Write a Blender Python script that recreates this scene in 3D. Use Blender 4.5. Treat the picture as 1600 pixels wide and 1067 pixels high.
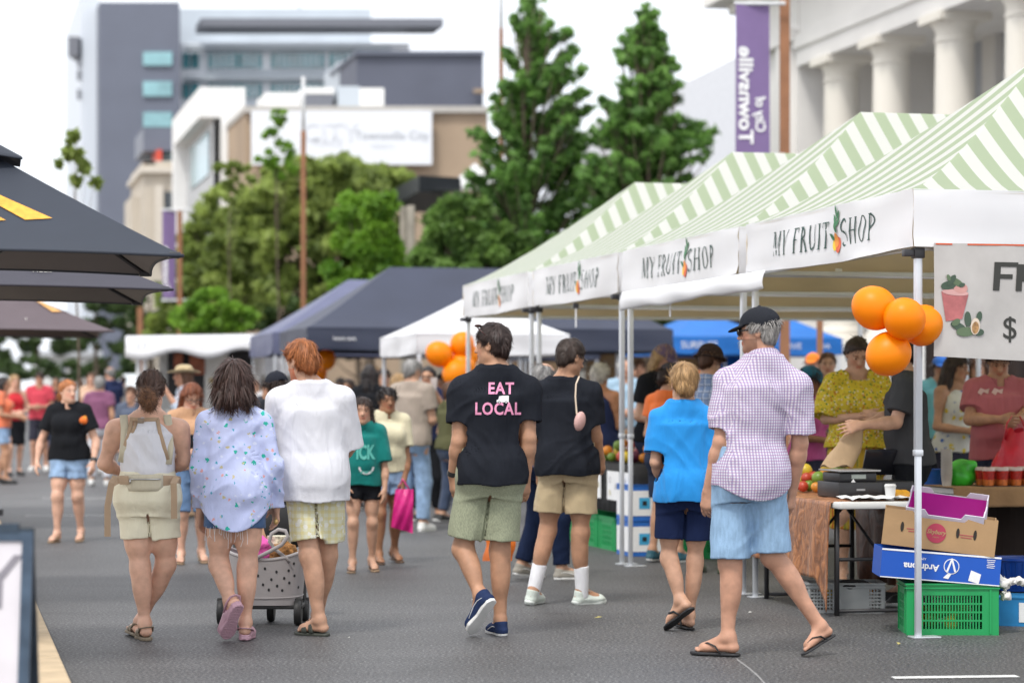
import bpy, bmesh, math, random
import numpy as np
from mathutils import Vector, Matrix
from mathutils.bvhtree import BVHTree

for o in list(bpy.data.objects):
 bpy.data.objects.remove(o)
random.seed(7)
RNG = np.random.default_rng(11)
SC = bpy.context.scene
COL = SC.collection

# ------------------------------------------------------------------ camera, sky, sun, exposure
F, CX, HY, HC = 3780.0, 800.0, 620.0, 1.4      # focal length in photo pixels, horizon row, eye height (m)
cam = bpy.data.cameras.new("camera")
cam.sensor_width = 36.0
cam.lens = F / 1600 * 36
cam.shift_y = (HY - 533.5) / 1600
cam.clip_start, cam.clip_end = 0.5, 3000
cam.dof.use_dof = True
cam.dof.focus_distance = 14.0
cam.dof.aperture_fstop = 2.0
camo = bpy.data.objects.new("camera", cam)
COL.objects.link(camo)
camo.location = (0, 0, HC)
camo.rotation_euler = (math.radians(90), 0, 0)
SC.camera = camo

SUN_EL, SUN_AZ = math.radians(58), math.radians(205)     # azimuth clockwise from +Y: behind the camera, slightly left
w = bpy.data.worlds.new("World")
SC.world = w
w.use_nodes = True
nt = w.node_tree
nt.nodes.clear()
wo = nt.nodes.new("ShaderNodeOutputWorld")
bg = nt.nodes.new("ShaderNodeBackground")
sky = nt.nodes.new("ShaderNodeTexSky")
sky.sky_type = 'NISHITA'
sky.sun_disc = False
sky.sun_elevation = SUN_EL
sky.sun_rotation = SUN_AZ
wn = nt.nodes.new("ShaderNodeTexNoise")
wn.inputs['Scale'].default_value = 2.2
wn.inputs['Detail'].default_value = 5
wr = nt.nodes.new("ShaderNodeValToRGB")
wr.color_ramp.elements[0].position, wr.color_ramp.elements[0].color = 0.3, (9.2, 9.7, 10.6, 1)
wr.color_ramp.elements[1].position, wr.color_ramp.elements[1].color = 0.65, (12.4, 12.5, 12.8, 1)
wm = nt.nodes.new("ShaderNodeMix")
wm.data_type = 'RGBA'
wm.inputs['Factor'].default_value = 0.93
nt.links.new(wn.outputs['Fac'], wr.inputs['Fac'])
nt.links.new(sky.outputs[0], wm.inputs['A'])
nt.links.new(wr.outputs['Color'], wm.inputs['B'])
nt.links.new(wm.outputs['Result'], bg.inputs['Color'])
bg.inputs['Strength'].default_value = 0.1
nt.links.new(bg.outputs[0], wo.inputs['Surface'])

sl = bpy.data.lights.new("sun", 'SUN')
sl.energy = 1.9
sl.angle = math.radians(12)
sl.color = (1.0, 0.96, 0.9)
so = bpy.data.objects.new("sun", sl)
COL.objects.link(so)
_dir = Vector((math.sin(SUN_AZ) * math.cos(SUN_EL), math.cos(SUN_AZ) * math.cos(SUN_EL), math.sin(SUN_EL)))
so.rotation_euler = (-_dir).to_track_quat('-Z', 'Y').to_euler()
so.location = (0, 0, 60)
SC.view_settings.view_transform = 'Standard'
SC.view_settings.look = 'None'
SC.view_settings.exposure = 0.45
SC.view_settings.gamma = 1.0
SC.cycles.max_bounces = 7
SC.cycles.transparent_max_bounces = 12

# ------------------------------------------------------------------ small helpers
SV = np.array((-0.228, 0.9737, 0.0))       # along the street, away
NV = np.array((0.9737, 0.228, 0.0))        # across the street, to the right
UP = np.array((0.0, 0.0, 1.0))

def W(px, py, d):
 return np.array(((px - CX) / F * d, d, HC + (HY - py) / F * d))

def G(px, d, z=0.0):
 return np.array(((px - CX) / F * d, d, z))

def nrm(v):
 v = np.asarray(v, float)
 return v / (np.linalg.norm(v) + 1e-9)

def srgb(r, g=None, b=None):
 if g is None:
  h = r.lstrip('#')
  r, g, b = (int(h[i:i + 2], 16) for i in (0, 2, 4))
 f = lambda c: c / 12.92 if c <= 0.04045 else ((c + 0.055) / 1.055) ** 2.4
 return (f(r / 255), f(g / 255), f(b / 255))

def tag(o, label=None, cat=None, group=None, kind=None):
 if label: o['label'] = label
 if cat: o['category'] = cat
 if group: o['group'] = group
 if kind: o['kind'] = kind
 return o

def empty(name, loc, label=None, cat=None, group=None, rz=0.0):
 o = bpy.data.objects.new(name, None)
 COL.objects.link(o)
 o.location = loc
 o.rotation_euler = (0, 0, rz)
 return tag(o, label, cat, group)

def dup_tree(o, parent=None):
 c = o.copy()
 COL.objects.link(c)
 if parent is not None:
  c.parent = parent
 for ch in list(o.children):
  dup_tree(ch, c)
 return c

def mk(name, V, Fc, mats, parent=None, smooth=False, mi=None, uv=None, col=None, origin=None):
 """one mesh object from vertices and faces; with a parent the vertices are in the parent's space"""
 V = np.asarray(V, float)
 if parent is None and origin is None and len(V):
  lo, hi = V.min(0), V.max(0)
  origin = np.array(((lo[0] + hi[0]) / 2, (lo[1] + hi[1]) / 2, lo[2]))
 if origin is not None:
  V = V - np.asarray(origin)
 me = bpy.data.meshes.new(name)
 if isinstance(Fc, np.ndarray) and Fc.ndim == 2:
  n, k = Fc.shape
  me.vertices.add(len(V)); me.vertices.foreach_set("co", V.astype(np.float32).ravel())
  me.loops.add(n * k); me.loops.foreach_set("vertex_index", Fc.astype(np.int32).ravel())
  me.polygons.add(n)
  me.polygons.foreach_set("loop_start", (np.arange(n) * k).astype(np.int32))
  me.polygons.foreach_set("loop_total", np.full(n, k, np.int32))
  me.update(calc_edges=True)
  me.validate()
 else:
  me.from_pydata([tuple(v) for v in V], [], [tuple(int(i) for i in f) for f in Fc])
 if not isinstance(mats, (list, tuple)):
  mats = [mats]
 for m in mats:
  me.materials.append(m)
 if mi is not None:
  me.polygons.foreach_set("material_index", np.asarray(mi, np.int32))
 if smooth is True:
  me.polygons.foreach_set("use_smooth", np.ones(len(me.polygons), bool))
 if uv is not None:
  ul = me.uv_layers.new(name="UVMap")
  uv = np.asarray(uv, np.float32)
  if len(uv) == len(me.vertices) and len(uv) != len(me.loops):
   li = np.zeros(len(me.loops), np.int32); me.loops.foreach_get("vertex_index", li)
   uv = uv[li]
  ul.data.foreach_set("uv", uv.ravel())
 if col is not None:
  ca = me.color_attributes.new("tint", 'FLOAT_COLOR', 'POINT')
  c4 = np.ones((len(me.vertices), 4), np.float32); c4[:, :3] = col
  ca.data.foreach_set("color", c4.ravel())
 o = bpy.data.objects.new(name, me)
 COL.objects.link(o)
 if parent is not None:
  o.parent = parent
 if origin is not None and parent is None:
  o.location = tuple(origin)
 if smooth not in (True, False):
  me.polygons.foreach_set("use_smooth", np.ones(len(me.polygons), bool))
  try:
   me.set_sharp_from_angle(angle=math.radians(smooth))
  except Exception:
   pass
 return o

class MB:
 """collects boxes, prisms, tubes and loose polygons into one mesh"""
 def __init__(s):
  s.v, s.f, s.m = [], [], []
 def add(s, V, Fc, m=0):
  b = len(s.v)
  s.v.extend(np.asarray(v, float) for v in V)
  for f in Fc:
   s.f.append([b + i for i in f]); s.m.append(m)
  return s
 def box(s, c, size, ax=None, m=0, taper=1.0, bev=0.0):
  c = np.asarray(c, float); h = np.asarray(size, float) / 2
  A = np.eye(3) if ax is None else np.asarray(ax, float)
  if bev > 0:
   bm = bmesh.new()
   bmesh.ops.create_cube(bm, size=1)
   for v in bm.verts: v.co = Vector((v.co.x * size[0], v.co.y * size[1], v.co.z * size[2]))
   bmesh.ops.bevel(bm, geom=bm.edges[:], offset=bev, segments=2, affect='EDGES', profile=0.5)
   bm.verts.index_update()
   V = [c + A.T @ np.array(v.co) for v in bm.verts]
   Fc = [[v.index for v in f.verts] for f in bm.faces]
   bm.free()
   return s.add(V, Fc, m)
  V = []
  for z in (-1, 1):
   t = taper if z > 0 else 1.0
   for x, y in ((-1, -1), (1, -1), (1, 1), (-1, 1)):
    V.append(c + A.T @ (np.array((x * t, y * t, z)) * h))
  return s.add(V, [(3, 2, 1, 0), (4, 5, 6, 7), (0, 1, 5, 4), (1, 2, 6, 5), (2, 3, 7, 6), (3, 0, 4, 7)], m)
 def tube(s, pts, r, n=10, m=0, caps=True, closed=False, flat=1.0, flat_ax=None):
  pts = [np.asarray(p, float) for p in pts]
  rs = r if isinstance(r, (list, tuple, np.ndarray)) else [r] * len(pts)
  N = len(pts); V = []; prev = None
  for i, p in enumerate(pts):
   if closed: t = pts[(i + 1) % N] - pts[i - 1]
   else: t = pts[min(i + 1, N - 1)] - pts[max(i - 1, 0)]
   t = nrm(t)
   if prev is None:
    a = np.array((0, 0, 1.0)) if abs(t[2]) < 0.9 else np.array((1.0, 0, 0))
    if flat_ax is not None: a = np.asarray(flat_ax, float)
   else: a = prev
   a = nrm(a - t * np.dot(a, t)); b = np.cross(t, a); prev = a
   for k in range(n):
    q = 2 * math.pi * k / n
    V.append(p + rs[i] * (flat * math.cos(q) * a + math.sin(q) * b))
  Fc = []
  for i in range(N if closed else N - 1):
   j = (i + 1) % N
   for k in range(n):
    l = (k + 1) % n
    Fc.append((i * n + k, i * n + l, j * n + l, j * n + k))
  if caps and not closed:
   Fc.append(list(range(n - 1, -1, -1))); Fc.append([(N - 1) * n + k for k in range(n)])
  return s.add(V, Fc, m)
 def lathe(s, c, prof, n=20, m=0, ax=None):
  """profile of (radius, height) turned about the vertical through c"""
  c = np.asarray(c, float); V = []
  A = np.eye(3) if ax is None else np.asarray(ax, float)
  for r, z in prof:
   for k in range(n):
    q = 2 * math.pi * k / n
    V.append(c + A.T @ np.array((r * math.cos(q), r * math.sin(q), z)))
  Fc = []
  for i in range(len(prof) - 1):
   for k in range(n):
    l = (k + 1) % n
    Fc.append((i * n + k, i * n + l, (i + 1) * n + l, (i + 1) * n + k))
  if prof[0][0] > 1e-6: Fc.append(list(range(n - 1, -1, -1)))
  if prof[-1][0] > 1e-6: Fc.append([(len(prof) - 1) * n + k for k in range(n)])
  return s.add(V, Fc, m)
 def grid(s, fn, nu, nv, m=0, wrap=False):
  V = [fn(i / nu, j / nv) for j in range(nv + 1) for i in range(nu + 1)]
  Fc = [(j * (nu + 1) + i, j * (nu + 1) + i + 1, (j + 1) * (nu + 1) + i + 1, (j + 1) * (nu + 1) + i)
              for j in range(nv) for i in range(nu)]
  return s.add(V, Fc, m)
 def ball(s, c, r, n=16, m=0, ax=None):
  r = np.asarray(r, float) * np.ones(3); A = np.eye(3) if ax is None else np.asarray(ax, float)
  c = np.asarray(c, float); V = []; h = n // 2
  for j in range(h + 1):
   p = math.pi * j / h
   for k in range(n):
    q = 2 * math.pi * k / n
    V.append(c + A.T @ (r * np.array((math.sin(p) * math.cos(q), math.sin(p) * math.sin(q), math.cos(p)))))
  Fc = [(j * n + k, (j + 1) * n + k, (j + 1) * n + (k + 1) % n, j * n + (k + 1) % n) for j in range(h) for k in range(n)]
  return s.add(V, Fc, m)
 def build(s, name, mats, parent=None, smooth=False, **kw):
  V = np.array(s.v) if s.v else np.zeros((0, 3))
  if parent is not None and 'world' in kw:
   kw.pop('world')
   V = V - np.array(parent.matrix_world.translation if parent.parent else parent.location)
  return mk(name, V, s.f, mats, parent, smooth, mi=s.m, **kw)

def axes_street():
 return np.array((NV, SV, UP))

# ------------------------------------------------------------------ materials
MATS = {}
def nodes_of(m):
 return m.node_tree.nodes, m.node_tree.links

def new_mat(name):
 m = bpy.data.materials.new(name)
 m.use_nodes = True
 return m

def folds(N, L, tc, bp, fold):
 """fine slanting creases under the weave"""
 prev = None
 for ang, sc in ((.6, 9.0), (-.7, 11.0)):
  m1 = N.new("ShaderNodeMapping"); m1.inputs['Rotation'].default_value = (0, ang, 0); m1.inputs['Scale'].default_value = (1, 1, .28)
  L.new(tc.outputs['Object'], m1.inputs['Vector'])
  n = N.new("ShaderNodeTexNoise"); n.inputs['Scale'].default_value = sc; n.inputs['Detail'].default_value = 2.5; n.inputs['Distortion'].default_value = .8
  L.new(m1.outputs[0], n.inputs['Vector'])
  q = N.new("ShaderNodeMapRange"); q.inputs['From Min'].default_value = .35; q.inputs['From Max'].default_value = .62; L.new(n.outputs['Fac'], q.inputs['Value'])
  b2 = N.new("ShaderNodeBump"); b2.inputs['Strength'].default_value = fold; b2.inputs['Distance'].default_value = .012; L.new(q.outputs[0], b2.inputs['Height'])
  if prev: L.new(prev, b2.inputs['Normal'])
  prev = b2.outputs[0]
 L.new(prev, bp.inputs['Normal'])

def mat(name, col, rough=0.6, var=0.12, scale=8.0, bump=0.0, bscale=60.0, metal=0.0, spec=0.5, trans=0.0, coat=0.0,
  stretch=(1, 1, 1), attr=False, sheen=0.0, sss=0.0, emit=None, detail=4, fold=0.0):
 key = (name, tuple(col), rough, var, scale, bump, bscale, metal, spec, trans, coat, stretch, attr, sheen, sss, fold)
 if key in MATS: return MATS[key]
 m = new_mat(name)
 N, L = nodes_of(m)
 b = N["Principled BSDF"]
 b.inputs['Roughness'].default_value = rough
 b.inputs['Metallic'].default_value = metal
 b.inputs['Specular IOR Level'].default_value = spec
 if coat: b.inputs['Coat Weight'].default_value = coat
 if sheen: b.inputs['Sheen Weight'].default_value = sheen
 if sss:
  b.inputs['Subsurface Weight'].default_value = sss
  b.inputs['Subsurface Radius'].default_value = (0.012, 0.005, 0.003)
  b.inputs['Subsurface Scale'].default_value = 0.6
 tc = N.new("ShaderNodeTexCoord")
 mp = N.new("ShaderNodeMapping"); mp.inputs['Scale'].default_value = stretch
 L.new(tc.outputs['Object'], mp.inputs['Vector'])
 nz = N.new("ShaderNodeTexNoise"); nz.inputs['Scale'].default_value = scale; nz.inputs['Detail'].default_value = detail
 L.new(mp.outputs[0], nz.inputs['Vector'])
 hv = N.new("ShaderNodeMix"); hv.data_type = 'RGBA'
 c = np.array(col)
 hv.inputs['A'].default_value = (*np.clip(c * (1 - var), 0, 1), 1)
 hv.inputs['B'].default_value = (*np.clip(c * (1 + var), 0, 1), 1)
 mr = N.new("ShaderNodeMapRange"); mr.inputs['From Min'].default_value = 0.3; mr.inputs['From Max'].default_value = 0.7
 L.new(nz.outputs['Fac'], mr.inputs['Value']); L.new(mr.outputs[0], hv.inputs['Factor'])
 out = hv.outputs['Result']
 if attr:
  at = N.new("ShaderNodeAttribute"); at.attribute_name = "tint"
  mu = N.new("ShaderNodeMix"); mu.data_type = 'RGBA'; mu.blend_type = 'MULTIPLY'; mu.inputs['Factor'].default_value = 1
  L.new(out, mu.inputs['A']); L.new(at.outputs['Color'], mu.inputs['B']); out = mu.outputs['Result']
 L.new(out, b.inputs['Base Color'])
 if bump:
  n2 = N.new("ShaderNodeTexNoise"); n2.inputs['Scale'].default_value = bscale; n2.inputs['Detail'].default_value = 3
  L.new(mp.outputs[0], n2.inputs['Vector'])
  bp = N.new("ShaderNodeBump"); bp.inputs['Strength'].default_value = bump; bp.inputs['Distance'].default_value = 0.01
  L.new(n2.outputs['Fac'], bp.inputs['Height']); L.new(bp.outputs[0], b.inputs['Normal'])
  if fold:
   folds(N, L, tc, bp, fold)
 if trans:
  tb = N.new("ShaderNodeBsdfTranslucent"); L.new(out, tb.inputs['Color'])
  mx = N.new("ShaderNodeMixShader"); mx.inputs[0].default_value = trans
  L.new(b.outputs[0], mx.inputs[1]); L.new(tb.outputs[0], mx.inputs[2])
  L.new(mx.outputs[0], N["Material Output"].inputs['Surface'])
 if emit:
  b.inputs['Emission Color'].default_value = (*emit[0], 1); b.inputs['Emission Strength'].default_value = emit[1]
 MATS[key] = m
 return m

def glass_mat(name, col, rough=0.08):
 m = mat(name, col, rough=rough, var=0.25, scale=0.6, spec=0.8)
 return m

def cloth(name, col, rough=0.85, var=0.07, scale=5.0, bump=0.35, bscale=320.0, sheen=0.15, spec=0.2):
 dk = max(col) < .12
 return mat(name, col, rough=rough, var=var, scale=scale, bump=bump, bscale=bscale, sheen=0.0 if dk else sheen, spec=.08 if dk else spec, fold=.34)

def pattern(name, base, spots=(), gingham=None, plaid=None, stripes=None, rough=0.85, bump=0.35, bscale=320):
 """cloth with a printed pattern laid out in its UV map (metres)"""
 m = new_mat(name); N, L = nodes_of(m); b = N["Principled BSDF"]
 b.inputs['Roughness'].default_value = rough; b.inputs['Specular IOR Level'].default_value = 0.2
 uv = N.new("ShaderNodeUVMap"); uv.uv_map = "UVMap"
 cur = N.new("ShaderNodeRGB"); cur.outputs[0].default_value = (*base, 1); out = cur.outputs[0]
 def mixc(fac, colr, o, blend='MIX'):
  mx = N.new("ShaderNodeMix"); mx.data_type = 'RGBA'; mx.blend_type = blend
  if isinstance(fac, float): mx.inputs['Factor'].default_value = fac
  else: L.new(fac, mx.inputs['Factor'])
  L.new(o, mx.inputs['A'])
  if isinstance(colr, tuple): mx.inputs['B'].default_value = (*colr[:3], 1)
  else: L.new(colr, mx.inputs['B'])
  return mx.outputs['Result']
 def math_(op, a, bb=None):
  q = N.new("ShaderNodeMath"); q.operation = op
  for i, v in enumerate((a, bb)):
   if v is None: continue
   if isinstance(v, (int, float)): q.inputs[i].default_value = v
   else: L.new(v, q.inputs[i])
  return q.outputs[0]
 sp = N.new("ShaderNodeSeparateXYZ"); L.new(uv.outputs[0], sp.inputs[0])
 for (cols, ax, period, duty, fac) in (gingham or []) + (plaid or []):
  v = math_('FRACT', math_('DIVIDE', sp.outputs[ax], period))
  st = math_('MULTIPLY', math_('LESS_THAN', v, duty), fac)
  out = mixc(st, cols, out)
 for k, (colr, size, scale, thr) in enumerate(spots):
  mp = N.new("ShaderNodeMapping"); mp.inputs['Location'].default_value = (k * 3.17, k * 1.73, 0)
  mp.inputs['Rotation'].default_value = (0, 0, k * 0.7)
  L.new(uv.outputs[0], mp.inputs['Vector'])
  vo = N.new("ShaderNodeTexVoronoi"); vo.inputs['Scale'].default_value = scale
  L.new(mp.outputs[0], vo.inputs['Vector'])
  nz = N.new("ShaderNodeTexNoise"); nz.inputs['Scale'].default_value = scale * 4.5
  L.new(mp.outputs[0], nz.inputs['Vector'])
  dd = math_('ADD', vo.outputs['Distance'], math_('MULTIPLY', math_('SUBTRACT', nz.outputs['Fac'], 0.5), 0.55))
  a = math_('LESS_THAN', dd, size)
  sc = N.new("ShaderNodeSeparateColor"); L.new(vo.outputs['Color'], sc.inputs[0])
  keep = math_('LESS_THAN', sc.outputs[0], thr)
  out = mixc(math_('MULTIPLY', a, keep), colr, out)
 nz = N.new("ShaderNodeTexNoise"); nz.inputs['Scale'].default_value = bscale
 tc = N.new("ShaderNodeTexCoord"); L.new(tc.outputs['Object'], nz.inputs['Vector'])
 bp = N.new("ShaderNodeBump"); bp.inputs['Strength'].default_value = bump; bp.inputs['Distance'].default_value = 0.01
 L.new(nz.outputs['Fac'], bp.inputs['Height']); L.new(bp.outputs[0], b.inputs['Normal'])
 folds(N, L, tc, bp, .34)
 L.new(out, b.inputs['Base Color'])
 return m

# ------------------------------------------------------------------ lattice noise and distance-field grids
_LAT = RNG.random((24, 24, 24)).astype(np.float32) * 2 - 1
def vnoise(x, y, z, seed=0):
 x = np.asarray(x, np.float32) + seed * 3.7; y = np.asarray(y, np.float32) + seed * 1.9; z = np.asarray(z, np.float32) + seed * 5.3
 x, y, z = np.broadcast_arrays(x, y, z)
 xi, yi, zi = np.floor(x).astype(np.int32), np.floor(y).astype(np.int32), np.floor(z).astype(np.int32)
 fx, fy, fz = x - xi, y - yi, z - zi
 fx, fy, fz = fx * fx * (3 - 2 * fx), fy * fy * (3 - 2 * fy), fz * fz * (3 - 2 * fz)
 r = 0
 for a in (0, 1):
  for b in (0, 1):
   for c in (0, 1):
    wgt = (fx if a else 1 - fx) * (fy if b else 1 - fy) * (fz if c else 1 - fz)
    r = r + wgt * _LAT[(xi + a) % 24, (yi + b) % 24, (zi + c) % 24]
 return r

class Grid:
 def __init__(s, lo, hi, v):
  s.lo = np.asarray(lo, float); s.v = v
  n = np.ceil((np.asarray(hi) - s.lo) / v).astype(int) + 2
  s.n = n
  s.ax = [(s.lo[i] + v * np.arange(n[i])).astype(np.float32) for i in range(3)]
  s.D = np.full(n, 0.25, np.float32)
 def region(s, lo, hi):
  sl = []
  for i in range(3):
   a = int(max(0, math.floor((lo[i] - s.lo[i]) / s.v))); b = int(min(s.n[i], math.ceil((hi[i] - s.lo[i]) / s.v) + 1))
   if b <= a: return None
   sl.append(slice(a, b))
  return tuple(sl), s.ax[0][sl[0]][:, None, None], s.ax[1][sl[1]][None, :, None], s.ax[2][sl[2]][None, None, :]
 def full(s):
  return s.ax[0][:, None, None], s.ax[1][None, :, None], s.ax[2][None, None, :]
 def put(s, sl, d, k, op='u'):
  A = s.D[sl]
  if op == 'u':
   if k > 0:
    h = np.maximum(k - np.abs(A - d), 0) / k
    s.D[sl] = np.minimum(A, d) - h * h * (k / 4)
   else: s.D[sl] = np.minimum(A, d)
  elif op == 's':
   d = -d
   if k > 0:
    h = np.maximum(k - np.abs(A - d), 0) / k
    s.D[sl] = np.maximum(A, d) + h * h * (k / 4)
   else: s.D[sl] = np.maximum(A, d)
 def cone(s, a, b, ra, rb, k=0.02, sq=None, op='u', cut=None):
  a = np.asarray(a, float); b = np.asarray(b, float); m = max(ra, rb) + k + 2 * s.v
  rg = s.region(np.minimum(a, b) - m, np.maximum(a, b) + m)
  if rg is None: return
  sl, X, Y, Z = rg
  ab = b - a; L2 = float(ab @ ab) + 1e-12
  x, y, z = X - a[0], Y - a[1], Z - a[2]
  t = np.clip((x * ab[0] + y * ab[1] + z * ab[2]) / L2, 0, 1)
  dx, dy, dz = x - t * ab[0], y - t * ab[1], z - t * ab[2]
  f = 1.0
  if sq is not None:
   n, f = np.asarray(sq[0], float), sq[1]
   q = (dx * n[0] + dy * n[1] + dz * n[2]) * (1 / f - 1)
   dx, dy, dz = dx + q * n[0], dy + q * n[1], dz + q * n[2]
  d = np.sqrt(dx * dx + dy * dy + dz * dz) - (ra + (rb - ra) * t)
  if f < 1: d = d * (0.5 + 0.5 * f)
  if cut is not None:
   for (c, n) in cut:
    d = np.maximum(d, (X - c[0]) * n[0] + (Y - c[1]) * n[1] + (Z - c[2]) * n[2])
  s.put(sl, d.astype(np.float32), k, op)
 def ell(s, c, r, ax=None, k=0.02, op='u', cut=None):
  c = np.asarray(c, float); A = np.eye(3) if ax is None else np.asarray(ax, float)
  r = np.asarray(r, float); m = r.max() + k + 2 * s.v
  rg = s.region(c - m, c + m)
  if rg is None: return
  sl, X, Y, Z = rg
  x, y, z = X - c[0], Y - c[1], Z - c[2]
  q = [(x * A[i, 0] + y * A[i, 1] + z * A[i, 2]) for i in range(3)]
  k0 = np.sqrt(sum((q[i] / r[i]) ** 2 for i in range(3)))
  k1 = np.sqrt(sum((q[i] / r[i] ** 2) ** 2 for i in range(3))) + 1e-6
  d = k0 * (k0 - 1) / k1
  if cut is not None:
   for (cc, n) in cut:
    d = np.maximum(d, (X - cc[0]) * n[0] + (Y - cc[1]) * n[1] + (Z - cc[2]) * n[2])
  s.put(sl, d.astype(np.float32), k, op)
 def loft(s, secs, k=0.02, p=2.2, grow=0.0, op='u', cut_lo=None, cut_hi=None):
  """stack of (z, cx, cy, half width, half depth, yaw) sections, smoothly interpolated"""
  S = np.array(sorted(secs, key=lambda q: q[0]), float)
  t = np.linspace(S[0, 0], S[-1, 0], 60)
  I = np.stack([smooth_interp(t, S[:, 0], S[:, i]) for i in range(1, 6)], 1)
  m = I[:, 2:4].max() + k + 0.03 + grow
  lo = np.array((I[:, 0].min() - m, I[:, 1].min() - m, S[0, 0] - 0.06)); hi = np.array((I[:, 0].max() + m, I[:, 1].max() + m, S[-1, 0] + 0.06))
  rg = s.region(lo, hi)
  if rg is None: return
  sl, X, Y, Z = rg
  z = Z.ravel()
  g = lambda i: np.interp(z, t, I[:, i]).astype(np.float32)[None, None, :]
  cx, cy, a, b, yw = g(0), g(1), g(2) + grow, g(3) + grow, g(4)
  cs, sn = np.cos(yw), np.sin(yw)
  u = (X - cx) * cs - (Y - cy) * sn          # to the right of a body facing (sin yaw, cos yaw)
  f = (X - cx) * sn + (Y - cy) * cs
  q = (np.abs(u / a) ** p + np.abs(f / b) ** p) ** (1 / p)
  d = (q - 1) * np.minimum(a, b) * 0.95
  d = np.maximum(d, np.maximum(Z - (S[-1, 0] if cut_hi is None else cut_hi), (S[0, 0] if cut_lo is None else cut_lo) - Z))
  s.put(sl, d.astype(np.float32), k, op)
 def mesh(s, smooth=1):
  D = s.D; S = D < 0
  nx, ny, nz = D.shape
  c = [S[i:nx - 1 + i, j:ny - 1 + j, k:nz - 1 + k] for i in (0, 1) for j in (0, 1) for k in (0, 1)]
  an = c[0].copy(); al = c[0].copy()
  for q in c[1:]:
   an |= q; al &= q
  act = np.argwhere(an & ~al)
  if len(act) == 0: return np.zeros((0, 3)), np.zeros((0, 4), int)
  ids = np.full((nx - 1, ny - 1, nz - 1), -1, np.int32)
  ids[act[:, 0], act[:, 1], act[:, 2]] = np.arange(len(act))
  off = [(i, j, k) for i in (0, 1) for j in (0, 1) for k in (0, 1)]
  dv = [D[act[:, 0] + o[0], act[:, 1] + o[1], act[:, 2] + o[2]] for o in off]
  acc = np.zeros((len(act), 3)); cnt = np.zeros(len(act))
  for p_ in range(8):
   for q_ in range(p_ + 1, 8):
    df = np.array(off[q_]) - np.array(off[p_])
    if np.abs(df).sum() != 1: continue
    A, B = dv[p_], dv[q_]
    m = (A < 0) != (B < 0)
    t = np.where(m, A / np.where(m, A - B, 1), 0)
    acc += np.where(m[:, None], np.array(off[p_]) + t[:, None] * df, 0); cnt += m
  V = s.lo + (act + acc / cnt[:, None]) * s.v
  Q = []
  for axn in range(3):
   sh = [slice(None)] * 3; sh2 = [slice(None)] * 3
   sh[axn] = slice(0, D.shape[axn] - 1); sh2[axn] = slice(1, None)
   e = np.argwhere(S[tuple(sh)] != S[tuple(sh2)])
   o1, o2 = [(1, 2), (2, 0), (0, 1)][axn]
   ok = (e[:, o1] > 0) & (e[:, o2] > 0) & (e[:, o1] < D.shape[o1] - 1) & (e[:, o2] < D.shape[o2] - 1)
   e = e[ok]
   ins = S[e[:, 0], e[:, 1], e[:, 2]]
   def cid(a, b):
    t = e.copy(); t[:, o1] -= a; t[:, o2] -= b
    return ids[t[:, 0], t[:, 1], t[:, 2]]
   q = np.stack([cid(1, 1), cid(0, 1), cid(0, 0), cid(1, 0)], 1)
   q[~ins] = q[~ins][:, ::-1]
   Q.append(q)
  Q = np.concatenate(Q)
  for _ in range(smooth):
   a = np.concatenate([Q[:, i] for i in range(4)]); b = np.concatenate([Q[:, (i + 1) % 4] for i in range(4)])
   n = np.bincount(a, minlength=len(V)) + np.bincount(b, minlength=len(V))
   M = np.stack([np.bincount(a, V[b, i], len(V)) + np.bincount(b, V[a, i], len(V)) for i in range(3)], 1)
   V = 0.5 * V + 0.5 * M / np.maximum(n, 1)[:, None]
  return V, Q

def smooth_interp(x, xp, fp):
 """monotone-ish cubic (Catmull-Rom with finite differences)"""
 xp = np.asarray(xp, float); fp = np.asarray(fp, float)
 if len(xp) < 3: return np.interp(x, xp, fp)
 d = np.diff(fp) / np.maximum(np.diff(xp), 1e-6)
 m = np.concatenate(([d[0]], np.where(d[1:] * d[:-1] > 0, 2 * d[1:] * d[:-1] / (d[1:] + d[:-1] + 1e-12), 0), [d[-1]]))
 i = np.clip(np.searchsorted(xp, x) - 1, 0, len(xp) - 2)
 h = xp[i + 1] - xp[i]; t = (x - xp[i]) / h
 return ((2 * t**3 - 3 * t**2 + 1) * fp[i] + (t**3 - 2 * t**2 + t) * h * m[i] + (-2 * t**3 + 3 * t**2) * fp[i + 1] + (t**3 - t**2) * h * m[i + 1])
# ------------------------------------------------------------------ people
def frame_yp(yaw, pitch=0.0, roll=0.0):
 """rows right, forward, up for a head or trunk facing (sin yaw, cos yaw), pitched down by pitch, tilted to its right by roll"""
 f = np.array((math.sin(yaw), math.cos(yaw), 0.0)); r = np.array((math.cos(yaw), -math.sin(yaw), 0.0)); u = UP.copy()
 f, u = f * math.cos(pitch) - u * math.sin(pitch), u * math.cos(pitch) + f * math.sin(pitch)
 r, u = r * math.cos(roll) - u * math.sin(roll), u * math.cos(roll) + r * math.sin(roll)
 return np.array((r, f, u))

def skin_mat(col):
 return mat("skin", col, rough=0.5, var=0.15, scale=17, bump=0.12, bscale=420, attr=True, spec=0.4, sss=0.06)

class Person:
 pass

def foot_frame(heel, toe, knee):
 Fv = nrm(toe - heel)
 sh = nrm(knee - heel)
 U = nrm(sh - Fv * np.dot(sh, Fv))
 R = np.cross(Fv, U)
 return np.array((R, Fv, U))

def shoe_part(P, name, fn, voxel, m, smooth=1, attr=None):
 """grid over a foot, filled by fn, made into a child mesh"""
 lo, hi, fill = fn
 g = Grid(lo, hi, voxel)
 fill(g)
 V, Q = g.mesh(smooth)
 if len(V) == 0: return None
 return mk(name, V - P.root, Q, m, P.obj, smooth=True)

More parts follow.
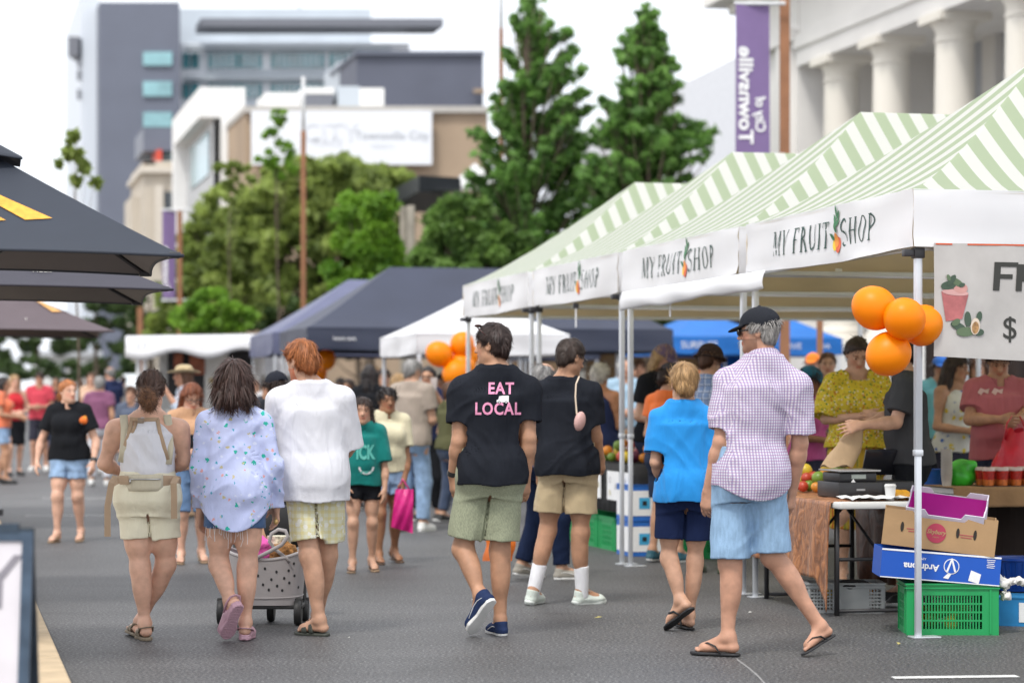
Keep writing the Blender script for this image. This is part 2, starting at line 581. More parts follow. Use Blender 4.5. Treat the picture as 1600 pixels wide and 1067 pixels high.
def add_hand(g, wr, dr, pn, th_side, s, curl, k0, spread=1.0):
 """palm, four fingers and a thumb; dr along the hand, pn out of the palm, th_side towards the thumb"""
 dr = nrm(dr); pn = nrm(pn - dr * np.dot(pn, dr)); sd = np.cross(dr, pn)
 if np.dot(sd, th_side) < 0: sd = -sd
 v = g.v; mn = v * 0.95
 # palm
 pc = wr + dr * 0.05 * s
 g.cone(wr + dr * 0.01 * s, wr + dr * 0.075 * s + sd * 0.018 * s, 0.024 * s, 0.024 * s, 0.02, sq=(pn, 0.62))
 g.cone(wr + dr * 0.01 * s, wr + dr * 0.075 * s - sd * 0.018 * s, 0.023 * s, 0.022 * s, 0.02, sq=(pn, 0.62))
 g.ell(wr + dr * 0.035 * s + sd * 0.025 * s + pn * 0.008 * s, (0.017 * s, 0.028 * s, 0.016 * s), np.array((sd, dr, pn)), 0.015)
 for i, (off, L) in enumerate(((0.0315, 0.068), (0.0105, 0.077), (-0.0105, 0.072), (-0.0305, 0.056))):
  p = wr + (dr * (0.088 - abs(off) * 0.18) + sd * off) * s
  ang = (0.25 + 0.13 * i) * curl
  d0 = nrm(dr + sd * off * 3.0 * spread)
  r = 0.0092 if i < 3 else 0.0082
  seg = (0.46, 0.30, 0.24)
  for j in range(3):
   a = ang * (1.0 if j == 0 else 1.15)
   c_, s_ = math.cos(a), math.sin(a)
   d0, n0 = d0 * c_ + pn * s_, None
   d0 = nrm(d0)
   q = p + d0 * L * seg[j] * s
   g.cone(p, q, max(r * s, mn), max((r - 0.0012) * s, mn), 0.004 if j else 0.008)
   # carry the bend on: rotate pn with the finger
   p = q; r -= 0.0008
 p = wr + (dr * 0.02 + sd * 0.026 + pn * 0.006) * s
 d1 = nrm(dr * 0.72 + sd * 0.55 + pn * (0.25 + 0.3 * curl))
 q = p + d1 * 0.042 * s
 g.cone(p, q, max(0.0135 * s, mn), max(0.0105 * s, mn), 0.012)
 d2 = nrm(dr * 0.9 + sd * 0.15 + pn * (0.2 + 0.35 * curl))
 g.cone(q, q + d2 * 0.034 * s, max(0.0105 * s, mn), max(0.0085 * s, mn), 0.006)

def body_sections(P, grow=0.0):
 J, b, s = P.J, P.b, P.s
 hc, nk = P.hipc, J['neck']; T = nk[2] - hc[2]
 fw = lambda y: np.array((math.sin(y), math.cos(y)))
 def sec(t, a, d, off=0.0):
  c = hc + (nk - hc) * t; yw = P.yaw_h + (P.yaw - P.yaw_h) * min(max(t, 0), 1)
  o = fw(yw) * off * s
  return (hc[2] + T * t, c[0] + o[0], c[1] + o[1], (a + grow) * s, (d + grow) * s, yw)
 return [sec(-0.16, b['hip'] * .80, b['hd'] * .8), sec(0.0, b['hip'], b['hd'], -0.015), sec(0.16, b['hip'] * .96, b['hd'] * .98, -.01),
   sec(0.34, b['waist'], b['wd'] + b['belly'] * .5, .012 + b['belly'] * .5), sec(0.62, b['chest'] * .97, b['cd'], .005),
   sec(0.80, b['chest'] * 1.02, b['cd'] * .95), sec(0.92, b['chest'] * .72, b['cd'] * .66, -.008), sec(1.03, .066, .062, 0)]

def make_body(P, voxel):
 J, s, b = P.J, P.s, P.b
 pts = np.array([v for k, v in J.items()])
 g = Grid(pts.min(0) - 0.2, pts.max(0) + 0.2, voxel)
 P.grid_lo, P.grid_hi = pts.min(0) - .2, pts.max(0) + .2
 g.loft(body_sections(P), 0.03)
 T = J['neck'][2] - P.hipc[2]
 fwd = np.array((math.sin(P.yaw), math.cos(P.yaw), 0)); rt = np.array((math.cos(P.yaw), -math.sin(P.yaw), 0))
 H = P.HF; hs = P.hs; hd = J['head']
 up = lambda r, f, u: hd + hs * (H[0] * r + H[1] * f + H[2] * u)
 for sd, sg in (('L', -1), ('R', 1)):
  sh, el, wr = J['sh' + sd], J['el' + sd], J['wr' + sd]
  a = b['arm']
  g.cone(J['neck'] + UP * .02 * s, sh + UP * .01, .052 * s, .046 * s * a, .06)
  g.cone(sh, sh + (el - sh) * .35, .057 * s * a, .052 * s * a, .05)
  g.cone(sh, el, .050 * s * a, .040 * s * a, .03)
  g.cone(el, el + (wr - el) * .3, .0405 * s * a, .043 * s * a, .02)
  g.cone(el + (wr - el) * .25, wr, .0425 * s * a, .026 * s, .02)
  dr, pn = P.hand.get(sd, (None, None))
  fa = nrm(wr - el)
  if dr is None: dr = nrm(fa + UP * -.15)
  if pn is None: pn = nrm(-rt * sg * 0.8 - fwd * .45)
  ths = P.thumb.get(sd, fwd)
  P.handinfo[sd] = (wr, dr, pn)
  add_hand(g, wr, np.asarray(dr, float), np.asarray(pn, float), np.asarray(ths, float), s * P.handscale, P.curl.get(sd, 1.0), .02)
  hp, kn = J['hip' + sd], J['kn' + sd]
  heel, toe = J['heel' + sd], J['toe' + sd]
  FF = foot_frame(heel, toe, kn); P.foot[sd] = (heel, FF)
  fs = np.linalg.norm(toe - heel) / .27; P.fs[sd] = fs
  sole = P.sole
  at = lambda r, f, u: heel + FF[0] * r * fs + FF[1] * f * fs + FF[2] * (u * fs + sole)
  an = at(0, .06, .085); P.ank[sd] = an
  l = b['leg']
  g.cone(hp + UP * .02, kn, .078 * s * l, .055 * s * l, .05)
  g.cone(hp + (kn - hp) * .1, hp + (kn - hp) * .65, .078 * s * l, .070 * s * l, .04)
  back = nrm(np.cross(FF[0], an - kn)) if True else 0
  if np.dot(back, FF[1]) > 0: back = -back
  g.ell(kn - back * .012 * s, (.046 * s * l, .046 * s * l, .058 * s * l), None, .03)
  g.cone(kn, an, .051 * s * l, .034 * s, .03)
  ax_ = nrm(an - kn); ax2 = nrm(np.cross(ax_, back)); cal = np.array((ax2, np.cross(ax_, ax2), ax_))
  g.ell(kn + (an - kn) * .30 + back * .018 * s, (.050 * s * l, .046 * s * l, .13 * s), cal, .04)
  # foot
  g.cone(at(0, .03, .034), at(0, .05, .09), .031 * fs, .031 * fs, .02)
  g.ell(at(0.031, .058, .078), (.009 * fs, .013 * fs, .014 * fs), FF, .012)
  g.ell(at(-0.031, .058, .078), (.009 * fs, .013 * fs, .014 * fs), FF, .012)
  g.cone(at(0, .055, .08), at(.0, .19, .026), .036 * fs, .024 * fs, .03)
  g.cone(at(0, .035, .026), at(0, .185, .022), .031 * fs, .038 * fs, .025, sq=(FF[2], .62))
  inn = -sg
  for i in range(5):
   o = (.030 - .0150 * i) * inn
   ln = (.262, .258, .249, .239, .226)[i]
   r = .0125 if i == 0 else .0088
   g.cone(at(o * .9, .195, .016), at(o * 1.08, ln - .01, r * .85), r * fs, r * fs * .92, .006)
  # seat
  g.ell(hp - np.array((math.sin(P.yaw_h), math.cos(P.yaw_h), 0)) * .035 * s + UP * .015 * s, (.074 * s, .078 * s, .085 * s), None, .05)
  if b['bust']:
   g.ell(P.hipc + (J['neck'] - P.hipc) * .67 + fwd * b['cd'] * s * .85 + rt * sg * .075 * s, np.array((.065, .06, .065)) * s * b['bust'], None, .04)
 # neck and head
 g.cone(J['neck'] - UP * .03 * s, up(0, -.02, -.06), .060 * s, .053 * hs * b['neck'], .035)
 hd_ax = H
 E = lambda c, r, k=.02, op='u', ax=None: g.ell(up(*c), np.array(r) * hs, H if ax is None else ax, k * hs, op)
 E((0, -.012, .030), (.074, .094, .084))
 E((0, .020, -.030), (.060, .070, .078), .03)
 g.cone(up(-.042, .005, -.062), up(-.012, .066, -.088), .022 * hs, .016 * hs, .03)
 g.cone(up(.042, .005, -.062), up(.012, .066, -.088), .022 * hs, .016 * hs, .03)
 E((0, .068, -.090), (.020, .017, .018), .02)
 E((0, .079, .026), (.044, .014, .010), .015)
 for q in (-1, 1):
  E((q * .031, .094, .006), (.018, .014, .011), .012, 's')
  E((q * .030, .076, .006), (.0135, .0125, .0115), .003)
  E((q * .074, -.012, -.004), (.012, .019, .031), .008)
  E((q * .083, -.006, -.000), (.006, .010, .016), .005, 's')
 g.cone(up(0, .086, .008), up(0, .107, -.026), .008 * hs, .0125 * hs, .012)
 E((.011, .096, -.030), (.007, .009, .007), .006); E((-.011, .096, -.030), (.007, .009, .007), .006)
 E((0, .087, -.052), (.022, .010, .0065), .006); E((0, .085, -.062), (.018, .010, .007), .006)
 P.bgrid = None
 V, Q = g.mesh(1)
 # real colour differences of a face and of the joints
 L = (V - hd) @ H.T / hs
 tint = np.ones((len(V), 3))
 def paint(mask, c, a=1.0):
  tint[mask] = tint[mask] * (1 - a) + np.array(c) * a
 hm = np.abs(L).max(1) < .14
 n_ = vnoise(V[:, 0] * 14, V[:, 1] * 14, V[:, 2] * 14)
 tint *= (1 + .06 * n_)[:, None] * np.array((1, 1, 1))
 red = np.exp(-(((np.abs(L[:, 0]) - .04) / .022) ** 2 + ((L[:, 2] + .03) / .025) ** 2)) * (L[:, 1] > .04) * hm
 tint *= 1 - red[:, None] * np.array((0, .18, .16))
 paint(hm & (L[:, 1] > .07) & (np.abs(L[:, 0]) < .024) & (L[:, 2] < -.046) & (L[:, 2] > -.069), (.85, .50, .48), .8)
 paint(hm & (L[:, 1] > .055) & (np.abs(np.abs(L[:, 0]) - .032) < .020) & (np.abs(L[:, 2] - .029 + (np.abs(L[:, 0]) - .03) * .15) < .0055), P.brow, .8)
 eye = hm & (L[:, 1] > .055) & (np.abs(np.abs(L[:, 0]) - .031) < .015) & (np.abs(L[:, 2] - .006) < .0065)
 paint(eye, (1.25, 1.45, 1.6), .6)
 paint(eye & (np.abs(np.abs(L[:, 0]) - .031) < .006), (.12, .10, .10), 1)
 paint(hm & (L[:, 1] > .055) & (np.abs(np.abs(L[:, 0]) - .031) < .017) & (np.abs(L[:, 2] - .0135) < .0025), (.25, .2, .2), .7)
 if P.beard is not None:
  bm_ = hm & (L[:, 1] > -.005) & (L[:, 2] < -.035 + .0 * L[:, 1]) & ~((np.abs(L[:, 0]) < .024) & (L[:, 2] > -.072) & (L[:, 2] < -.046) & (L[:, 1] > .07)) & (L[:, 2] > -.125)
  paint(bm_, P.beard, .85)
 P.obj = mk(P.name, V - P.root, Q, skin_mat(P.skin), None, smooth=True, col=tint, origin=np.zeros(3))
 P.obj.location = tuple(P.root)
 P.bodyV, P.bodyQ = V, Q

# -------------------------------------------------- hair and hats
def hair_flow(P, p, crown):
 d = p - crown
 d = d - 0.0 * UP
 v = nrm(d * np.array((1, 1, .35)) + UP * -.02)
 return v

def make_hair(P, kind, col, voxel, strands=1500, length=.05, noise=.006, ribbon=.0022, under=False):
 H, hs, hd = P.HF, P.hs, P.J['head']
 up = lambda r, f, u: hd + hs * (H[0] * r + H[1] * f + H[2] * u)
 g = Grid(hd - .30, hd + .22, voxel)
 E = lambda c, r, k=.015, op='u': g.ell(up(*c), np.array(r) * hs, H, k, op)
 th = {'short': .008, 'crop': .005, 'bald': .003, 'bun': .008, 'pony': .008, 'bob': .012, 'long': .012, 'curly': .018}.get(kind, .010)
 tp = {'short': .020, 'curly': .024}.get(kind, th + .004)
 if kind != 'knot': E((0, -.014, .030 + (tp - th) * .5), (.074 + th * .8, .094 + th, .084 + (tp + th) * .5))
 else:
  for i in range(9):
   a = i / 9 * 6.283; q = (a + .9)
   g.cone(up(-.006 + .034 * math.cos(a), -.140, -.058 + .034 * math.sin(a)), up(-.006 + .026 * math.cos(q), -.158, -.058 + .026 * math.sin(q)), .019 * hs, .012 * hs, .006)
  E((-.006, -.135, -.058), (.040, .022, .040), .012)
  E((.0, -.100, -.100), (.030, .028, .04), .012)
 if kind in ('short', 'curly', 'crop', 'bald'):
  E((0, -.052, -.015), (.058 + th * .4, .046 + th, .060), .02)
 # hairline: forehead plane and nape plane
 g_cut = []
 pl = lambda c, n: (up(*c), H.T @ nrm(n))
 D = g.D; X, Y, Z = g.full()
 def cutplane(c, n, k=.012):
  q, nn = pl(c, n)
  d = (X - q[0]) * nn[0] + (Y - q[1]) * nn[1] + (Z - q[2]) * nn[2]
  h = np.maximum(k - np.abs(g.D - d), 0) / k
  g.D = (np.maximum(g.D, d) + h * h * (k / 4)).astype(np.float32)
 if kind != 'knot': cutplane((0, .058, .060), (0, .74, -.67))
 if kind in ('short', 'curly', 'crop', 'bald'):
  # around the ears
  for q in (-1, 1):
   E((q * .085, .030, -.05), (.05, .045, .058), .01, 's')
   E((q * .085, -.010, -.015), (.03, .018, .030), .01, 's')
  cutplane((0, -.06, -.078), (0, -.15, -1))
  if kind == 'bald':
   E((0, .01, .10), (.062, .090, .060), .02, 's')
 elif kind in ('bun', 'pony'):
  for q in (-1, 1):
   E((q * .085, .035, -.05), (.05, .05, .065), .012, 's')
  cutplane((0, -.06, -.070), (0, -.2, -1))
  if kind == 'bun':
   E((-.012, -.118, -.055), (.056, .040, .046), .012)
   E((.022, -.122, -.030), (.036, .032, .036), .006)
   E((-.030, -.128, -.070), (.034, .030, .030), .006)
   E((.005, -.135, -.060), (.030, .022, .030), .004)
   E((0, -.085, -.085), (.034, .028, .045), .015)
  elif kind == 'pony':
   g.cone(up(0, -.115, .02), up(0, -.135, -.16), .034 * hs, .016 * hs, .015)
 elif kind in ('bob', 'long'):
  zl = -.135 if kind == 'bob' else -.25
  for a in np.linspace(-1.65, 1.65, 13):
   r_ = math.sin(a) * .078; f_ = -.012 - math.cos(a) * .088
   j = .012 * math.sin(a * 5.3 + P.seed)
   g.cone(up(r_, f_, .02), up(r_ * 1.08 + .2 * j, f_ - .006 + j, zl * .62), .024 * hs, .026 * hs, .012)
   g.cone(up(r_ * 1.08 + .2 * j, f_ - .006 + j, zl * .62), up(r_ * 1.12 - .6 * j, f_ - .012 - j, zl + j), .026 * hs, .016 * hs, .010)
 if under: cutplane((0, 0, .042), (0, .1, 1), .006)
 idx = np.nonzero(np.abs(g.D) < .03)
 x, y, z = g.ax[0][idx[0]], g.ax[1][idx[1]], g.ax[2][idx[2]]
 sc = 60 if kind == 'curly' else 38
 n1 = vnoise(x * sc, y * sc, z * sc * .45, P.seed); n2 = vnoise(x * sc * 2.3, y * sc * 2.3, z * sc, P.seed + 3)
 g.D[idx] += (noise * (n1 + .5 * n2)).astype(np.float32)
 V, Q = g.mesh(1)
 if len(V) == 0: return None
 nv = len(V)
 # strands lying over the mass, following the fall of the hair
 tint = np.repeat((1 + .35 * vnoise(V[:, 0] * 70, V[:, 1] * 70, V[:, 2] * 18, P.seed))[:, None], 3, 1)
 if strands:
  A, B, C = V[Q[:, 0]], V[Q[:, 1]], V[Q[:, 2]]
  N = np.cross(B - A, C - A); N /= np.linalg.norm(N, axis=1)[:, None] + 1e-9
  c = V[Q].mean(1)
  out = ((c - hd) * N).sum(1) > 0
  pick = RNG.choice(np.nonzero(out)[0], strands)
  p = c[pick] + RNG.normal(0, voxel * .3, (strands, 3)); n = N[pick]
  crown = up(0, -.045, .11)
  dv = p - crown
  if kind in ('bun', 'knot'):
   dv = (up(0, -.11, -.05) - p); close = np.linalg.norm(dv, axis=1) < .06
   rr = RNG.normal(0, 1, (strands, 3)); dv[close] = rr[close]
  else:
   dv = dv * np.array((1, 1, .6)) + np.array((0, 0, -.05 if kind in ('bob', 'long') else -.015))
  if kind == 'curly': dv = dv + RNG.normal(0, .06, dv.shape)
  dv = dv - n * (dv * n).sum(1)[:, None]
  dv /= np.linalg.norm(dv, axis=1)[:, None] + 1e-9
  dv = dv + RNG.normal(0, .06 if kind in ('bob', 'long') else .10, dv.shape)
  side = np.cross(dv, n); side /= np.linalg.norm(side, axis=1)[:, None] + 1e-9
  L = length * (.5 + RNG.random(strands)); wv = ribbon * (.6 + .8 * RNG.random(strands))
  SV_, SQ, ST = [], [], []
  K = 4
  base = nv
  tone = .65 + .85 * RNG.random(strands)
  for i in range(K):
   t = i / (K - 1)
   lift = (.0012 + .0035 * math.sin(math.pi * t))
   cc = p + dv * (L * t)[:, None] + n * lift - n * (L * L * t * t * (5.0 if kind not in ('bob', 'long') else 1.6))[:, None]
   ww = wv * (1 - .8 * t)
   SV_.append(cc - side * ww[:, None]); SV_.append(cc + side * ww[:, None])
  S = np.stack(SV_, 1).reshape(-1, 3)
  for i in range(K - 1):
   b0 = base + np.arange(strands) * (2 * K) + 2 * i
   SQ.append(np.stack([b0, b0 + 1, b0 + 3, b0 + 2], 1))
  V = np.concatenate([V, S]); Q = np.concatenate([Q] + SQ)
  tint = np.concatenate([tint, np.repeat(np.repeat(tone, 2 * K)[:, None], 3, 1)])
 m = mat("hair", col, rough=0.5, var=.25, scale=40, bump=.25, bscale=220, stretch=(1, 1, .25), attr=True, spec=0.45)
 return mk("hair_bun" if kind == "knot" else "hair", V - P.root, Q, m, P.obj, smooth=True, col=np.clip(tint, .3, 1.8))

def make_cap(P, col, brim_col=None, strap=True, voxel=.005, kind='cap', name=None):
 H, hs, hd = P.HF, P.hs, P.J['head']
 up = lambda r, f, u: hd + hs * (H[0] * r + H[1] * f + H[2] * u)
 m = cloth("hat_" + str(kind), col, bump=.3)
 g = Grid(hd - .34, hd + .34, voxel)
 E = lambda c, r, k=.01, op='u', cut=None: g.ell(up(*c), np.array(r) * hs, H, k, op, cut)
 pl = lambda c, n: (up(*c), H.T @ nrm(n))
 if kind == 'cap':
  E((0, -.012, .044), (.092, .114, .094), cut=[pl((0, 0, .035), (0, .12, -1))])
  g.ell(up(0, .098, .030), np.array((.070, .072, .011)) * hs, np.array((H[0], nrm(H[1] * .95 - H[2] * .28), nrm(H[2] * .95 + H[1] * .28))), .012, 'u', [pl((0, .06, .0), (0, -1, 0))])
  E((0, -.012, .139), (.010, .010, .007), .004)
  if strap: E((0, -.125, .050), (.030, .03, .018), .006, 's')
 elif kind == 'bucket':
  E((0, -.012, .050), (.092, .112, .088), cut=[pl((0, 0, .035), (0, 0, -1))])
  g.cone(up(0, -.01, .045), up(0, -.01, .018), .100 * hs, .138 * hs, .01, cut=[pl((0, 0, .05), (0, 0, 1)), pl((0, 0, .012), (0, 0, -1))])
 elif kind == 'wide':
  E((0, -.012, .060), (.090, .108, .082), cut=[pl((0, 0, .035), (0, 0, -1))])
  E((0, -.012, .145), (.05, .08, .022), .01, 's')
  X, Y, Z = g.full()
  q = up(0, -.01, .040)
  u_ = [(X - q[0]) * H[i][0] + (Y - q[1]) * H[i][1] + (Z - q[2]) * H[i][2] for i in range(3)]
  rr = np.sqrt((u_[0] / .95) ** 2 + (u_[1] / 1.1) ** 2)
  d = np.maximum(np.abs(u_[2] - np.abs(u_[0]) ** 2 * 1.2) - .006, rr - .175 * hs)
  h = np.maximum(.02 - np.abs(g.D - d), 0) / .02
  g.D = (np.minimum(g.D, d) - h * h * .005).astype(np.float32)
 V, Q = g.mesh(1)
 o = mk(name or {'cap': 'cap', 'bucket': 'bucket_hat', 'wide': 'sun_hat'}[kind], V - P.root, Q, m, P.obj, smooth=True)
 return o

# -------------------------------------------------- clothes
def near_noise(gs, amp, P, sx=9.0, sz=3.2, diag=.6, hem=None, sharp=1.0):
 """folds: long creases running down the cloth plus slanting pulls; the same shift in every grid of gs"""
 for g in gs:
  idx = np.nonzero(np.abs(g.D) < .04)
  x, y, z = g.ax[0][idx[0]] - P.root[0], g.ax[1][idx[1]] - P.root[1], g.ax[2][idx[2]]
  w1 = .25 * vnoise(x * 5, y * 5, z * 5, P.seed + 1)
  n1 = 1 - 2 * np.abs(vnoise(x * sx + w1 * 2, y * sx, z * sz + w1, P.seed))
  a = .75
  xr, zr = x * math.cos(a) + z * math.sin(a), -x * math.sin(a) + z * math.cos(a)
  n2 = 1 - 2.2 * np.abs(vnoise(xr * 13 + w1 * 3, y * 6, zr * 4, P.seed + 5))
  a = -.8
  xr, zr = x * math.cos(a) + z * math.sin(a), -x * math.sin(a) + z * math.cos(a)
  n3 = 1 - 2.2 * np.abs(vnoise(xr * 12 + w1 * 3, y * 6, zr * 4, P.seed + 9))
  m3 = np.clip(vnoise(x * 4, y * 4, z * 4, P.seed + 2) + .4, 0, 1)
  fall = 1.0
  if hem is not None:
   fall = np.clip(1.15 - (z - hem) / .5, .35, 1.2)
  g.D[idx] -= (amp * (fall * n1 * .8 + diag * (n2 * m3 + n3 * (1 - m3)))).astype(np.float32)

def cloth_uv(P, V, Q):
 """cloth coordinates in metres for every face corner: across the body or along its side, and down"""
 yw = P.yaw
 rt = np.array((math.cos(yw), -math.sin(yw), 0)); fw = np.array((math.sin(yw), math.cos(yw), 0))
 N = np.cross(V[Q[:, 2]] - V[Q[:, 0]], V[Q[:, 3]] - V[Q[:, 1]])
 side = np.abs(N @ rt) > np.abs(N @ fw) * 1.25
 r = V - P.root
 u = np.where(side[:, None], (r @ fw)[Q] + .37, (r @ rt)[Q])
 return np.stack([u, r[:, 2][Q]], 2).reshape(-1, 2)

def make_top(P, m, voxel, sleeve=.55, hem=None, ease=.022, flare=0.0, srad=None, neck=.072, neck_drop=.0, v_neck=0.0, hemcurve=0.0, amp=.005,
             hollow=True, name="shirt", wid=None, straps=None, strap_w=.3, sx=9, sz=3.2, diag=.6, collar=False, open_front=False, tuck=False):
 J, s, b = P.J, P.s, P.b
 hc, nk = P.hipc, J['neck']; T = nk[2] - hc[2]
 hem = hc[2] + .02 if hem is None else hem
 body = body_sections(P)
 th = .011 if hollow else 0
 lo = np.array([min(J['sh' + q][i] for q in 'LR') for i in range(3)]); hi = np.array([max(J['sh' + q][i] for q in 'LR') for i in range(3)])
 for q in 'LR':
  for k in ('sh', 'el', 'wr') if sleeve > 1 else ('sh', 'el'):
   lo = np.minimum(lo, J[k + q]); hi = np.maximum(hi, J[k + q])
 lo[:2] -= .24; hi[:2] += .24; lo = np.minimum(lo, np.append(P.hipc[:2] - .36, hem - .06)); hi = np.maximum(hi, np.append(P.hipc[:2] + .36, nk[2] + .12))
 lo[2] = min(hem, lo[2]) - .05
 # cloth sections: hang from the chest, never inside the body
 z = np.array([q[0] for q in body]); B = np.array(body)
 zz = np.linspace(hem - .04, nk[2] + .02, 16)
 cx, cy, a, d, yw = [smooth_interp(np.clip(zz, z[0], z[-1]), z, B[:, i]) for i in range(1, 6)]
 ch = hc[2] + .72 * T
 wa = b['chest'] * s if wid is None else wid
 da = b['cd'] * s; gr = ease * s
 for i, q in enumerate(zz):
  if q < ch:
   t = (ch - q) / max(ch - hem, .05)
   th_ = min(max((ch - q) / (ch - hc[2] - .04), 0), 1); th_ = th_ * th_ * (3 - 2 * th_)
   hw_ = np.linalg.norm(J['hipL'] - J['hipR']) / 2 + .080 * s * b['leg'] - gr * .5; hd_ = max(b['hd'], .128) * s
   if not tuck:
    a[i] = max(a[i], wa * (1 - th_) + max(hw_, wa * .95) * th_ + flare * t); d[i] = max(d[i], da * .97 * (1 - th_) + hd_ * th_ + flare * .8 * t)
   if tuck and q < hem + .05: a[i] *= .96; d[i] *= .96
 gr = ease * s
 secs = [(zz[i], cx[i], cy[i], a[i] + gr * (1 if zz[i] < hc[2] + .85 * T else .45), d[i] + gr * (1 if zz[i] < hc[2] + .85 * T else .45), yw[i]) for i in range(len(zz))]
 rt = np.array((math.cos(P.yaw), -math.sin(P.yaw), 0)); fwd = np.array((math.sin(P.yaw), math.cos(P.yaw), 0))
 def fill(g, shrink, full):
  g.loft(secs, 0.0, grow=-shrink, cut_lo=lo[2])
  for q, sg in (('L', -1), ('R', 1)):
   sh, el, wr = J['sh' + q], J['el' + q], J['wr' + q]
   r0 = (.062 * b['arm'] + ease * .6) * s; r1 = (.058 * b['arm'] + ease * .9) * s if srad is None else srad
   if sleeve > 0:
    g.cone(nk + UP * .012 * s - fwd * .005, sh + UP * .012 * s, .058 * s + gr * .3 - shrink, .052 * s * b['arm'] + gr * .4 - shrink, .06)
   if sleeve > 0 and sleeve <= 1:
    dr = nrm(el - sh); end = sh + (el - sh) * sleeve
    e2 = end + dr * (.10 if full else 0.06)
    g.cone(sh, e2, r0 - shrink, r1 + (r1 - r0) * .15 - shrink, .028, cut=None if full else [(end, dr)])
   elif sleeve > 1:
    dr = nrm(wr - el); end = el + (wr - el) * (sleeve - 1)
    r0 = (.050 * b['arm'] + ease * .5) * s
    g.cone(sh - (el - sh) * .05, sh + (el - sh) * .30, (.060 * b['arm'] + ease * .4) * s - shrink, r0 - shrink, .03)
    g.cone(sh, el, r0 - shrink, r0 * .88 - shrink, .016)
    g.cone(el, end + dr * (.08 if full else .05), r0 * .88 - shrink, r1 * .72 - shrink, .03, cut=None if full else [(end, dr)])
  if not tuck and hem < hc[2] + .12 * T:
   fwh = np.array((math.sin(P.yaw_h), math.cos(P.yaw_h), 0))
   for q in 'LR':
    g.ell(J['hip' + q] - fwh * .035 * s + UP * .02 * s, np.array((.078, .080, .12)) * s + .012 * s - shrink, None, .07)
    g.cone(J['hip' + q] + UP * .10 * s, J['hip' + q] - UP * .12, .082 * s * b['leg'] + .012 * s - shrink, .084 * s * b['leg'] + .012 * s - shrink, .05)
  if b['bust'] and not open_front:
   for sg in (-1, 1):
    g.ell(hc + (nk - hc) * .66 + fwd * (b['cd'] * s * .85 + gr) + rt * sg * .07 * s, np.array((.075, .062, .08)) * s * b['bust'] - shrink * .5, None, .06)
 g = Grid(lo, hi, voxel); fill(g, 0, False)
 gi = None
 if hollow:
  gi = Grid(lo, hi, voxel); fill(gi, th, True)
 near_noise([g] + ([gi] if gi else []), amp, P, sx, sz, diag, hem)
 X, Y, Z = g.full()
 D = g.D
 # hem
 if hemcurve:
  u = np.abs((X - hc[0]) * rt[0] + (Y - hc[1]) * rt[1]) / (b['hip'] * s)
  D = np.maximum(D, hem + hemcurve * np.clip(u, 0, 1.2) ** 2.2 - Z)
 else:
  D = np.maximum(D, hem + .006 * np.sin((X - hc[0]) * 23 + P.seed) - Z)
 # neck opening
 nn_ = nrm(UP + fwd * (.55 + neck_drop)); nc = nk + UP * .014 * s
 pd = (X - nc[0]) * nn_[0] + (Y - nc[1]) * nn_[1] + (Z - nc[2]) * nn_[2]
 rh = np.sqrt((X - nc[0]) ** 2 + (Y - nc[1]) ** 2) - (neck + .018) * s
 D = np.maximum(D, np.minimum(pd, -rh))
 if v_neck:
  q = nk + fwd * (b['cd'] * s) - UP * 0.0
  uu = np.abs((X - nk[0]) * rt[0] + (Y - nk[1]) * rt[1]); ff = (X - nk[0]) * fwd[0] + (Y - nk[1]) * fwd[1]
  dv = np.maximum((uu - (Z - (nk[2] - v_neck)) * .55) * .87, .02 - ff)
  D = np.maximum(D, -dv)
 if straps is not None:
  # sleeveless: cut the arms free, leaving shoulder straps
  for q, sg in (('L', -1), ('R', 1)):
   c = J['sh' + q] + rt * sg * .035 * s + UP * .0
   r = np.sqrt(((X - c[0]) ** 2 + (Y - c[1]) ** 2) + ((Z - c[2] + .03) / 1.5) ** 2) - straps * s
   D = np.maximum(D, -r)
 if gi is not None:
  D = np.maximum(D, -gi.D)
 g.D = D.astype(np.float32)
 V, Q = g.mesh(1)
 o = mk(name, V - P.root, Q, m, P.obj, smooth=True, uv=cloth_uv(P, V, Q))
 P.topV, P.topQ = V, Q
 if collar:
  mb = MB()
  pts = []
  K = 22
  base = nk + UP * .028 * s
  def f(u, v):
   a_ = (u - .5) * 2 * math.pi * .86 + math.pi
   rr = (.070 + .020 * v) * s
   zt = (.028 - .042 * v + .006 * math.sin(v * 3.1)) * s + .018 * s * math.cos(a_ + math.pi) * 1.0
   return base + rt * math.sin(a_) * rr * 1.06 + fwd * (math.cos(a_) * rr + .004) + UP * zt - fwd * (.0)
  mb.grid(f, K, 5)
  co = mb.build("collar", m, None, smooth=True)
  me = co.data
  co.parent = P.obj
  lv = np.array(mb.v) - P.root
  me.vertices.foreach_set("co", lv.astype(np.float32).ravel()); co.location = (0, 0, 0)
  sol = co.modifiers.new("thick", 'SOLIDIFY'); sol.thickness = .005
  ul = me.uv_layers.new(name="UVMap")
  li = np.zeros(len(me.loops), np.int32); me.loops.foreach_get("vertex_index", li)
  uvv = np.array([(i % (K + 1) / K * .42, i // (K + 1) * .012) for i in range(len(me.vertices))], np.float32)
  ul.data.foreach_set("uv", uvv[li].ravel())
 return o

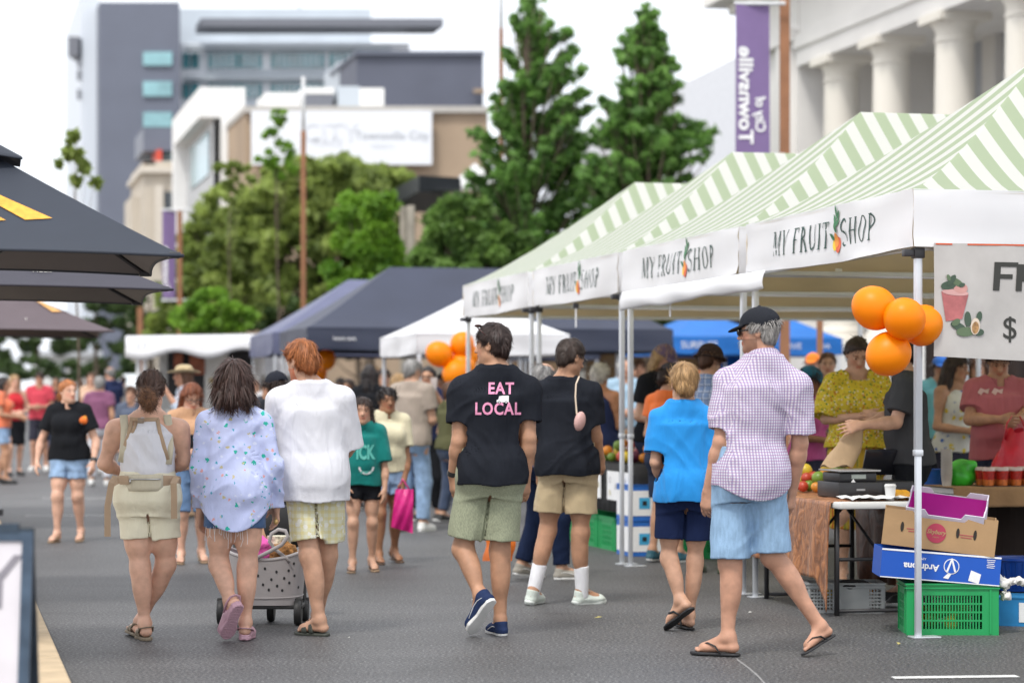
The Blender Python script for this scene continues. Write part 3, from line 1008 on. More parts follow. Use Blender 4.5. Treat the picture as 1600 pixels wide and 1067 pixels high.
def make_bottom(P, m, voxel, hem=.75, ease=.02, hem_r=None, waist=None, hollow=True, amp=.004, name="shorts", skirt=False, full=False, hemz=None, slim=1.0, sx=9, sz=3.5):
 """hem: fraction of the way hip-knee (over 1: on towards the ankle)"""
 J, s, b = P.J, P.s, P.b
 hc, nk = P.hipc, J['neck']; T = nk[2] - hc[2]
 wz = hc[2] + .30 * T if waist is None else waist
 lo = np.minimum.reduce([J[k + q] for k in ('hip', 'kn') + (('heel',) if hem > 1 else ()) for q in 'LR'] + [hc]) - .2
 hi = np.maximum.reduce([J[k + q] for k in ('hip', 'kn') + (('heel',) if hem > 1 else ()) for q in 'LR'] + [hc]) + .2
 hi[2] = wz + .03
 secs = [list(q) for q in body_sections(P)]
 gr = ease * .7 * s
 zb = [q[0] for q in secs]
 th = .014
 def fill(g, shrink, uncut):
  g.loft([tuple(q) for q in secs[:5]], 0, grow=gr - shrink, cut_hi=wz + (.05 if uncut else 0), cut_lo=hc[2] - .10 * s)
  for q in 'LR':
   hp, kn, an = J['hip' + q], J['kn' + q], P.ank[q]
   l = b['leg']
   r0 = .080 * s * l + gr * .6
   if hem <= 1:
    dr = nrm(kn - hp); end = hp + (kn - hp) * hem
    r1 = (.098 - .034 * hem) * s * l + gr * 1.6 if hem_r is None else hem_r * s
    dn = nrm(dr * .6 - UP * .4)
    g.cone(hp + UP * .03, end + dr * (.12 if uncut else .06), r0 - shrink, r1 - shrink, .048, cut=None if uncut else [(end, dn)])
   else:
    dr = nrm(an - kn); end = kn + (an - kn) * (hem - 1)
    r1 = (.066 * l * s + gr) * slim
    r2 = (.052 * s + gr) * slim if hem_r is None else hem_r * s
    g.cone(hp + UP * .03, kn, r0 - shrink, r1 - shrink, .03)
    g.cone(kn, end + dr * (.1 if uncut else .05), r1 - shrink, r2 - shrink, .04, cut=None if uncut else [(end, dr)])
   fw = np.array((math.sin(P.yaw_h), math.cos(P.yaw_h), 0))
   g.ell(hp - fw * .035 * s + UP * .015 * s, np.array((.077, .080, .09)) * s + gr * .6 - shrink, None, .05)
  if skirt:
   z1 = hemz
   g.loft([(z1 - .06, hc[0], hc[1], b['hip'] * s * skirt, b['hd'] * s * skirt * 1.1, P.yaw_h), (hc[2], hc[0], hc[1], b['hip'] * s + gr, b['hd'] * s + gr, P.yaw_h),
     (wz, hc[0], hc[1], b['waist'] * s + gr, b['wd'] * s + gr, P.yaw_h)], .02, grow=-shrink)
 if skirt: lo[2] = min(lo[2], hemz - .08); lo[:2] -= .1; hi[:2] += .1
 g = Grid(lo, hi, voxel); fill(g, 0, False)
 gi = None
 if hollow:
  gi = Grid(lo, hi, voxel); fill(gi, th, True)
 near_noise([g] + ([gi] if gi else []), amp, P, sx, sz, .8)
 D = g.D
 X, Y, Z = g.full()
 if not skirt and P.split:
  # the split between the legs
  rx, ry = math.cos(P.yaw_h), -math.sin(P.yaw_h)
  km = (J['knL'] + J['knR']) / 2; cz = hc[2] - .085 * s
  t = (hc[2] - Z) / max(hc[2] - km[2], .1)
  off = np.abs((X - hc[0] - (km[0] - hc[0]) * t) * rx + (Y - hc[1] - (km[1] - hc[1]) * t) * ry)
  def split(D_, w):
   d = np.maximum(off - w - .005 - .006 * s * np.clip((cz - Z) / (.35 * s), 0, 1), Z - cz)
   return np.maximum(D_, np.minimum(-d, D_ + .010))
  D = split(D, .001)
 if skirt: D = np.maximum(D, hemz - Z)
 D = np.maximum(D, Z - wz)
 if gi is not None: D = np.maximum(D, -gi.D)
 g.D = D.astype(np.float32)
 V, Q = g.mesh(1)
 P.botV, P.botQ = V, Q
 return mk(name, V - P.root, Q, m, P.obj, smooth=True, uv=cloth_uv(P, V, Q))

# -------------------------------------------------- footwear
def make_shoe(P, sd, kind, cols, voxel):
 heel, FF = P.foot[sd]; fs = P.fs[sd]; s = P.s
 if sd not in P.foot: return
 ak = P.ank[sd]; kn = P.J['kn' + sd]
 at = lambda r, f, u: heel + FF[0] * r * fs + FF[1] * f * fs + FF[2] * u * fs
 ext = np.array([at(a, b, c) for a in (-.07, .07) for b in (-.05, .32) for c in (-.04, .2)])
 lo, hi = ext.min(0), ext.max(0)
 U = FF[2]
 def slab(g, u0, u1, w=1.0, ln=0.0, k=.0):
  """footprint between two heights above the ground line"""
  c = (u0 + u1) / 2
  t = Grid(g.lo, hi, g.v) if False else None
  X, Y, Z = g.full()
  x, y, z = X - heel[0], Y - heel[1], Z - heel[2]
  r, f, u = [(x * FF[i][0] + y * FF[i][1] + z * FF[i][2]) / fs for i in range(3)]
  sg = 1 if sd == 'R' else -1
  L = .275 + ln
  ff = np.clip((f + .012) / L, 0, 1)
  wd = np.interp(ff.ravel(), (0, .06, .2, .45, .72, .88, .97, 1.0), (.012, .030, .034, .031, .046, .040, .022, .008)).reshape(ff.shape) * w
  off = np.interp(ff.ravel(), (0, .4, .75, 1), (0, .004, .002, -.010)).reshape(ff.shape) * sg
  d = np.maximum(np.abs(r - off) - wd, np.maximum(f - L + .012, -.012 - f))
  d = np.maximum(d * .9, np.abs(u - c) - (u1 - u0) / 2) * fs
  g.D = np.minimum(g.D, d).astype(np.float32)
  return r, f, u
 def footsdf(grow):
  g = Grid(lo, hi, voxel)
  g.cone(at(0, .03, .034 + P.sole), at(0, .05, .09), .031 * fs + grow, .031 * fs + grow, .02)
  g.cone(at(0, .055, .08), at(.0, .19, .034), .036 * fs + grow, .026 * fs + grow, .03)
  g.cone(at(0, .035, .032), at(0, .205, .034), .033 * fs + grow, .042 * fs + grow, .02, sq=(U, .7))
  return g
 X = None
 out = []
 def band(f0, u0, fdir, wd, grow=.006, umin=.02, tilt=0.0):
  g = footsdf(grow); gi = footsdf(-.004)
  X, Y, Z = g.full(); x, y, z = X - heel[0], Y - heel[1], Z - heel[2]
  r, f, u = [(x * FF[i][0] + y * FF[i][1] + z * FF[i][2]) / fs for i in range(3)]
  pl = np.abs((f - f0) + (u - u0) * fdir + r * tilt) - wd
  g.D = np.maximum(np.maximum(g.D, pl * fs), np.maximum(-gi.D, (umin - u) * fs)).astype(np.float32)
  return g.mesh(1)
 def emit(name, VQ, m):
  if len(VQ[0]): out.append((name, VQ, m))
 th = P.sole
 if kind in ('sneaker', 'runner'):
  g = Grid(lo, hi, voxel); slab(g, 0.0, .030 if kind == 'runner' else .024, 1.12, .022)
  if kind == 'runner':
   g.ell(at(0, .02, .022), np.array((.040, .045, .022)) * fs, FF, .01)
  sole = g.mesh(1)
  g = Grid(lo, hi, voxel)
  slab(g, .018, .040, 1.04, .012)
  g.cone(at(0, .03, .03), at(0, .040, .088 if kind == 'sneaker' else .10), .036 * fs, .041 * fs, .02)
  g.cone(at(0, .060, .075), at(.0, .20, .044), .038 * fs, .030 * fs, .03)
  g.cone(at(0, .035, .040), at(0, .215, .040), .035 * fs, .043 * fs, .02, sq=(U, .75))
  top = .098 if kind == 'sneaker' else .108
  X, Y, Z = g.full(); x, y, z = X - heel[0], Y - heel[1], Z - heel[2]
  r, f, u = [(x * FF[i][0] + y * FF[i][1] + z * FF[i][2]) / fs for i in range(3)]
  D = np.maximum(g.D, (u - top + (f - .03) * .12) * fs)
  D = np.maximum(D, (.016 - u) * fs)
  hole = Grid(lo, hi, voxel); hole.cone(ak - nrm(kn - ak) * .015, ak + nrm(kn - ak) * .12, .033 * fs, .040 * fs, 0)
  D = np.maximum(D, -hole.D)
  g.D = D.astype(np.float32)
  emit("upper", g.mesh(1), cols[0]); emit("sole", sole, cols[1])
  if len(cols) > 2:
   # laces and side stripe
   mb = MB()
   for i in range(4):
    f0 = .115 + .022 * i; u0 = .098 - .0125 * i
    mb.tube([at(-.022, f0, u0 - .008), at(0, f0 + .004, u0 + .004), at(.022, f0, u0 - .008)], .0032, 6)
   mb.tube([at(-.01, .11, .10), at(-.03, .10, .112), at(-.024, .12, .104)], .002, 5)
   mb.tube([at(.01, .11, .10), at(.032, .104, .110), at(.024, .125, .10)], .002, 5)
   out.append(("laces", (np.array(mb.v), mb.f), cols[2]))
   if kind == 'sneaker':
    for q in (-1, 1):
     mb = MB()
     pts = [at(q * .037, .02, .050), at(q * .0425, .06, .062), at(q * .045, .10, .060), at(q * .046, .14, .048), at(q * .050, .175, .034)]
     mb.tube(pts, .0055, 6, flat=.4)
     out.append(("stripe", (np.array(mb.v), mb.f), cols[2]))
 elif kind == 'sandal':
  g = Grid(lo, hi, voxel); slab(g, 0, th, 1.08, .014); emit("sole", g.mesh(1), cols[1])
  emit("strap", band(.165, .04, -.15, .021), cols[0])
  emit("strap", band(.115, .06, -.25, .017), cols[0])
  if len(cols) > 2:
   emit("strap", band(.028, .075, .0, .0, umin=.06), cols[0])
   mb = MB(); mb.tube([at(.043, .06, .05), at(.040, .01, .082), at(0, -.012, .086), at(-.040, .01, .082), at(-.043, .06, .05)], .007, 6, flat=.5)
   out.append(("heel_strap", (np.array(mb.v), mb.f), cols[0]))
 elif kind == 'thong':
  g = Grid(lo, hi, voxel); slab(g, 0, th, 1.10, .016); emit("sole", g.mesh(1), cols[1])
  mb = MB()
  sg = -1 if sd == 'R' else 1
  t0 = at(sg * .016, .222, .024)
  for q in (-1, 1):
   mb.tube([t0, at(sg * .012 + q * .008, .205, .056), at(q * .030, .165, .068), at(q * .044, .115, .052), at(q * .046, .085, .014)], [.005, .007, .008, .008, .006], 8, flat=.5)
  out.append(("strap", (np.array(mb.v), mb.f), cols[0]))
 elif kind == 'clog':
  g = Grid(lo, hi, voxel); slab(g, 0, .026, 1.16, .02)
  X, Y, Z = g.full(); x, y, z = X - heel[0], Y - heel[1], Z - heel[2]
  r, f, u = [(x * FF[i][0] + y * FF[i][1] + z * FF[i][2]) / fs for i in range(3)]
  tread = np.maximum(np.abs(np.mod(f * fs + .18 * (r * 4) ** 2, .014) - .007) - .0022, np.abs(u) - .005) * 1.0
  g.D = np.maximum(g.D, -tread).astype(np.float32)
  emit("sole", g.mesh(0), cols[1])
  g = Grid(lo, hi, voxel)
  slab(g, .020, .040, 1.12, .018)
  g.cone(at(0, .12, .060), at(0, .215, .044), .040 * fs, .034 * fs, .03)
  g.cone(at(0, .10, .045), at(0, .225, .042), .042 * fs, .045 * fs, .02, sq=(U, .8))
  D = g.D
  ops = Grid(lo, hi, voxel); ops.cone(at(0, .02, .065), at(0, .09, .085), .036 * fs, .036 * fs, 0)
  ops.cone(at(0, .02, .05), at(0, .08, .05), .030 * fs, .032 * fs, .01)
  D = np.maximum(D, -ops.D)
  D = np.maximum(D, (.016 - u) * fs)
  g.D = D.astype(np.float32)
  emit("upper", g.mesh(1), cols[0])
  mb = MB(); mb.tube([at(.046, .10, .055), at(.044, .04, .072), at(.03, -.005, .078), at(0, -.018, .080), at(-.03, -.005, .078), at(-.044, .04, .072), at(-.046, .10, .055)], .009, 8, flat=.4)
  out.append(("heel_strap", (np.array(mb.v), mb.f), cols[0]))
 if not out: return
 nm = {'sneaker': 'sneaker', 'runner': 'sneaker', 'sandal': 'sandal', 'thong': 'flip_flop', 'clog': 'clog'}[kind]
 n0, (V, Q), m = out[0]
 sh = mk(nm, V - P.root, Q, m, P.obj, smooth=True)
 for (n, (V, Q), m) in out[1:]:
  mk(n, np.asarray(V) - P.root, Q, m, sh, smooth=True)
 return sh

def make_sock(P, sd, m, top=.35, voxel=.006):
 ak, kn = P.ank[sd], P.J['kn' + sd]; s = P.s
 e = ak + (kn - ak) * top
 g = Grid(np.minimum(ak, e) - .12, np.maximum(ak, e) + .12, voxel)
 dr = nrm(kn - ak)
 g.cone(ak - dr * .04, e + dr * .05, .042 * s, .052 * s, 0, cut=[(e, dr)])
 V, Q = g.mesh(1)
 o = mk("sock", V - P.root, Q, m, P.obj, smooth=True)
 return o

# -------------------------------------------------- poses
def jp(d, px):
 """joints measured on the photograph (column, row, metres nearer or farther) at distance d"""
 out = {}
 for k, v in px.items():
  dy = v[2] if len(v) > 2 else 0.0
  dd = d + dy
  out[k] = W(v[0], v[1], dd)
 return out

BUILD = {
 'man': dict(hip=.158, hd=.112, waist=.140, wd=.102, chest=.152, cd=.112, belly=.0, arm=1.0, leg=1.0, bust=0, neck=1.0),
 'heavy': dict(hip=.176, hd=.132, waist=.172, wd=.132, chest=.170, cd=.126, belly=.03, arm=1.08, leg=1.06, bust=0, neck=1.08),
 'woman': dict(hip=.170, hd=.118, waist=.124, wd=.094, chest=.134, cd=.102, belly=.0, arm=.86, leg=1.02, bust=1.0, neck=.86),
 'fullwoman': dict(hip=.192, hd=.135, waist=.152, wd=.118, chest=.150, cd=.116, belly=.02, arm=1.04, leg=1.12, bust=1.1, neck=.92),
 'kid': dict(hip=.150, hd=.104, waist=.130, wd=.096, chest=.138, cd=.098, belly=.0, arm=.84, leg=.90, bust=0, neck=.85),
}

def begin(label, J, yaw, H=1.75, build='man', skin=(.56, .34, .25), yaw_h=None, head=(None, 0.0, 0.0), hs=None, sole=.018, group=None, voxel=.0055,
          hand=None, thumb=None, curl=None, brow=(.35, .25, .2), beard=None, uvback=False, handscale=1.0, root=None, name="person", over=None):
 P = Person()
 P.J = {k: np.asarray(v, float) for k, v in J.items()}
 P.yaw = math.radians(yaw); P.yaw_h = P.yaw if yaw_h is None else math.radians(yaw_h)
 P.s = H / 1.75
 P.hs = (hs if hs else min(1.0, .55 + .45 * P.s)) * 1.0
 P.b = dict(BUILD[build]); P.b.update(over or {})
 P.skin = skin; P.sole = sole; P.name = name
 hy = yaw if head[0] is None else head[0]
 P.HF = frame_yp(math.radians(hy), math.radians(head[1]), math.radians(head[2] if len(head) > 2 else 0))
 P.hipc = (P.J['hipL'] + P.J['hipR']) / 2
 P.root = np.array((P.hipc[0], P.hipc[1], 0.0)) if root is None else root
 P.hand = hand or {}; P.thumb = thumb or {}; P.curl = {'L': .8, 'R': .9}; P.curl.update(curl or {})
 P.foot, P.fs, P.ank, P.handinfo = {}, {}, {}, {}
 P.split = np.linalg.norm(P.J['knL'][:2] - P.J['knR'][:2]) < .30 * P.s
 P.brow, P.beard, P.uvback, P.handscale = brow, beard, uvback, handscale
 P.seed = int(abs(P.root[0] * 131 + P.root[1] * 17)) % 17
 make_body(P, voxel)
 tag(P.obj, label, "person", group)
 P.vox = voxel
 return P

def pose(px, d, H=1.7, yaw=180.0, arms='down', stride=.0, lean=0.0, build='man', hands=None, ground=0.0, handh=1.1, dx=0.0):
 """a standing or walking figure: joints in metres for a body of height H at photo column px and distance d, facing yaw"""
 y = math.radians(yaw)
 f = np.array((math.sin(y), math.cos(y), 0)); r = np.array((math.cos(y), -math.sin(y), 0))
 c = G(px, d, ground)
 s = H / 1.75
 at = lambda rr, ff, uu: c + r * rr * s + f * ff * s + UP * uu * s
 J = dict(head=at(dx, .03 + lean * .9, 1.64), neck=at(0, lean * .7, 1.485), hipL=at(-.09, 0, .91), hipR=at(.09, 0, .91))
 for q, g in (('L', -1), ('R', 1)):
  J['sh' + q] = at(g * (.172 if build != 'woman' else .16), lean * .65, 1.43)
  st = stride * g
  J['kn' + q] = at(g * .10, .06 + st * .45, .50)
  J['heel' + q] = at(g * .10, -.06 + st, .0 if st >= 0 else min(.06, -st * .25)); J['toe' + q] = at(g * .135, .20 + st, 0)
  a = arms if isinstance(arms, str) else arms[0 if g < 0 else 1]
  if a == 'down':
   J['el' + q] = at(g * .235, -.03 - st * .3, 1.14); J['wr' + q] = at(g * .235, .06 - st * .7, .90)
  elif a == 'front':
   J['el' + q] = at(g * .225, .03, 1.14); J['wr' + q] = at(g * .07, .30, handh)
  elif a == 'reach':
   J['el' + q] = at(g * .20, .15, 1.18); J['wr' + q] = at(g * .10, .42, handh)
  elif a == 'up':
   J['el' + q] = at(g * .26, .12, 1.22); J['wr' + q] = at(g * .16, .26, 1.46)
  elif a == 'hip':
   J['el' + q] = at(g * .36, -.06, 1.15); J['wr' + q] = at(g * .20, .08, 1.02)
 return J

def ribbons(P, name, pts, wid, m, thick=.004, n=8, normal=None):
 mb = MB()
 mb.tube(pts, wid, n, flat=thick / wid, flat_ax=normal)
 return mk(name, np.array(mb.v) - P.root, mb.f, m, P.obj, smooth=True)

def snap(V, Q, p, d, off=.004):
 """where the line from p along d meets the mesh, lifted towards p"""
 t = BVHTree.FromPolygons([Vector(v) for v in V], [tuple(q) for q in Q])
 out = []
 for q in np.atleast_2d(p):
  h = t.ray_cast(Vector(q), Vector(d))
  out.append(np.array(h[0]) - nrm(d) * off if h[0] is not None else None)
 return out

def decal(P, name, V2, F2, V, Q, centre, ur, vu, d, m, off=.004, parent=None, cuts=2):
 """flat shape (metres in the plane ur, vu) laid onto the cloth along direction d"""
 bm = bmesh.new()
 vs = [bm.verts.new((float(a[0]), float(a[1]), 0)) for a in V2]
 for f in F2:
  try: bm.faces.new([vs[i] for i in f])
  except ValueError: pass
 bm.normal_update(); bmesh.ops.triangulate(bm, faces=bm.faces[:])
 if cuts: bmesh.ops.subdivide_edges(bm, edges=bm.edges[:], cuts=cuts, use_grid_fill=True)
 bm.normal_update(); bmesh.ops.triangulate(bm, faces=bm.faces[:])
 bm.verts.index_update()
 p = np.array([centre + ur * v.co.x + vu * v.co.y for v in bm.verts]); Fc = [[v.index for v in f.verts] for f in bm.faces]
 bm.free()
 t = BVHTree.FromPolygons([Vector(v) for v in V], [tuple(q) for q in Q])
 o = []
 last = centre
 for q in p:
  h = t.ray_cast(Vector(q - d * .6), Vector(d))
  if h[0] is not None: last = np.array(h[0])
  else: last = q
  o.append(last - d * off)
 return mk(name, np.array(o) - P.root, Fc, m, parent or P.obj, smooth=False)

def text_shape(txt, size=1.0, bold=0.0, shear=0.0, xs=1.0, align='CENTER', space=1.0):
 cu = bpy.data.curves.new("t", 'FONT'); cu.body = txt; cu.size = size; cu.align_x = align; cu.align_y = 'CENTER'
 cu.offset = bold; cu.shear = shear; cu.resolution_u = 3; cu.space_character = space
 o = bpy.data.objects.new("t", cu); COL.objects.link(o)
 dg = bpy.context.evaluated_depsgraph_get()
 me = bpy.data.meshes.new_from_object(o.evaluated_get(dg))
 V = np.array([v.co[:] for v in me.vertices]).reshape(-1, 3); Fc = [list(p.vertices) for p in me.polygons]
 bpy.data.objects.remove(o); bpy.data.meshes.remove(me); bpy.data.curves.remove(cu)
 V = V[:, :2] * np.array((xs, 1))
 return V, Fc
# ------------------------------------------------------------------ the walkers in front
SK_FAIR = (.52, .30, .20); SK_TAN = (.44, .238, .145); SK_PALE = (.62, .365, .26); SK_BROWN = (.31, .15, .08); SK_RED = (.50, .268, .178)
VB, VC = .0056, .0062

def walkers():
 # woman in the white top with a baby carrier
 P = begin("woman in white sleeveless top and cream shorts with beige baby carrier straps, low bun", jp(13.9, dict(
  head=(236, 611), neck=(233, 653), shL=(181, 672), shR=(280, 672), elL=(163, 724, .04), elR=(289, 719, .04), wrL=(190, 738, .24), wrR=(262, 738, .24),
  hipL=(208, 780), hipR=(252, 780), knL=(219, 886, 0), knR=(259, 882, .08), heelL=(231, 1001, -.02), toeL=(220, 994.5, .22),
  heelR=(213, 995, .16), toeR=(203, 989.5, .38))), -6, H=1.58, build='fullwoman', skin=SK_PALE, head=(-2, 8), voxel=VB, uvback=True, sole=.022)
 make_hair(P, 'bun', srgb(78, 54, 42), VC, strands=2600, length=.06, noise=.006); make_hair(P, 'knot', srgb(120, 84, 58), .005, strands=900, length=.05, noise=.004)
 white = cloth("white_cotton", (.68, .68, .72))
 make_top(P, white, VC, sleeve=0, hem=W(0, 752, 13.9)[2], ease=.022, straps=.078, neck=.072, amp=.008, name="top", tuck=True, diag=1.0)
 topV, topQ = P.topV, P.topQ
 cream = cloth("cream_linen", (.78, .73, .56))
 make_bottom(P, cream, VC, hem=.56, ease=.03, hem_r=.104, waist=W(0, 735, 13.9)[2], amp=.005)
 beige = cloth("carrier_webbing", (.42, .30, .20), bscale=200); pad = cloth("carrier_mesh", (.55, .50, .38), bscale=150)
 back = np.array((0, 1.0, 0)); X = np.array((1.0, 0, 0))
 d = 13.9
 # waist belt all round, pouch, strap tails
 c = P.hipc; zb = W(0, 752, d)[2]
 mb = MB()
 a, b = .178, .142
 def belt(u, v):
  q = u * 2 * math.pi
  return np.array((c[0] + a * math.sin(q) * (1 + .03 * math.sin(v * math.pi)), c[1] + b * math.cos(q) + .0, zb + (.5 - v) * (.052 + .03 * max(0, -math.cos(q)))))
 mb.grid(belt, 40, 4)
 car = mk("baby_carrier", np.array(mb.v) - P.root, mb.f, beige, P.obj, smooth=True)
 so_ = car.modifiers.new("t", 'SOLIDIFY'); so_.thickness = .012; so_.offset = 1
 mb = MB(); mb.grid(lambda u, v: np.array((c[0] + a * 1.06 * math.sin(math.pi + (u - .5) * 1.25), c[1] + b * 1.12 * math.cos(math.pi + (u - .5) * 1.25) - .008 * math.sin(u * math.pi), zb - .002 + (.5 - v) * .095)), 14, 4)
 po = mk("pouch", np.array(mb.v) - P.root, mb.f, pad, car, smooth=True); so_ = po.modifiers.new("t", 'SOLIDIFY'); so_.thickness = .012
 zpt = [np.array((c[0] + a * 1.06 * math.sin(math.pi + (u - .5) * 1.1), c[1] + b * 1.12 * math.cos(math.pi + (u - .5) * 1.1) - .016, zb + .018)) for u in np.linspace(0, 1, 8)]
 mb = MB(); mb.tube(zpt, .004, 6); mb.box(zpt[-2] + np.array((0, -.006, -.012)), (.008, .004, .022)); mk("zip", np.array(mb.v) - P.root, mb.f, mat("metal_zip", (.5, .5, .5), metal=1, rough=.3), car, smooth=True)
 for (p0, p1) in (((181, 744), (168, 838)), ((276, 745), (272, 810))):
  e = [W(p0[0], p0[1], d - .12), W(p0[0] * .8 + p1[0] * .2 - 4, p0[1] + 10, d - .17), W(p1[0], (p0[1] + p1[1]) / 2, d - .17), W(p1[0], p1[1], d - .15)]
  mb = MB(); mb.tube(e, .018, 8, flat=.12, flat_ax=(0, 1, 0)); mk("waist_strap", np.array(mb.v) - P.root, mb.f, beige, car, smooth=40)
 mb = MB(); mb.box(W(194, 750, d - .165), (.052, .012, .05), bev=.004); mk("waist_buckle", np.array(mb.v) - P.root, mb.f, beige, car, smooth=40)
 for (pts, wd, m_, nm) in (([(193, 648), (195, 668), (194, 700), (190, 722)], .024, pad, "shoulder_pad"), ([(261, 648), (264, 668), (265, 700), (262, 725)], .024, pad, "shoulder_pad"),
                              ([(206, 656), (202, 676), (194, 700), (188, 716)], .012, beige, "shoulder_strap"), ([(246, 655), (250, 676), (257, 700), (262, 718)], .012, beige, "shoulder_strap"),
                              ([(203, 654), (222, 656), (240, 655), (248, 655)], .012, beige, "chest_strap"), ([(214, 656), (210, 668), (206, 676)], .010, beige, "chest_strap")):
  pp = []
  for (x, y) in pts:
   q = W(x, y, d - .5); h = snap(topV, topQ, q, nrm(W(x, y, d) - q), .006)[0]
   pp.append(h if h is not None else W(x, y, d - .07))
  mb = MB(); mb.tube(pp, wd, 10, flat=.22, flat_ax=(0, 1, 0)); mk(nm, np.array(mb.v) - P.root, mb.f, m_, car, smooth=True)
 mb = MB(); mb.box(W(220, 657, d - .115), (.036, .016, .030), bev=.004); mk("buckle", np.array(mb.v) - P.root, mb.f, mat("buckle_plastic", (.25, .19, .14), rough=.4), car, smooth=40)
 taupe = mat("taupe_rubber", (.20, .16, .11), rough=.6)
 for q in 'LR': make_shoe(P, q, 'sandal', (taupe, taupe, 1), .005)

 # woman in the printed blue shirt
 P = begin("woman in long pale blue fruit print shirt, frayed denim shorts and pink clogs", jp(13.9, dict(
  head=(367, 595), neck=(367, 641), shL=(323, 663), shR=(412, 663), elL=(311, 733, -.03), elR=(429, 728, -.02), wrL=(313, 800, .06), wrR=(431, 792, .08),
  hipL=(346, 771), hipR=(391, 771), knL=(342, 882, .03), knR=(387, 884, .02), heelL=(374, 948, -.17), toeL=(353, 997, -.02), heelR=(381, 1000, -.02), toeR=(388, 994, .22))),
  -2, H=1.63, build='woman', skin=SK_PALE, head=(6, 4), voxel=VB, uvback=True, sole=.026, over=dict(leg=1.04, hip=.172))
 make_hair(P, 'bob', srgb(62, 42, 36), VC, strands=3600, length=.07, noise=.012, ribbon=.0026)
 pr = pattern("fruit_print_shirt", (.50, .55, .80), spots=[((.03, .42, .34), .23, 19, .34), ((.52, .46, .26), .20, 22, .4), ((.66, .34, .34), .18, 21, .3), ((.08, .34, .50), .17, 24, .3), ((.62, .66, .84), .25, 26, .4)])
 make_top(P, pr, VC, sleeve=1.93, hem=W(0, 829, 13.9)[2], hemcurve=.085, ease=.026, flare=.016, srad=.056, neck=.070, amp=.010, name="shirt", collar=True, sz=2.4, diag=.9, wid=.145)
 jean = cloth("denim_blue", (.07, .13, .26), var=.25, scale=18)
 make_bottom(P, jean, VC, hem=.46, ease=.02, hem_r=.10)
 mb = MB()
 for i in range(16):
  x = 322 + (i * 37 % 100) / 100 * 66; L = 6 + (i * 53 % 17)
  if i % 5 == 0: L += 10
  dd = 13.9 - .105 * math.cos((x - 366) / 46 * 1.2) - .01
  mb.tube([W(x, 822, dd), W(x + (i % 3 - 1) * 1.5, 828 + L * .6, dd - .004), W(x + (i % 5 - 2), 828 + L, dd)], .0013, 4)
 mk("frayed_thread", np.array(mb.v) - P.root, mb.f, cloth("white_thread", (.75, .75, .75)), P.obj)
 pink = mat("clog_foam", (.50, .30, .36), rough=.55, var=.05)
 for q in 'LR': make_shoe(P, q, 'clog', (pink, pink), .0042)

 # man with ginger hair
 P = begin("ginger haired man in oversized white t-shirt and pale yellow patterned shorts", jp(14.2, dict(
  head=(471, 566), neck=(485, 608), shL=(437, 628), shR=(533, 626), elL=(433, 700, .10), elR=(545, 698, .08), wrL=(448, 722, .33), wrR=(525, 722, .33),
  hipL=(467, 749), hipR=(514, 749), knL=(484, 868, -.05), knR=(512, 868, .10), heelL=(512, 993.5, -.04), toeL=(461, 990, .08), heelR=(497, 987, .22), toeR=(486, 980, .46))),
  -6, H=1.77, build='man', skin=SK_FAIR, head=(-46, 9), voxel=VB, uvback=True, sole=.022, beard=(.75, .33, .16), brow=(.6, .35, .2))
 make_hair(P, 'short', srgb(160, 98, 56), VC, strands=4200, length=.05, noise=.007)
 make_top(P, white, VC, sleeve=1.0, hem=W(0, 783, 14.2)[2], ease=.036, flare=.0, srad=.088, neck=.070, amp=.007, name="t_shirt", sz=1.6, sx=7, diag=.45, wid=.165)
 yel = pattern("yellow_check_shorts", (.68, .67, .52), plaid=[((.66, .55, .14), 0, .040, .45, .34), ((.66, .55, .16), 1, .040, .45, .34)], spots=[((.75, .74, .66), .4, 30, .6)])
 make_bottom(P, yel, VC, hem=.79, ease=.03, hem_r=.095, amp=.005)
 dk = mat("dark_green_foam", (.045, .05, .04), rough=.6)
 for q in 'LR': make_shoe(P, q, 'sandal', (dk, dk), .005)

 # the EAT LOCAL man
 P = begin("dark haired man in black t-shirt reading EAT LOCAL, sage shorts and navy sneakers", jp(14.2, dict(
  head=(769, 541), neck=(776, 585), shL=(722, 613), shR=(824, 613), elL=(717, 690, -.03), elR=(826, 685, -.03), wrL=(707, 743, .05), wrR=(822, 745, .02),
  hipL=(745, 748), hipR=(789, 748), knL=(723, 857, .02), knR=(781, 860, .02), heelL=(770, 940, -.20), toeL=(736, 989, -.05), heelR=(786, 993.5, -.02), toeR=(767, 987.5, .20))),
  -5, H=1.85, build='man', skin=SK_TAN, head=(-63, 2), voxel=VB, uvback=True, sole=.020, over=dict(belly=.02, waist=.148),
  hand=dict(L=(np.array((.12, .1, -1.0)), np.array((.9, .5, .2))), R=(np.array((-.02, .1, -1)), np.array((-.8, .5, 0)))), thumb=dict(L=np.array((.4, 1, 0)), R=np.array((-.4, 1, 0))))
 make_hair(P, 'short', srgb(52, 38, 34), VC, strands=4200, length=.042, noise=.008)
 blk = cloth("black_jersey", (.016, .018, .024), var=.15)
 make_top(P, blk, VC, sleeve=.64, hem=W(0, 757, 14.2)[2], ease=.036, srad=.080, neck=.068, amp=.009, name="t_shirt", sz=2.0, diag=.8, wid=.158)
 pk = mat("pink_print", (.72, .28, .44), rough=.8, var=.05); wt = mat("white_print", (.8, .8, .8), rough=.8, var=.05)
 ur = np.array((1.0, 0, 0)); vu = np.array((.01, 0, 1.0)); dv = np.array((0, 1.0, 0))
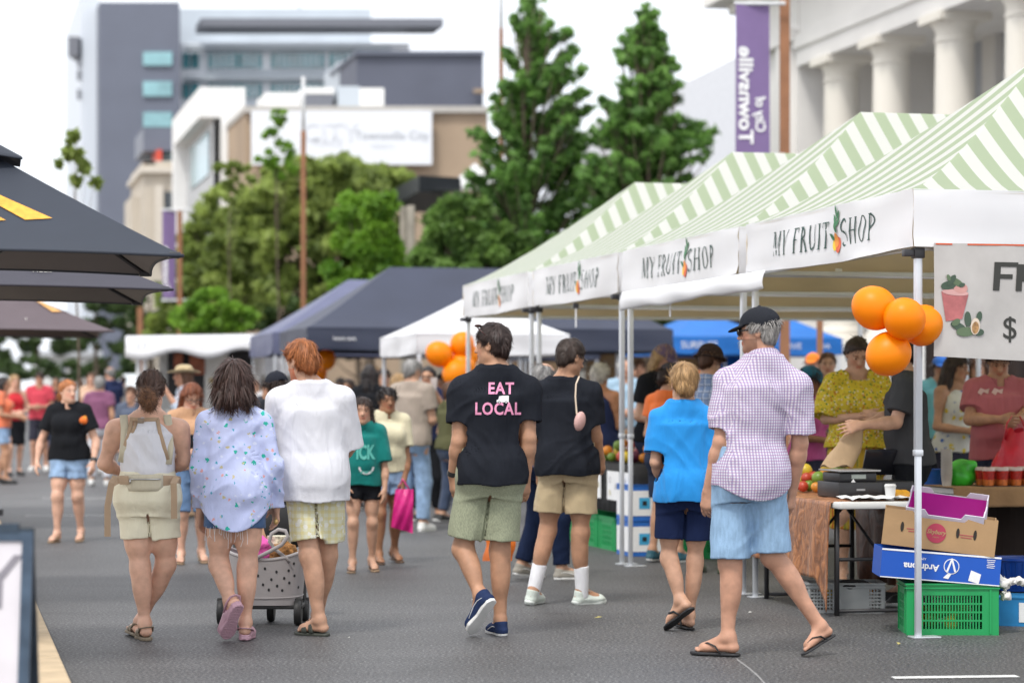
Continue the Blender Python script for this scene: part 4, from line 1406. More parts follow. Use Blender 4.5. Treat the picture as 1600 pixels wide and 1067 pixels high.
 for (tx, x, y, h, xs) in (("EAT", 782, 607, 17.5, .86), ("LOCAL", 777, 640, 18.5, .80)):
  V2, F2 = text_shape(tx, 1.0, bold=.028, space=1.12)
  k = h * 14.05 / F / .70
  V2 = V2 * k * np.array((xs, 1)) + np.array((0, -V2[:, 0].mean() * 0))
  decal(P, "lettering", V2, F2, P.topV, P.topQ, W(x, y, 13.6), ur, nrm(vu + ur * -.10 * 0), dv, pk)
 tr = [[(-.5, -.18), (.5, -.18), (.5, .36), (-.02, .36), (-.30, .32), (-.36, .05), (-.5, 0)], ]
 k = 19 * 14.05 / F
 decal(P, "truck_print", np.array(tr[0]) * k, [list(range(7))], P.topV, P.topQ, W(785, 625, 13.6), ur, vu, dv, wt)
 for cx_ in (-.27, .28):
  q = [(cx_ + .11 * math.cos(t), -.20 + .11 * math.sin(t)) for t in np.linspace(0, 2 * math.pi, 11)[:-1]]
  decal(P, "truck_print", np.array(q) * k, [list(range(10))], P.topV, P.topQ, W(785, 625, 13.6), ur, vu, dv, blk, off=.0065, cuts=0)
  q = [(cx_ + .06 * math.cos(t), -.20 + .06 * math.sin(t)) for t in np.linspace(0, 2 * math.pi, 9)[:-1]]
  decal(P, "truck_print", np.array(q) * k, [list(range(8))], P.topV, P.topQ, W(785, 625, 13.6), ur, vu, dv, wt, off=.008, cuts=0)
 sage = mat("sage_linen", (.29, .31, .21), rough=.9, var=.22, scale=220, bump=.4, bscale=420, stretch=(1, 1, .3))
 make_bottom(P, sage, VC, hem=.84, ease=.04, hem_r=.102, amp=.006)
 nv = cloth("navy_canvas", (.025, .04, .10)); rub = mat("white_rubber", (.72, .72, .70), rough=.5); gum = mat("gum_rubber", (.20, .09, .05), rough=.5)
 for q in 'LR': make_shoe(P, q, 'sneaker', (nv, rub, wt), .0042)
 # gum outsole under the lifted shoe
 wr, dr, pn = P.handinfo['L']; e = P.J['elL']; ax = nrm(wr - e)
 mb = MB(); mb.tube([wr - ax * .03, wr - ax * .002], .0345, 18); mk("wristwatch", np.array(mb.v) - P.root, mb.f, mat("black_strap", (.02, .02, .022), rough=.4), P.obj, smooth=40)
 H_, hd_, hs_ = P.HF, P.J['head'], P.hs
 up = lambda r, f, u: hd_ + hs_ * (H_[0] * r + H_[1] * f + H_[2] * u)
 mb = MB(); mb.tube([up(-.085, -.01, .055), up(-.089, .02, .085), up(-.08, .05, .108), up(-.02, .075, .118), up(.02, .075, .118), up(.08, .05, .108)], .004, 6)
 for sg in (-1, 1): mb.ball(up(sg * .045, .066, .122), np.array((.030, .020, .010)), 12, ax=H_)
 mk("sunglasses", np.array(mb.v) - P.root, mb.f, mat("tortoise_frame", (.05, .015, .012), rough=.2), P.obj, smooth=True)

 # man with glasses, pink purse over the shoulder
 P = begin("man with glasses in plain black t-shirt, khaki shorts and tall white socks looking right", jp(16.3, dict(
  head=(892, 560), neck=(880, 601), shL=(838, 618, .03), shR=(922, 616, -.04), elL=(832, 690, .06), elR=(928, 670, -.02), wrL=(842, 735, .15), wrR=(938, 714, .10),
  hipL=(866, 729), hipR=(908, 729), knL=(856, 828, .04), knR=(907, 832, .0), heelL=(826, 944.5, -.04), toeL=(843, 939, .20), heelR=(898, 944.7, .02), toeR=(945, 942, .14))),
  22, H=1.80, build='man', skin=SK_TAN, head=(52, 16), voxel=VB, uvback=True, sole=.026, over=dict(chest=.160, waist=.152), yaw_h=14,
  hand=dict(R=(np.array((.0, .25, -1)), np.array((-.6, .8, .1)))), thumb=dict(R=np.array((-.5, .9, .2))), curl=dict(R=1.5))
 make_hair(P, 'short', srgb(58, 46, 40), VC, strands=3200, length=.035, noise=.005)
 make_top(P, blk, VC, sleeve=.86, hem=W(0, 742, 16.3)[2], ease=.034, srad=.082, neck=.068, amp=.009, name="t_shirt", sz=2.2, diag=.8)
 kh = cloth("khaki_cotton", (.46, .36, .22), var=.1)
 make_bottom(P, kh, VC, hem=.70, ease=.042, hem_r=.105, amp=.007)
 sk = cloth("white_sock", (.78, .78, .80)); mint = cloth("pale_mint_mesh", (.62, .68, .62)); mrub = mat("mint_foam", (.66, .70, .66), rough=.6)
 for q in 'LR':
  make_shoe(P, q, 'runner', (mint, mrub, wt), .0048); make_sock(P, q, sk, .42)
 H_, hd_, hs_ = P.HF, P.J['head'], P.hs
 up = lambda r, f, u: hd_ + hs_ * (H_[0] * r + H_[1] * f + H_[2] * u)
 glasses(P)
 # the purse is carried: a thing of its own
 pts = [W(905, 588, 16.12), W(900, 600, 16.10), W(899, 620, 16.08), W(901, 645, 16.06)]
 mb = MB(); mb.tube(pts + [W(903, 655, 16.05)], .007, 8, flat=.6)
 mb2 = MB()
 cx = W(906, 658, 16.04)
 for q in (0,): mb2.ball(cx, np.array((.034, .05, .066)), 16, ax=frame_yp(.5, .15, .15))
 pb = mb2.build("purse", mat("pink_leather", (.60, .36, .33), rough=.5, bump=.2, bscale=80), smooth=True)
 tag(pb, "small pink purse on a thin cream strap behind the shoulder of the man in glasses", "purse")
 mk("shoulder_strap", np.array(mb.v) - np.array(pb.location), mb.f, mat("cream_leather", (.62, .5, .38), rough=.5), pb, smooth=True)

 # boy in blue
 P = begin("blond boy in bright blue t-shirt and navy shorts stepping in black flip flops", jp(14.5, dict(
  head=(1068, 600), neck=(1068, 637), shL=(1030, 656), shR=(1107, 656), elL=(1024, 722, -.02), elR=(1116, 722, .02), wrL=(1040, 768, .15), wrR=(1118, 775, .12),
  hipL=(1049, 772), hipR=(1091, 772), knL=(1045, 872, .02), knR=(1086, 875, .04), heelL=(1082, 952, -.12), toeL=(1040, 984, .02), heelR=(1080, 983.5, .02), toeR=(1058, 977, .22))),
  -5, H=1.60, build='kid', skin=SK_FAIR, head=(-12, 6), voxel=VB, uvback=True, sole=.016)
 make_hair(P, 'short', srgb(166, 132, 90), VC, strands=4200, length=.045, noise=.006)
 blu = cloth("bright_blue_jersey", (.02, .26, .66), var=.06)
 make_top(P, blu, VC, sleeve=.76, hem=W(0, 783, 14.5)[2], ease=.032, srad=.076, neck=.066, amp=.008, name="t_shirt", sz=2.0, diag=.8)
 nvy = cloth("navy_microfibre", (.012, .02, .06))
 make_bottom(P, nvy, VC, hem=.68, ease=.04, hem_r=.100, amp=.003)
 bk = mat("black_foam", (.018, .018, .02), rough=.6)
 for q in 'LR': make_shoe(P, q, 'thong', (bk, bk), .0045)

 # the man in the gingham shirt
 P = begin("grey bearded man in purple gingham shirt, light denim shorts, dark cap and black flip flops", jp(13.07, dict(
  head=(1185, 519), neck=(1193, 566), shL=(1138, 600, .03), shR=(1244, 604, -.03), elL=(1127, 690, -.02), elR=(1250, 692, .0), wrL=(1106, 766, .06), wrR=(1238, 766, .08),
  hipL=(1143, 752, .02), hipR=(1195, 752, -.02), knL=(1141, 878, .0), knR=(1206, 866, .03), heelL=(1153, 1025, -.03), toeL=(1080, 1021, .09), heelR=(1303, 994, .08), toeR=(1254, 1024, -.03))),
  -18, H=1.85, build='man', skin=SK_RED, head=(-72, 3), voxel=VB, uvback=True, sole=.016, yaw_h=-28, beard=(.45, .42, .40), brow=(.5, .45, .42), over=dict(waist=.150, belly=.02),
  hand=dict(L=(np.array((-.1, .1, -1)), np.array((.8, .6, 0))), R=(np.array((-.1, .1, -1)), np.array((-.8, .5, 0)))), curl=dict(L=1.2, R=1.1))
 P.split = False
 make_hair(P, 'short', srgb(150, 146, 142), VC, strands=3400, length=.036, noise=.006, under=True)
 make_cap(P, (.022, .024, .03), kind='cap')
 H_, hd_, hs_ = P.HF, P.J['head'], P.hs
 up = lambda r, f, u: hd_ + hs_ * (H_[0] * r + H_[1] * f + H_[2] * u)
 mb = MB(); mb.tube([up(-.078, -.005, .012), up(-.072, .06, .012), up(-.052, .098, .010), up(0, .108, .010), up(.052, .098, .010), up(.072, .06, .012)], .0045, 6)
 for sg in (-1, 1): mb.ball(up(sg * .038, .098, .004), np.array((.032, .012, .022)), 14, ax=H_)
 mk("sunglasses", np.array(mb.v) - P.root, mb.f, mat("black_gloss", (.01, .01, .012), rough=.1), P.obj, smooth=True)
 gg = pattern("purple_gingham", (.68, .67, .72), gingham=[((.14, .13, .33), 0, .0155, .5, .62), ((.33, .13, .30), 1, .0155, .5, .56)])
 make_top(P, gg, VC, sleeve=.82, hem=W(0, 781, 13.07)[2], hemcurve=.055, ease=.030, srad=.084, neck=.070, amp=.0085, name="shirt", collar=True, sz=2.4, diag=.9, wid=.156)
 lj = mat("light_denim", (.27, .41, .58), rough=.9, var=.14, scale=55, bump=.4, bscale=300, stretch=(1, 1, .25), spec=.15)
 make_bottom(P, lj, VC, hem=.95, ease=.034, hem_r=.100, amp=.006)
 for q in 'LR': make_shoe(P, q, 'thong', (bk, bk), .0045)

def glasses(P, col=(.05, .05, .05)):
 H_, hd_, hs_ = P.HF, P.J['head'], P.hs
 up = lambda r, f, u: hd_ + hs_ * (H_[0] * r + H_[1] * f + H_[2] * u)
 mb = MB()
 for sg in (-1, 1):
  mb.tube([up(sg * .080, -.008, .014), up(sg * .074, .05, .014), up(sg * .060, .096, .012)], .0028, 6)
  mb.tube([up(sg * .033 + .026 * math.cos(t), .106 - .008 * abs(math.cos(t)), .004 + .019 * math.sin(t)) for t in np.linspace(0, 2 * math.pi, 15)[:-1]], .0022, 6, closed=True)
 mb.tube([up(-.008, .107, .010), up(.008, .107, .010)], .0022, 6)
 mk("glasses", np.array(mb.v) - P.root, mb.f, mat("glasses_frame", col, rough=.3), P.obj, smooth=True)
# ------------------------------------------------------------------ ground
def ground():
 m = new_mat("asphalt"); N, L = nodes_of(m); b = N["Principled BSDF"]
 tc = N.new("ShaderNodeTexCoord")
 n1 = N.new("ShaderNodeTexNoise"); n1.inputs['Scale'].default_value = 62; n1.inputs['Detail'].default_value = 3
 n2 = N.new("ShaderNodeTexNoise"); n2.inputs['Scale'].default_value = .55; n2.inputs['Detail'].default_value = 6
 vo = N.new("ShaderNodeTexVoronoi"); vo.inputs['Scale'].default_value = 85
 for n in (n1, n2, vo): L.new(tc.outputs['Object'], n.inputs['Vector'])
 r1 = N.new("ShaderNodeValToRGB"); e = r1.color_ramp.elements
 e[0].position, e[0].color = .34, (.026, .026, .028, 1); e[1].position, e[1].color = .70, (.235, .232, .228, 1)
 e2 = r1.color_ramp.elements.new(.52); e2.color = (.074, .074, .076, 1)
 L.new(n1.outputs['Fac'], r1.inputs['Fac'])
 r2 = N.new("ShaderNodeMapRange"); r2.inputs['From Min'].default_value = .3; r2.inputs['From Max'].default_value = .7
 r2.inputs['To Min'].default_value = .80; r2.inputs['To Max'].default_value = 1.18; L.new(n2.outputs['Fac'], r2.inputs['Value'])
 mx = N.new("ShaderNodeMix"); mx.data_type = 'RGBA'; mx.blend_type = 'MULTIPLY'; mx.inputs['Factor'].default_value = 1
 L.new(r1.outputs['Color'], mx.inputs['A']); L.new(r2.outputs[0], mx.inputs['B'])
 # scattered pale chips
 lt = N.new("ShaderNodeMath"); lt.operation = 'LESS_THAN'; lt.inputs[1].default_value = .16; L.new(vo.outputs['Distance'], lt.inputs[0])
 m2 = N.new("ShaderNodeMix"); m2.data_type = 'RGBA'; m2.inputs['B'].default_value = (.26, .255, .25, 1)
 f = N.new("ShaderNodeMath"); f.operation = 'MULTIPLY'; f.inputs[1].default_value = .35; L.new(lt.outputs[0], f.inputs[0])
 L.new(f.outputs[0], m2.inputs['Factor'])
 # old patches, tyre-darkened bands and trodden gum
 cur = mx.outputs['Result']
 for (sc, dt, lo, hi, k, st) in ((.16, 8, .50, .53, .80, (1, 1, 1)), (.5, 4, .56, .60, .88, (.25, 1.6, 1)), (2.6, 6, .60, .72, .80, (1, 1, 1))):
  mp = N.new("ShaderNodeMapping"); mp.inputs['Scale'].default_value = st; mp.inputs['Rotation'].default_value = (0, 0, -.23); L.new(tc.outputs['Object'], mp.inputs['Vector'])
  q = N.new("ShaderNodeTexNoise"); q.inputs['Scale'].default_value = sc; q.inputs['Detail'].default_value = dt; L.new(mp.outputs[0], q.inputs['Vector'])
  r_ = N.new("ShaderNodeMapRange"); r_.inputs['From Min'].default_value = lo; r_.inputs['From Max'].default_value = hi; L.new(q.outputs['Fac'], r_.inputs['Value'])
  mm = N.new("ShaderNodeMix"); mm.data_type = 'RGBA'; mm.blend_type = 'MULTIPLY'; mm.inputs['B'].default_value = (k, k, k, 1); L.new(r_.outputs[0], mm.inputs['Factor']); L.new(cur, mm.inputs['A']); cur = mm.outputs['Result']
 gv = N.new("ShaderNodeTexVoronoi"); gv.inputs['Scale'].default_value = 1.3; L.new(tc.outputs['Object'], gv.inputs['Vector'])
 gl_ = N.new("ShaderNodeMath"); gl_.operation = 'LESS_THAN'; gl_.inputs[1].default_value = .028; L.new(gv.outputs['Distance'], gl_.inputs[0])
 mm = N.new("ShaderNodeMix"); mm.data_type = 'RGBA'; mm.inputs['B'].default_value = (.045, .043, .042, 1); L.new(gl_.outputs[0], mm.inputs['Factor']); L.new(cur, mm.inputs['A']); cur = mm.outputs['Result']
 L.new(cur, m2.inputs['A'])
 L.new(m2.outputs['Result'], b.inputs['Base Color'])
 b.inputs['Roughness'].default_value = .58
 bp = N.new("ShaderNodeBump"); bp.inputs['Strength'].default_value = .55; bp.inputs['Distance'].default_value = .006
 L.new(n1.outputs['Fac'], bp.inputs['Height']); L.new(bp.outputs[0], b.inputs['Normal'])
 O = np.array((-2.2, 11.8, 0.0))        # a point of the kerb line
 K = lambda s_, n_, z=0.0: O + SV * s_ + NV * n_ + UP * z
 mb = MB(); mb.add([K(-30, 0), K(-30, 400), K(900, 400), K(900, 0)], [(0, 1, 2, 3)])
 tag(mb.build("road", m), kind='structure')
 mb = MB(); mb.add([K(-30, -.34, .132), K(-30, -500, .132), K(900, -500, .132), K(900, -.34, .132)], [(3, 2, 1, 0)])
 tag(mb.build("pavement", mat("pavers", (.34, .29, .23), rough=.8, var=.15, scale=3, bump=.2)), kind='structure')
 kb = mat("kerb_concrete", (.47, .36, .23), rough=.8, var=.14, scale=6, bump=.3, bscale=90)
 mb = MB()
 for i in range(-8, 60):
  c = K(i * 1.2 + .6, -.17, .066); mb.box(c, (.338, 1.194, .136), axes_street(), bev=.012)
 tag(mb.build("kerb", kb), kind='structure')
 mb = MB(); mb.add([K(-30, 0, .003), K(-30, .06, .003), K(120, .06, .003), K(120, 0, .003)], [(0, 1, 2, 3)])
 tag(mb.build("gutter", mat("gutter_dark", (.05, .05, .05), var=.3, scale=20)), kind='structure')
 # painted lines
 pm = mat("road_paint", (.62, .62, .60), rough=.7, var=.2, scale=30)
 mb = MB()
 def stripe(p0, p1, wd):
  d = nrm(p1 - p0); q = np.cross(UP, d) * wd / 2
  mb.add([p0 - q, p1 - q, p1 + q, p0 + q], [(0, 1, 2, 3)])
 z = .004
 stripe(G(1395, 12.05, z), G(1590, 12.12, z), .09)
 for (xa, xb, yy) in ((40, 165, 806), (66, 170, 779), (556, 700, 712), (560, 700, 733)):
  d = HC * F / (yy - HY); stripe(G(xa, d, z), G(xb, d + .12, z), .10)
 tag(mb.build("road_markings", pm), kind='structure')
 ck = MB(); ck.tube([G(1152, 12.9, .0), G(1170, 12.5, .0), G(1186, 12.1, .0), G(1202, 11.6, .0)], .006, 5)
 tag(ck.build("road_crack", mat("crack_sealant", (.24, .235, .23), rough=.8)), kind='structure')
 # fallen leaves and scraps
 lm = [mat("dry_leaf", (.42, .36, .12), var=.3), mat("pale_scrap", (.55, .55, .52), var=.2)]
 for i, (x, y, k) in enumerate(((935, 966, 0), (1404, 1007, 0), (326, 874, 1), (836, 967, 1), (545, 998, 1), (1172, 958, 1))):
  d = HC * F / (y - HY); c = G(x, d, .008); a = i * 1.3
  e1 = np.array((math.cos(a), math.sin(a), .12)); e2 = np.array((-math.sin(a), math.cos(a), .05))
  L_ = .026 if k == 0 else .014
  mb = MB(); mb.add([c - e1 * L_, c + e2 * L_ * .45 + UP * .006, c + e1 * L_, c - e2 * L_ * .45], [(0, 1, 2, 3)])
  o = mb.build("fallen_leaf" if k == 0 else "paper_scrap", lm[k])
  o.modifiers.new("t", 'SOLIDIFY').thickness = .001
  tag(o, ("curled yellow leaf lying on the asphalt right of the pale mint sneakers", "small yellow leaf lying on the asphalt beside the front tent pole",
    "pale scrap on the asphalt between the bun haired woman and the blue shirt woman", "tiny pale scrap on the asphalt below the sock man's left shoe",
    "tiny pale scrap on the asphalt right of the ginger man's sandals", "white scrap on the asphalt left of the clear plastic crate")[i], "leaf" if k == 0 else "litter")

# ------------------------------------------------------------------ tents
def stripe_mat(name, base, green, period=.2, sag=0):
 m = new_mat(name); N, L = nodes_of(m); b = N["Principled BSDF"]
 uv = N.new("ShaderNodeUVMap"); uv.uv_map = "UVMap"; sp = N.new("ShaderNodeSeparateXYZ"); L.new(uv.outputs[0], sp.inputs[0])
 d = N.new("ShaderNodeMath"); d.operation = 'DIVIDE'; d.inputs[1].default_value = period; L.new(sp.outputs[0], d.inputs[0])
 fr = N.new("ShaderNodeMath"); fr.operation = 'FRACT'; L.new(d.outputs[0], fr.inputs[0])
 lt = N.new("ShaderNodeMath"); lt.operation = 'LESS_THAN'; lt.inputs[1].default_value = .5; L.new(fr.outputs[0], lt.inputs[0])
 mx = N.new("ShaderNodeMix"); mx.data_type = 'RGBA'; mx.inputs['A'].default_value = (*base, 1); mx.inputs['B'].default_value = (*green, 1)
 L.new(lt.outputs[0], mx.inputs['Factor']); L.new(mx.outputs['Result'], b.inputs['Base Color'])
 b.inputs['Roughness'].default_value = .55; b.inputs['Specular IOR Level'].default_value = .25
 nz = N.new("ShaderNodeTexNoise"); nz.inputs['Scale'].default_value = 2.5; tc = N.new("ShaderNodeTexCoord"); L.new(tc.outputs['Object'], nz.inputs['Vector'])
 bp = N.new("ShaderNodeBump"); bp.inputs['Strength'].default_value = .25; bp.inputs['Distance'].default_value = .06; L.new(nz.outputs['Fac'], bp.inputs['Height']); L.new(bp.outputs[0], b.inputs['Normal'])
 tb = N.new("ShaderNodeBsdfTranslucent"); L.new(mx.outputs['Result'], tb.inputs['Color'])
 ms = N.new("ShaderNodeMixShader"); ms.inputs[0].default_value = .5; L.new(b.outputs[0], ms.inputs[1]); L.new(tb.outputs[0], ms.inputs[2])
 L.new(ms.outputs[0], N["Material Output"].inputs['Surface'])
 return m

class Roof:
 """hip roof over a rectangle: corner A, along e1 (length l1), along e2 (length l2); ridge runs along e2"""
 def __init__(s, A, e1, l1, e2, l2, z0, h, run=None, curve=1.12):
  s.A, s.e1, s.l1, s.e2, s.l2, s.z0, s.h = A, e1, l1, e2, l2, z0, h
  s.run = l1 / 2 if run is None else run
  s.curve = curve
 def pt(s, a, b, dz=0):
  t = min(min(a, s.l1 - a) / (s.l1 / 2), min(b, s.l2 - b) / s.run, 1)
  t = max(t, 0)
  return s.A + s.e1 * a + s.e2 * b + UP * (s.z0 + s.h * t ** s.curve + dz)
 def mesh(s, dz=0, n=14):
  """four faces, uv: along the eave, down the slope"""
  V, Fc, U = [], [], []
  def face(fn, uvfn):
   b0 = len(V)
   for j in range(n + 1):
    for i in range(n + 1):
     a, b = fn(i / n, j / n); V.append(s.pt(a, b, dz)); U.append(uvfn(a, b))
   for j in range(n):
    for i in range(n):
     k = b0 + j * (n + 1) + i; Fc.append((k, k + 1, k + n + 2, k + n + 1))
  h1, r = s.l1 / 2, s.run
  for sg in (0, 1):        # long faces (eave along e2)
   def f(u, v, sg=sg):
    a = h1 * v; lo = r * v; hi = s.l2 - r * v
    return (a if sg == 0 else s.l1 - a, lo + (hi - lo) * u)
   face(f, lambda a, b: (b, a))
   def g(u, v, sg=sg):
    b = r * v; lo = h1 * v; hi = s.l1 - h1 * v
    return (lo + (hi - lo) * u, b if sg == 0 else s.l2 - b)
   face(g, lambda a, b: (a * .72, b))
  return np.array(V), Fc, np.array(U)

def stroke_letters(txt, h, gap=.16):
 """a narrow high-contrast serif, built from strokes; returns flat shapes centred on the origin"""
 T, t = .115, .045
 L = {
  'M': (.95, [((.10, 0), (.16, 1), t), ((.16, 1), (.46, .05), T), ((.46, .05), (.78, 1), t), ((.78, 1), (.84, 0), T)]),
  'Y': (.72, [((.05, 1), (.36, .45), T), ((.67, 1), (.36, .45), t), ((.36, .45), (.36, 0), T)]),
  'F': (.55, [((.14, 0), (.14, 1), T), ((.14, .975), (.52, .975), t), ((.14, .52), (.42, .52), t), ((.52, .99), (.52, .80), t)]),
  'R': (.66, [((.14, 0), (.14, 1), T), ('arc', (.14, .74), (.34, .24), -90, 90, T, t), ((.34, .5), (.62, 0), T), ((.14, .98), (.3, .98), t), ((.14, .5), (.3, .5), t)]),
  'U': (.74, [((.12, 1), (.12, .28), T), ('arc', (.37, .28), (.25, .26), 180, 360, t, T), ((.62, 1), (.62, .28), t)]),
  'I': (.30, [((.15, 0), (.15, 1), T)]),
  'T': (.64, [((.32, 0), (.32, 1), T), ((.04, .975), (.60, .975), t), ((.05, .99), (.05, .8), t), ((.59, .99), (.59, .8), t)]),
  'S': (.56, [('arc', (.28, .75), (.20, .235), 30, 270, t, T), ('arc', (.28, .26), (.215, .25), 90, -150, T, t)]),
  'H': (.80, [((.14, 0), (.14, 1), T), ((.66, 0), (.66, 1), T), ((.14, .52), (.66, .52), t)]),
  'O': (.82, [('arc', (.41, .5), (.32, .5), 0, 360, T, t)]),
  'P': (.62, [((.14, 0), (.14, 1), T), ('arc', (.14, .72), (.40, .26), -90, 90, T, t), ((.14, .98), (.3, .98), t), ((.14, .46), (.3, .46), t)]),
 }
 V, Fc = [], []
 x0 = 0
 def quad(p, q, wd):
  p, q = np.array(p, float), np.array(q, float); d = q - p; n = np.array((-d[1], d[0])); n = n / (np.linalg.norm(n) + 1e-9) * wd / 2
  b = len(V); V.extend([p - n, q - n, q + n, p + n]); Fc.append((b, b + 1, b + 2, b + 3))
 for ch in txt:
  if ch == ' ': x0 += .42; continue
  if ch == '*': x0 += .85; continue
  wd, st = L[ch]
  for sk in st:
   if sk[0] == 'arc':
    _, c, r, a0, a1, w0, w1 = sk
    A = np.radians(np.linspace(a0, a1, 21)); b = len(V)
    for a in A:
     k = w0 * abs(math.cos(a)) + w1 * (1 - abs(math.cos(a))) if ch in 'ORPU' else w0 + (w1 - w0) * math.sin((a - A[0]) / (A[-1] - A[0]) * math.pi)
     if ch == 'U': k = T * .8
     d = np.array((math.cos(a) / r[1], math.sin(a) / r[0])); d /= np.linalg.norm(d)
     p = np.array((x0 + c[0] + r[0] * math.cos(a), c[1] + r[1] * math.sin(a)))
     V.append(p - d * k * (.9 if ch != 'S' else .5)); V.append(p + d * (0 if ch != 'S' else k * .5))
    for i in range(20): Fc.append((b + 2 * i, b + 2 * i + 1, b + 2 * i + 3, b + 2 * i + 2))
   else:
    p, q, ww = sk; quad((p[0] + x0, p[1]), (q[0] + x0, q[1]), ww)
    for e in (p, q):
     if ww == T and e[1] in (0, 1) and ch not in 'U':
      quad((x0 + e[0] - .12, e[1] + (.018 if e[1] == 0 else -.018)), (x0 + e[0] + .12, e[1] + (.018 if e[1] == 0 else -.018)), .036)
  x0 += wd + gap
 V = np.array(V)
 V[:, 0] -= x0 / 2; V[:, 1] -= .5
 return V * h, Fc

def logo_shapes(h):
 """pear, mango and plum under a sprig of leaves; (vertices, colour number)"""
 out = []
 def blob(c, r, rot, col, point=0.0):
  P_ = []
  for t in np.linspace(0, 2 * math.pi, 17)[:-1]:
   x = r[0] * math.cos(t); y = r[1] * math.sin(t)
   x *= 1 - point * max(0, y / r[1]) ** 1.5
   P_.append((c[0] + x * math.cos(rot) - y * math.sin(rot), c[1] + x * math.sin(rot) + y * math.cos(rot)))
  out.append((np.array(P_) * h, col))
 blob((-.20, -.32), (.17, .22), .3, 0, .3); blob((.10, -.36), (.19, .26), -.2, 1, .2); blob((-.04, -.20), (.17, .24), .1, 2, .4)
 for i, (x, y, a) in enumerate(((.02, .20, .35), (.22, .34, -.9), (-.02, .46, .55), (.26, .58, -.8), (.10, .72, .05), (-.34, -.08, 1.0))):
  blob((x, y), (.085, .19), a, 3, .6)
 return out

def valance_wave(s_, v, seed):
 return .014 * math.sin(s_ * 4.1 + seed) * (1 - v) + .006 * math.sin(v * 15 + 2 * math.sin(s_ * 3 + seed)) * (.4 + .6 * math.sin(s_ * 1.7 + seed) ** 2) + .007 * math.sin(s_ * 9.3 + seed * 2 + v * 2) * (1 - v) + .004 * math.sin(v * 7 + s_ * 2.3 + seed)

def add_valance(root, name, A, e, ln, nout, z1, z0, m, seed, lettering=None, mats=None, back=None, drop=0.0):
 def f(u, v, off=0):
  a = u * ln
  sag = -.02 * math.sin(math.pi * u) * (1 - v) * 1.2
  return A + e * a + UP * (z0 + (z1 - z0) * v + sag) + nout * (valance_wave(a, v, seed) + off)
 mb = MB(); mb.grid(lambda u, v: f(u, v), 30, 5, m=0)
 mb.grid(lambda u, v: f(1 - u, v, -.004), 30, 5, m=1)
 o = mb.build(name, [m, back or m], root, smooth=True, world=1)
 if lettering:
  txt, h, shear, c0 = lettering
  def put(V2, F2, mt, off, nm):
   bm = bmesh.new(); vs = [bm.verts.new((p[0], p[1], 0)) for p in V2]
   for q in F2: bm.faces.new([vs[i] for i in q])
   bm.normal_update(); bmesh.ops.triangulate(bm, faces=bm.faces[:]); bmesh.ops.subdivide_edges(bm, edges=bm.edges[:], cuts=1)
   bm.verts.index_update()
   V3 = [f(min(max((c0 + v.co.x) / ln, 0), 1), (v.co.y + (z1 - z0) / 2) / (z1 - z0), off) for v in bm.verts]
   F3 = [[v.index for v in q.verts] for q in bm.faces]; bm.free()
   b2 = MB(); b2.add(V3, F3); return b2.build(nm, mt, root, world=1)
  V2, F2 = stroke_letters("MY FRUIT", h); V2 = V2 * np.array((1.18, 1)); V2[:, 0] += V2[:, 1] * shear
  wl = V2[:, 0].max() - V2[:, 0].min()
  V3, F3 = stroke_letters("SHOP", h); V3 = V3 * np.array((1.18, 1)); V3[:, 0] += V3[:, 1] * shear
  wr = V3[:, 0].max() - V3[:, 0].min()
  gap = h * 1.15; tot = wl + wr + gap
  # text runs left to right as seen from the street: against e when e points away to the left
  sg = -1 if np.dot(np.cross(nout, UP), e) > 0 else 1
  V2[:, 0] += -tot / 2 + wl / 2; V3[:, 0] += tot / 2 - wr / 2
  V2[:, 0] *= sg; V3[:, 0] *= sg
  put(V2, F2, mats[3], .005, "lettering"); put(V3, F3, mats[3], .005, "lettering")
  lx = (-tot / 2 + wl + gap / 2)
  for (sh, ci) in logo_shapes(h * 1.2):
   sh = sh.copy(); sh[:, 0] = (sh[:, 0] + lx) * sg
   put(sh, [list(range(len(sh)))], mats[4 + ci], .005 + .0012 * ci, "logo_fruit" if ci < 3 else "logo_leaf")
 return o

def pole_mesh(base, top, r0, r1, split, m, parent, foot=True, name="pole"):
 mb = MB()
 mid = base + (top - base) * split
 mb.box((base + mid) / 2, (r0 * 2, r0 * 2, np.linalg.norm(mid - base)), axes_street(), bev=r0 * .25)
 mb.box((mid + top) / 2, (r1 * 2, r1 * 2, np.linalg.norm(top - mid)), axes_street(), bev=r1 * .25)
 mb.box(mid, (r1 * 2.3, r1 * 2.3, .035), axes_street(), bev=.003)
 if foot:
  mb.box(base + UP * .006 + NV * .04, (.17, .10, .010), axes_street(), bev=.003)
 return mb.build(name, m, parent, smooth=40, world=1)

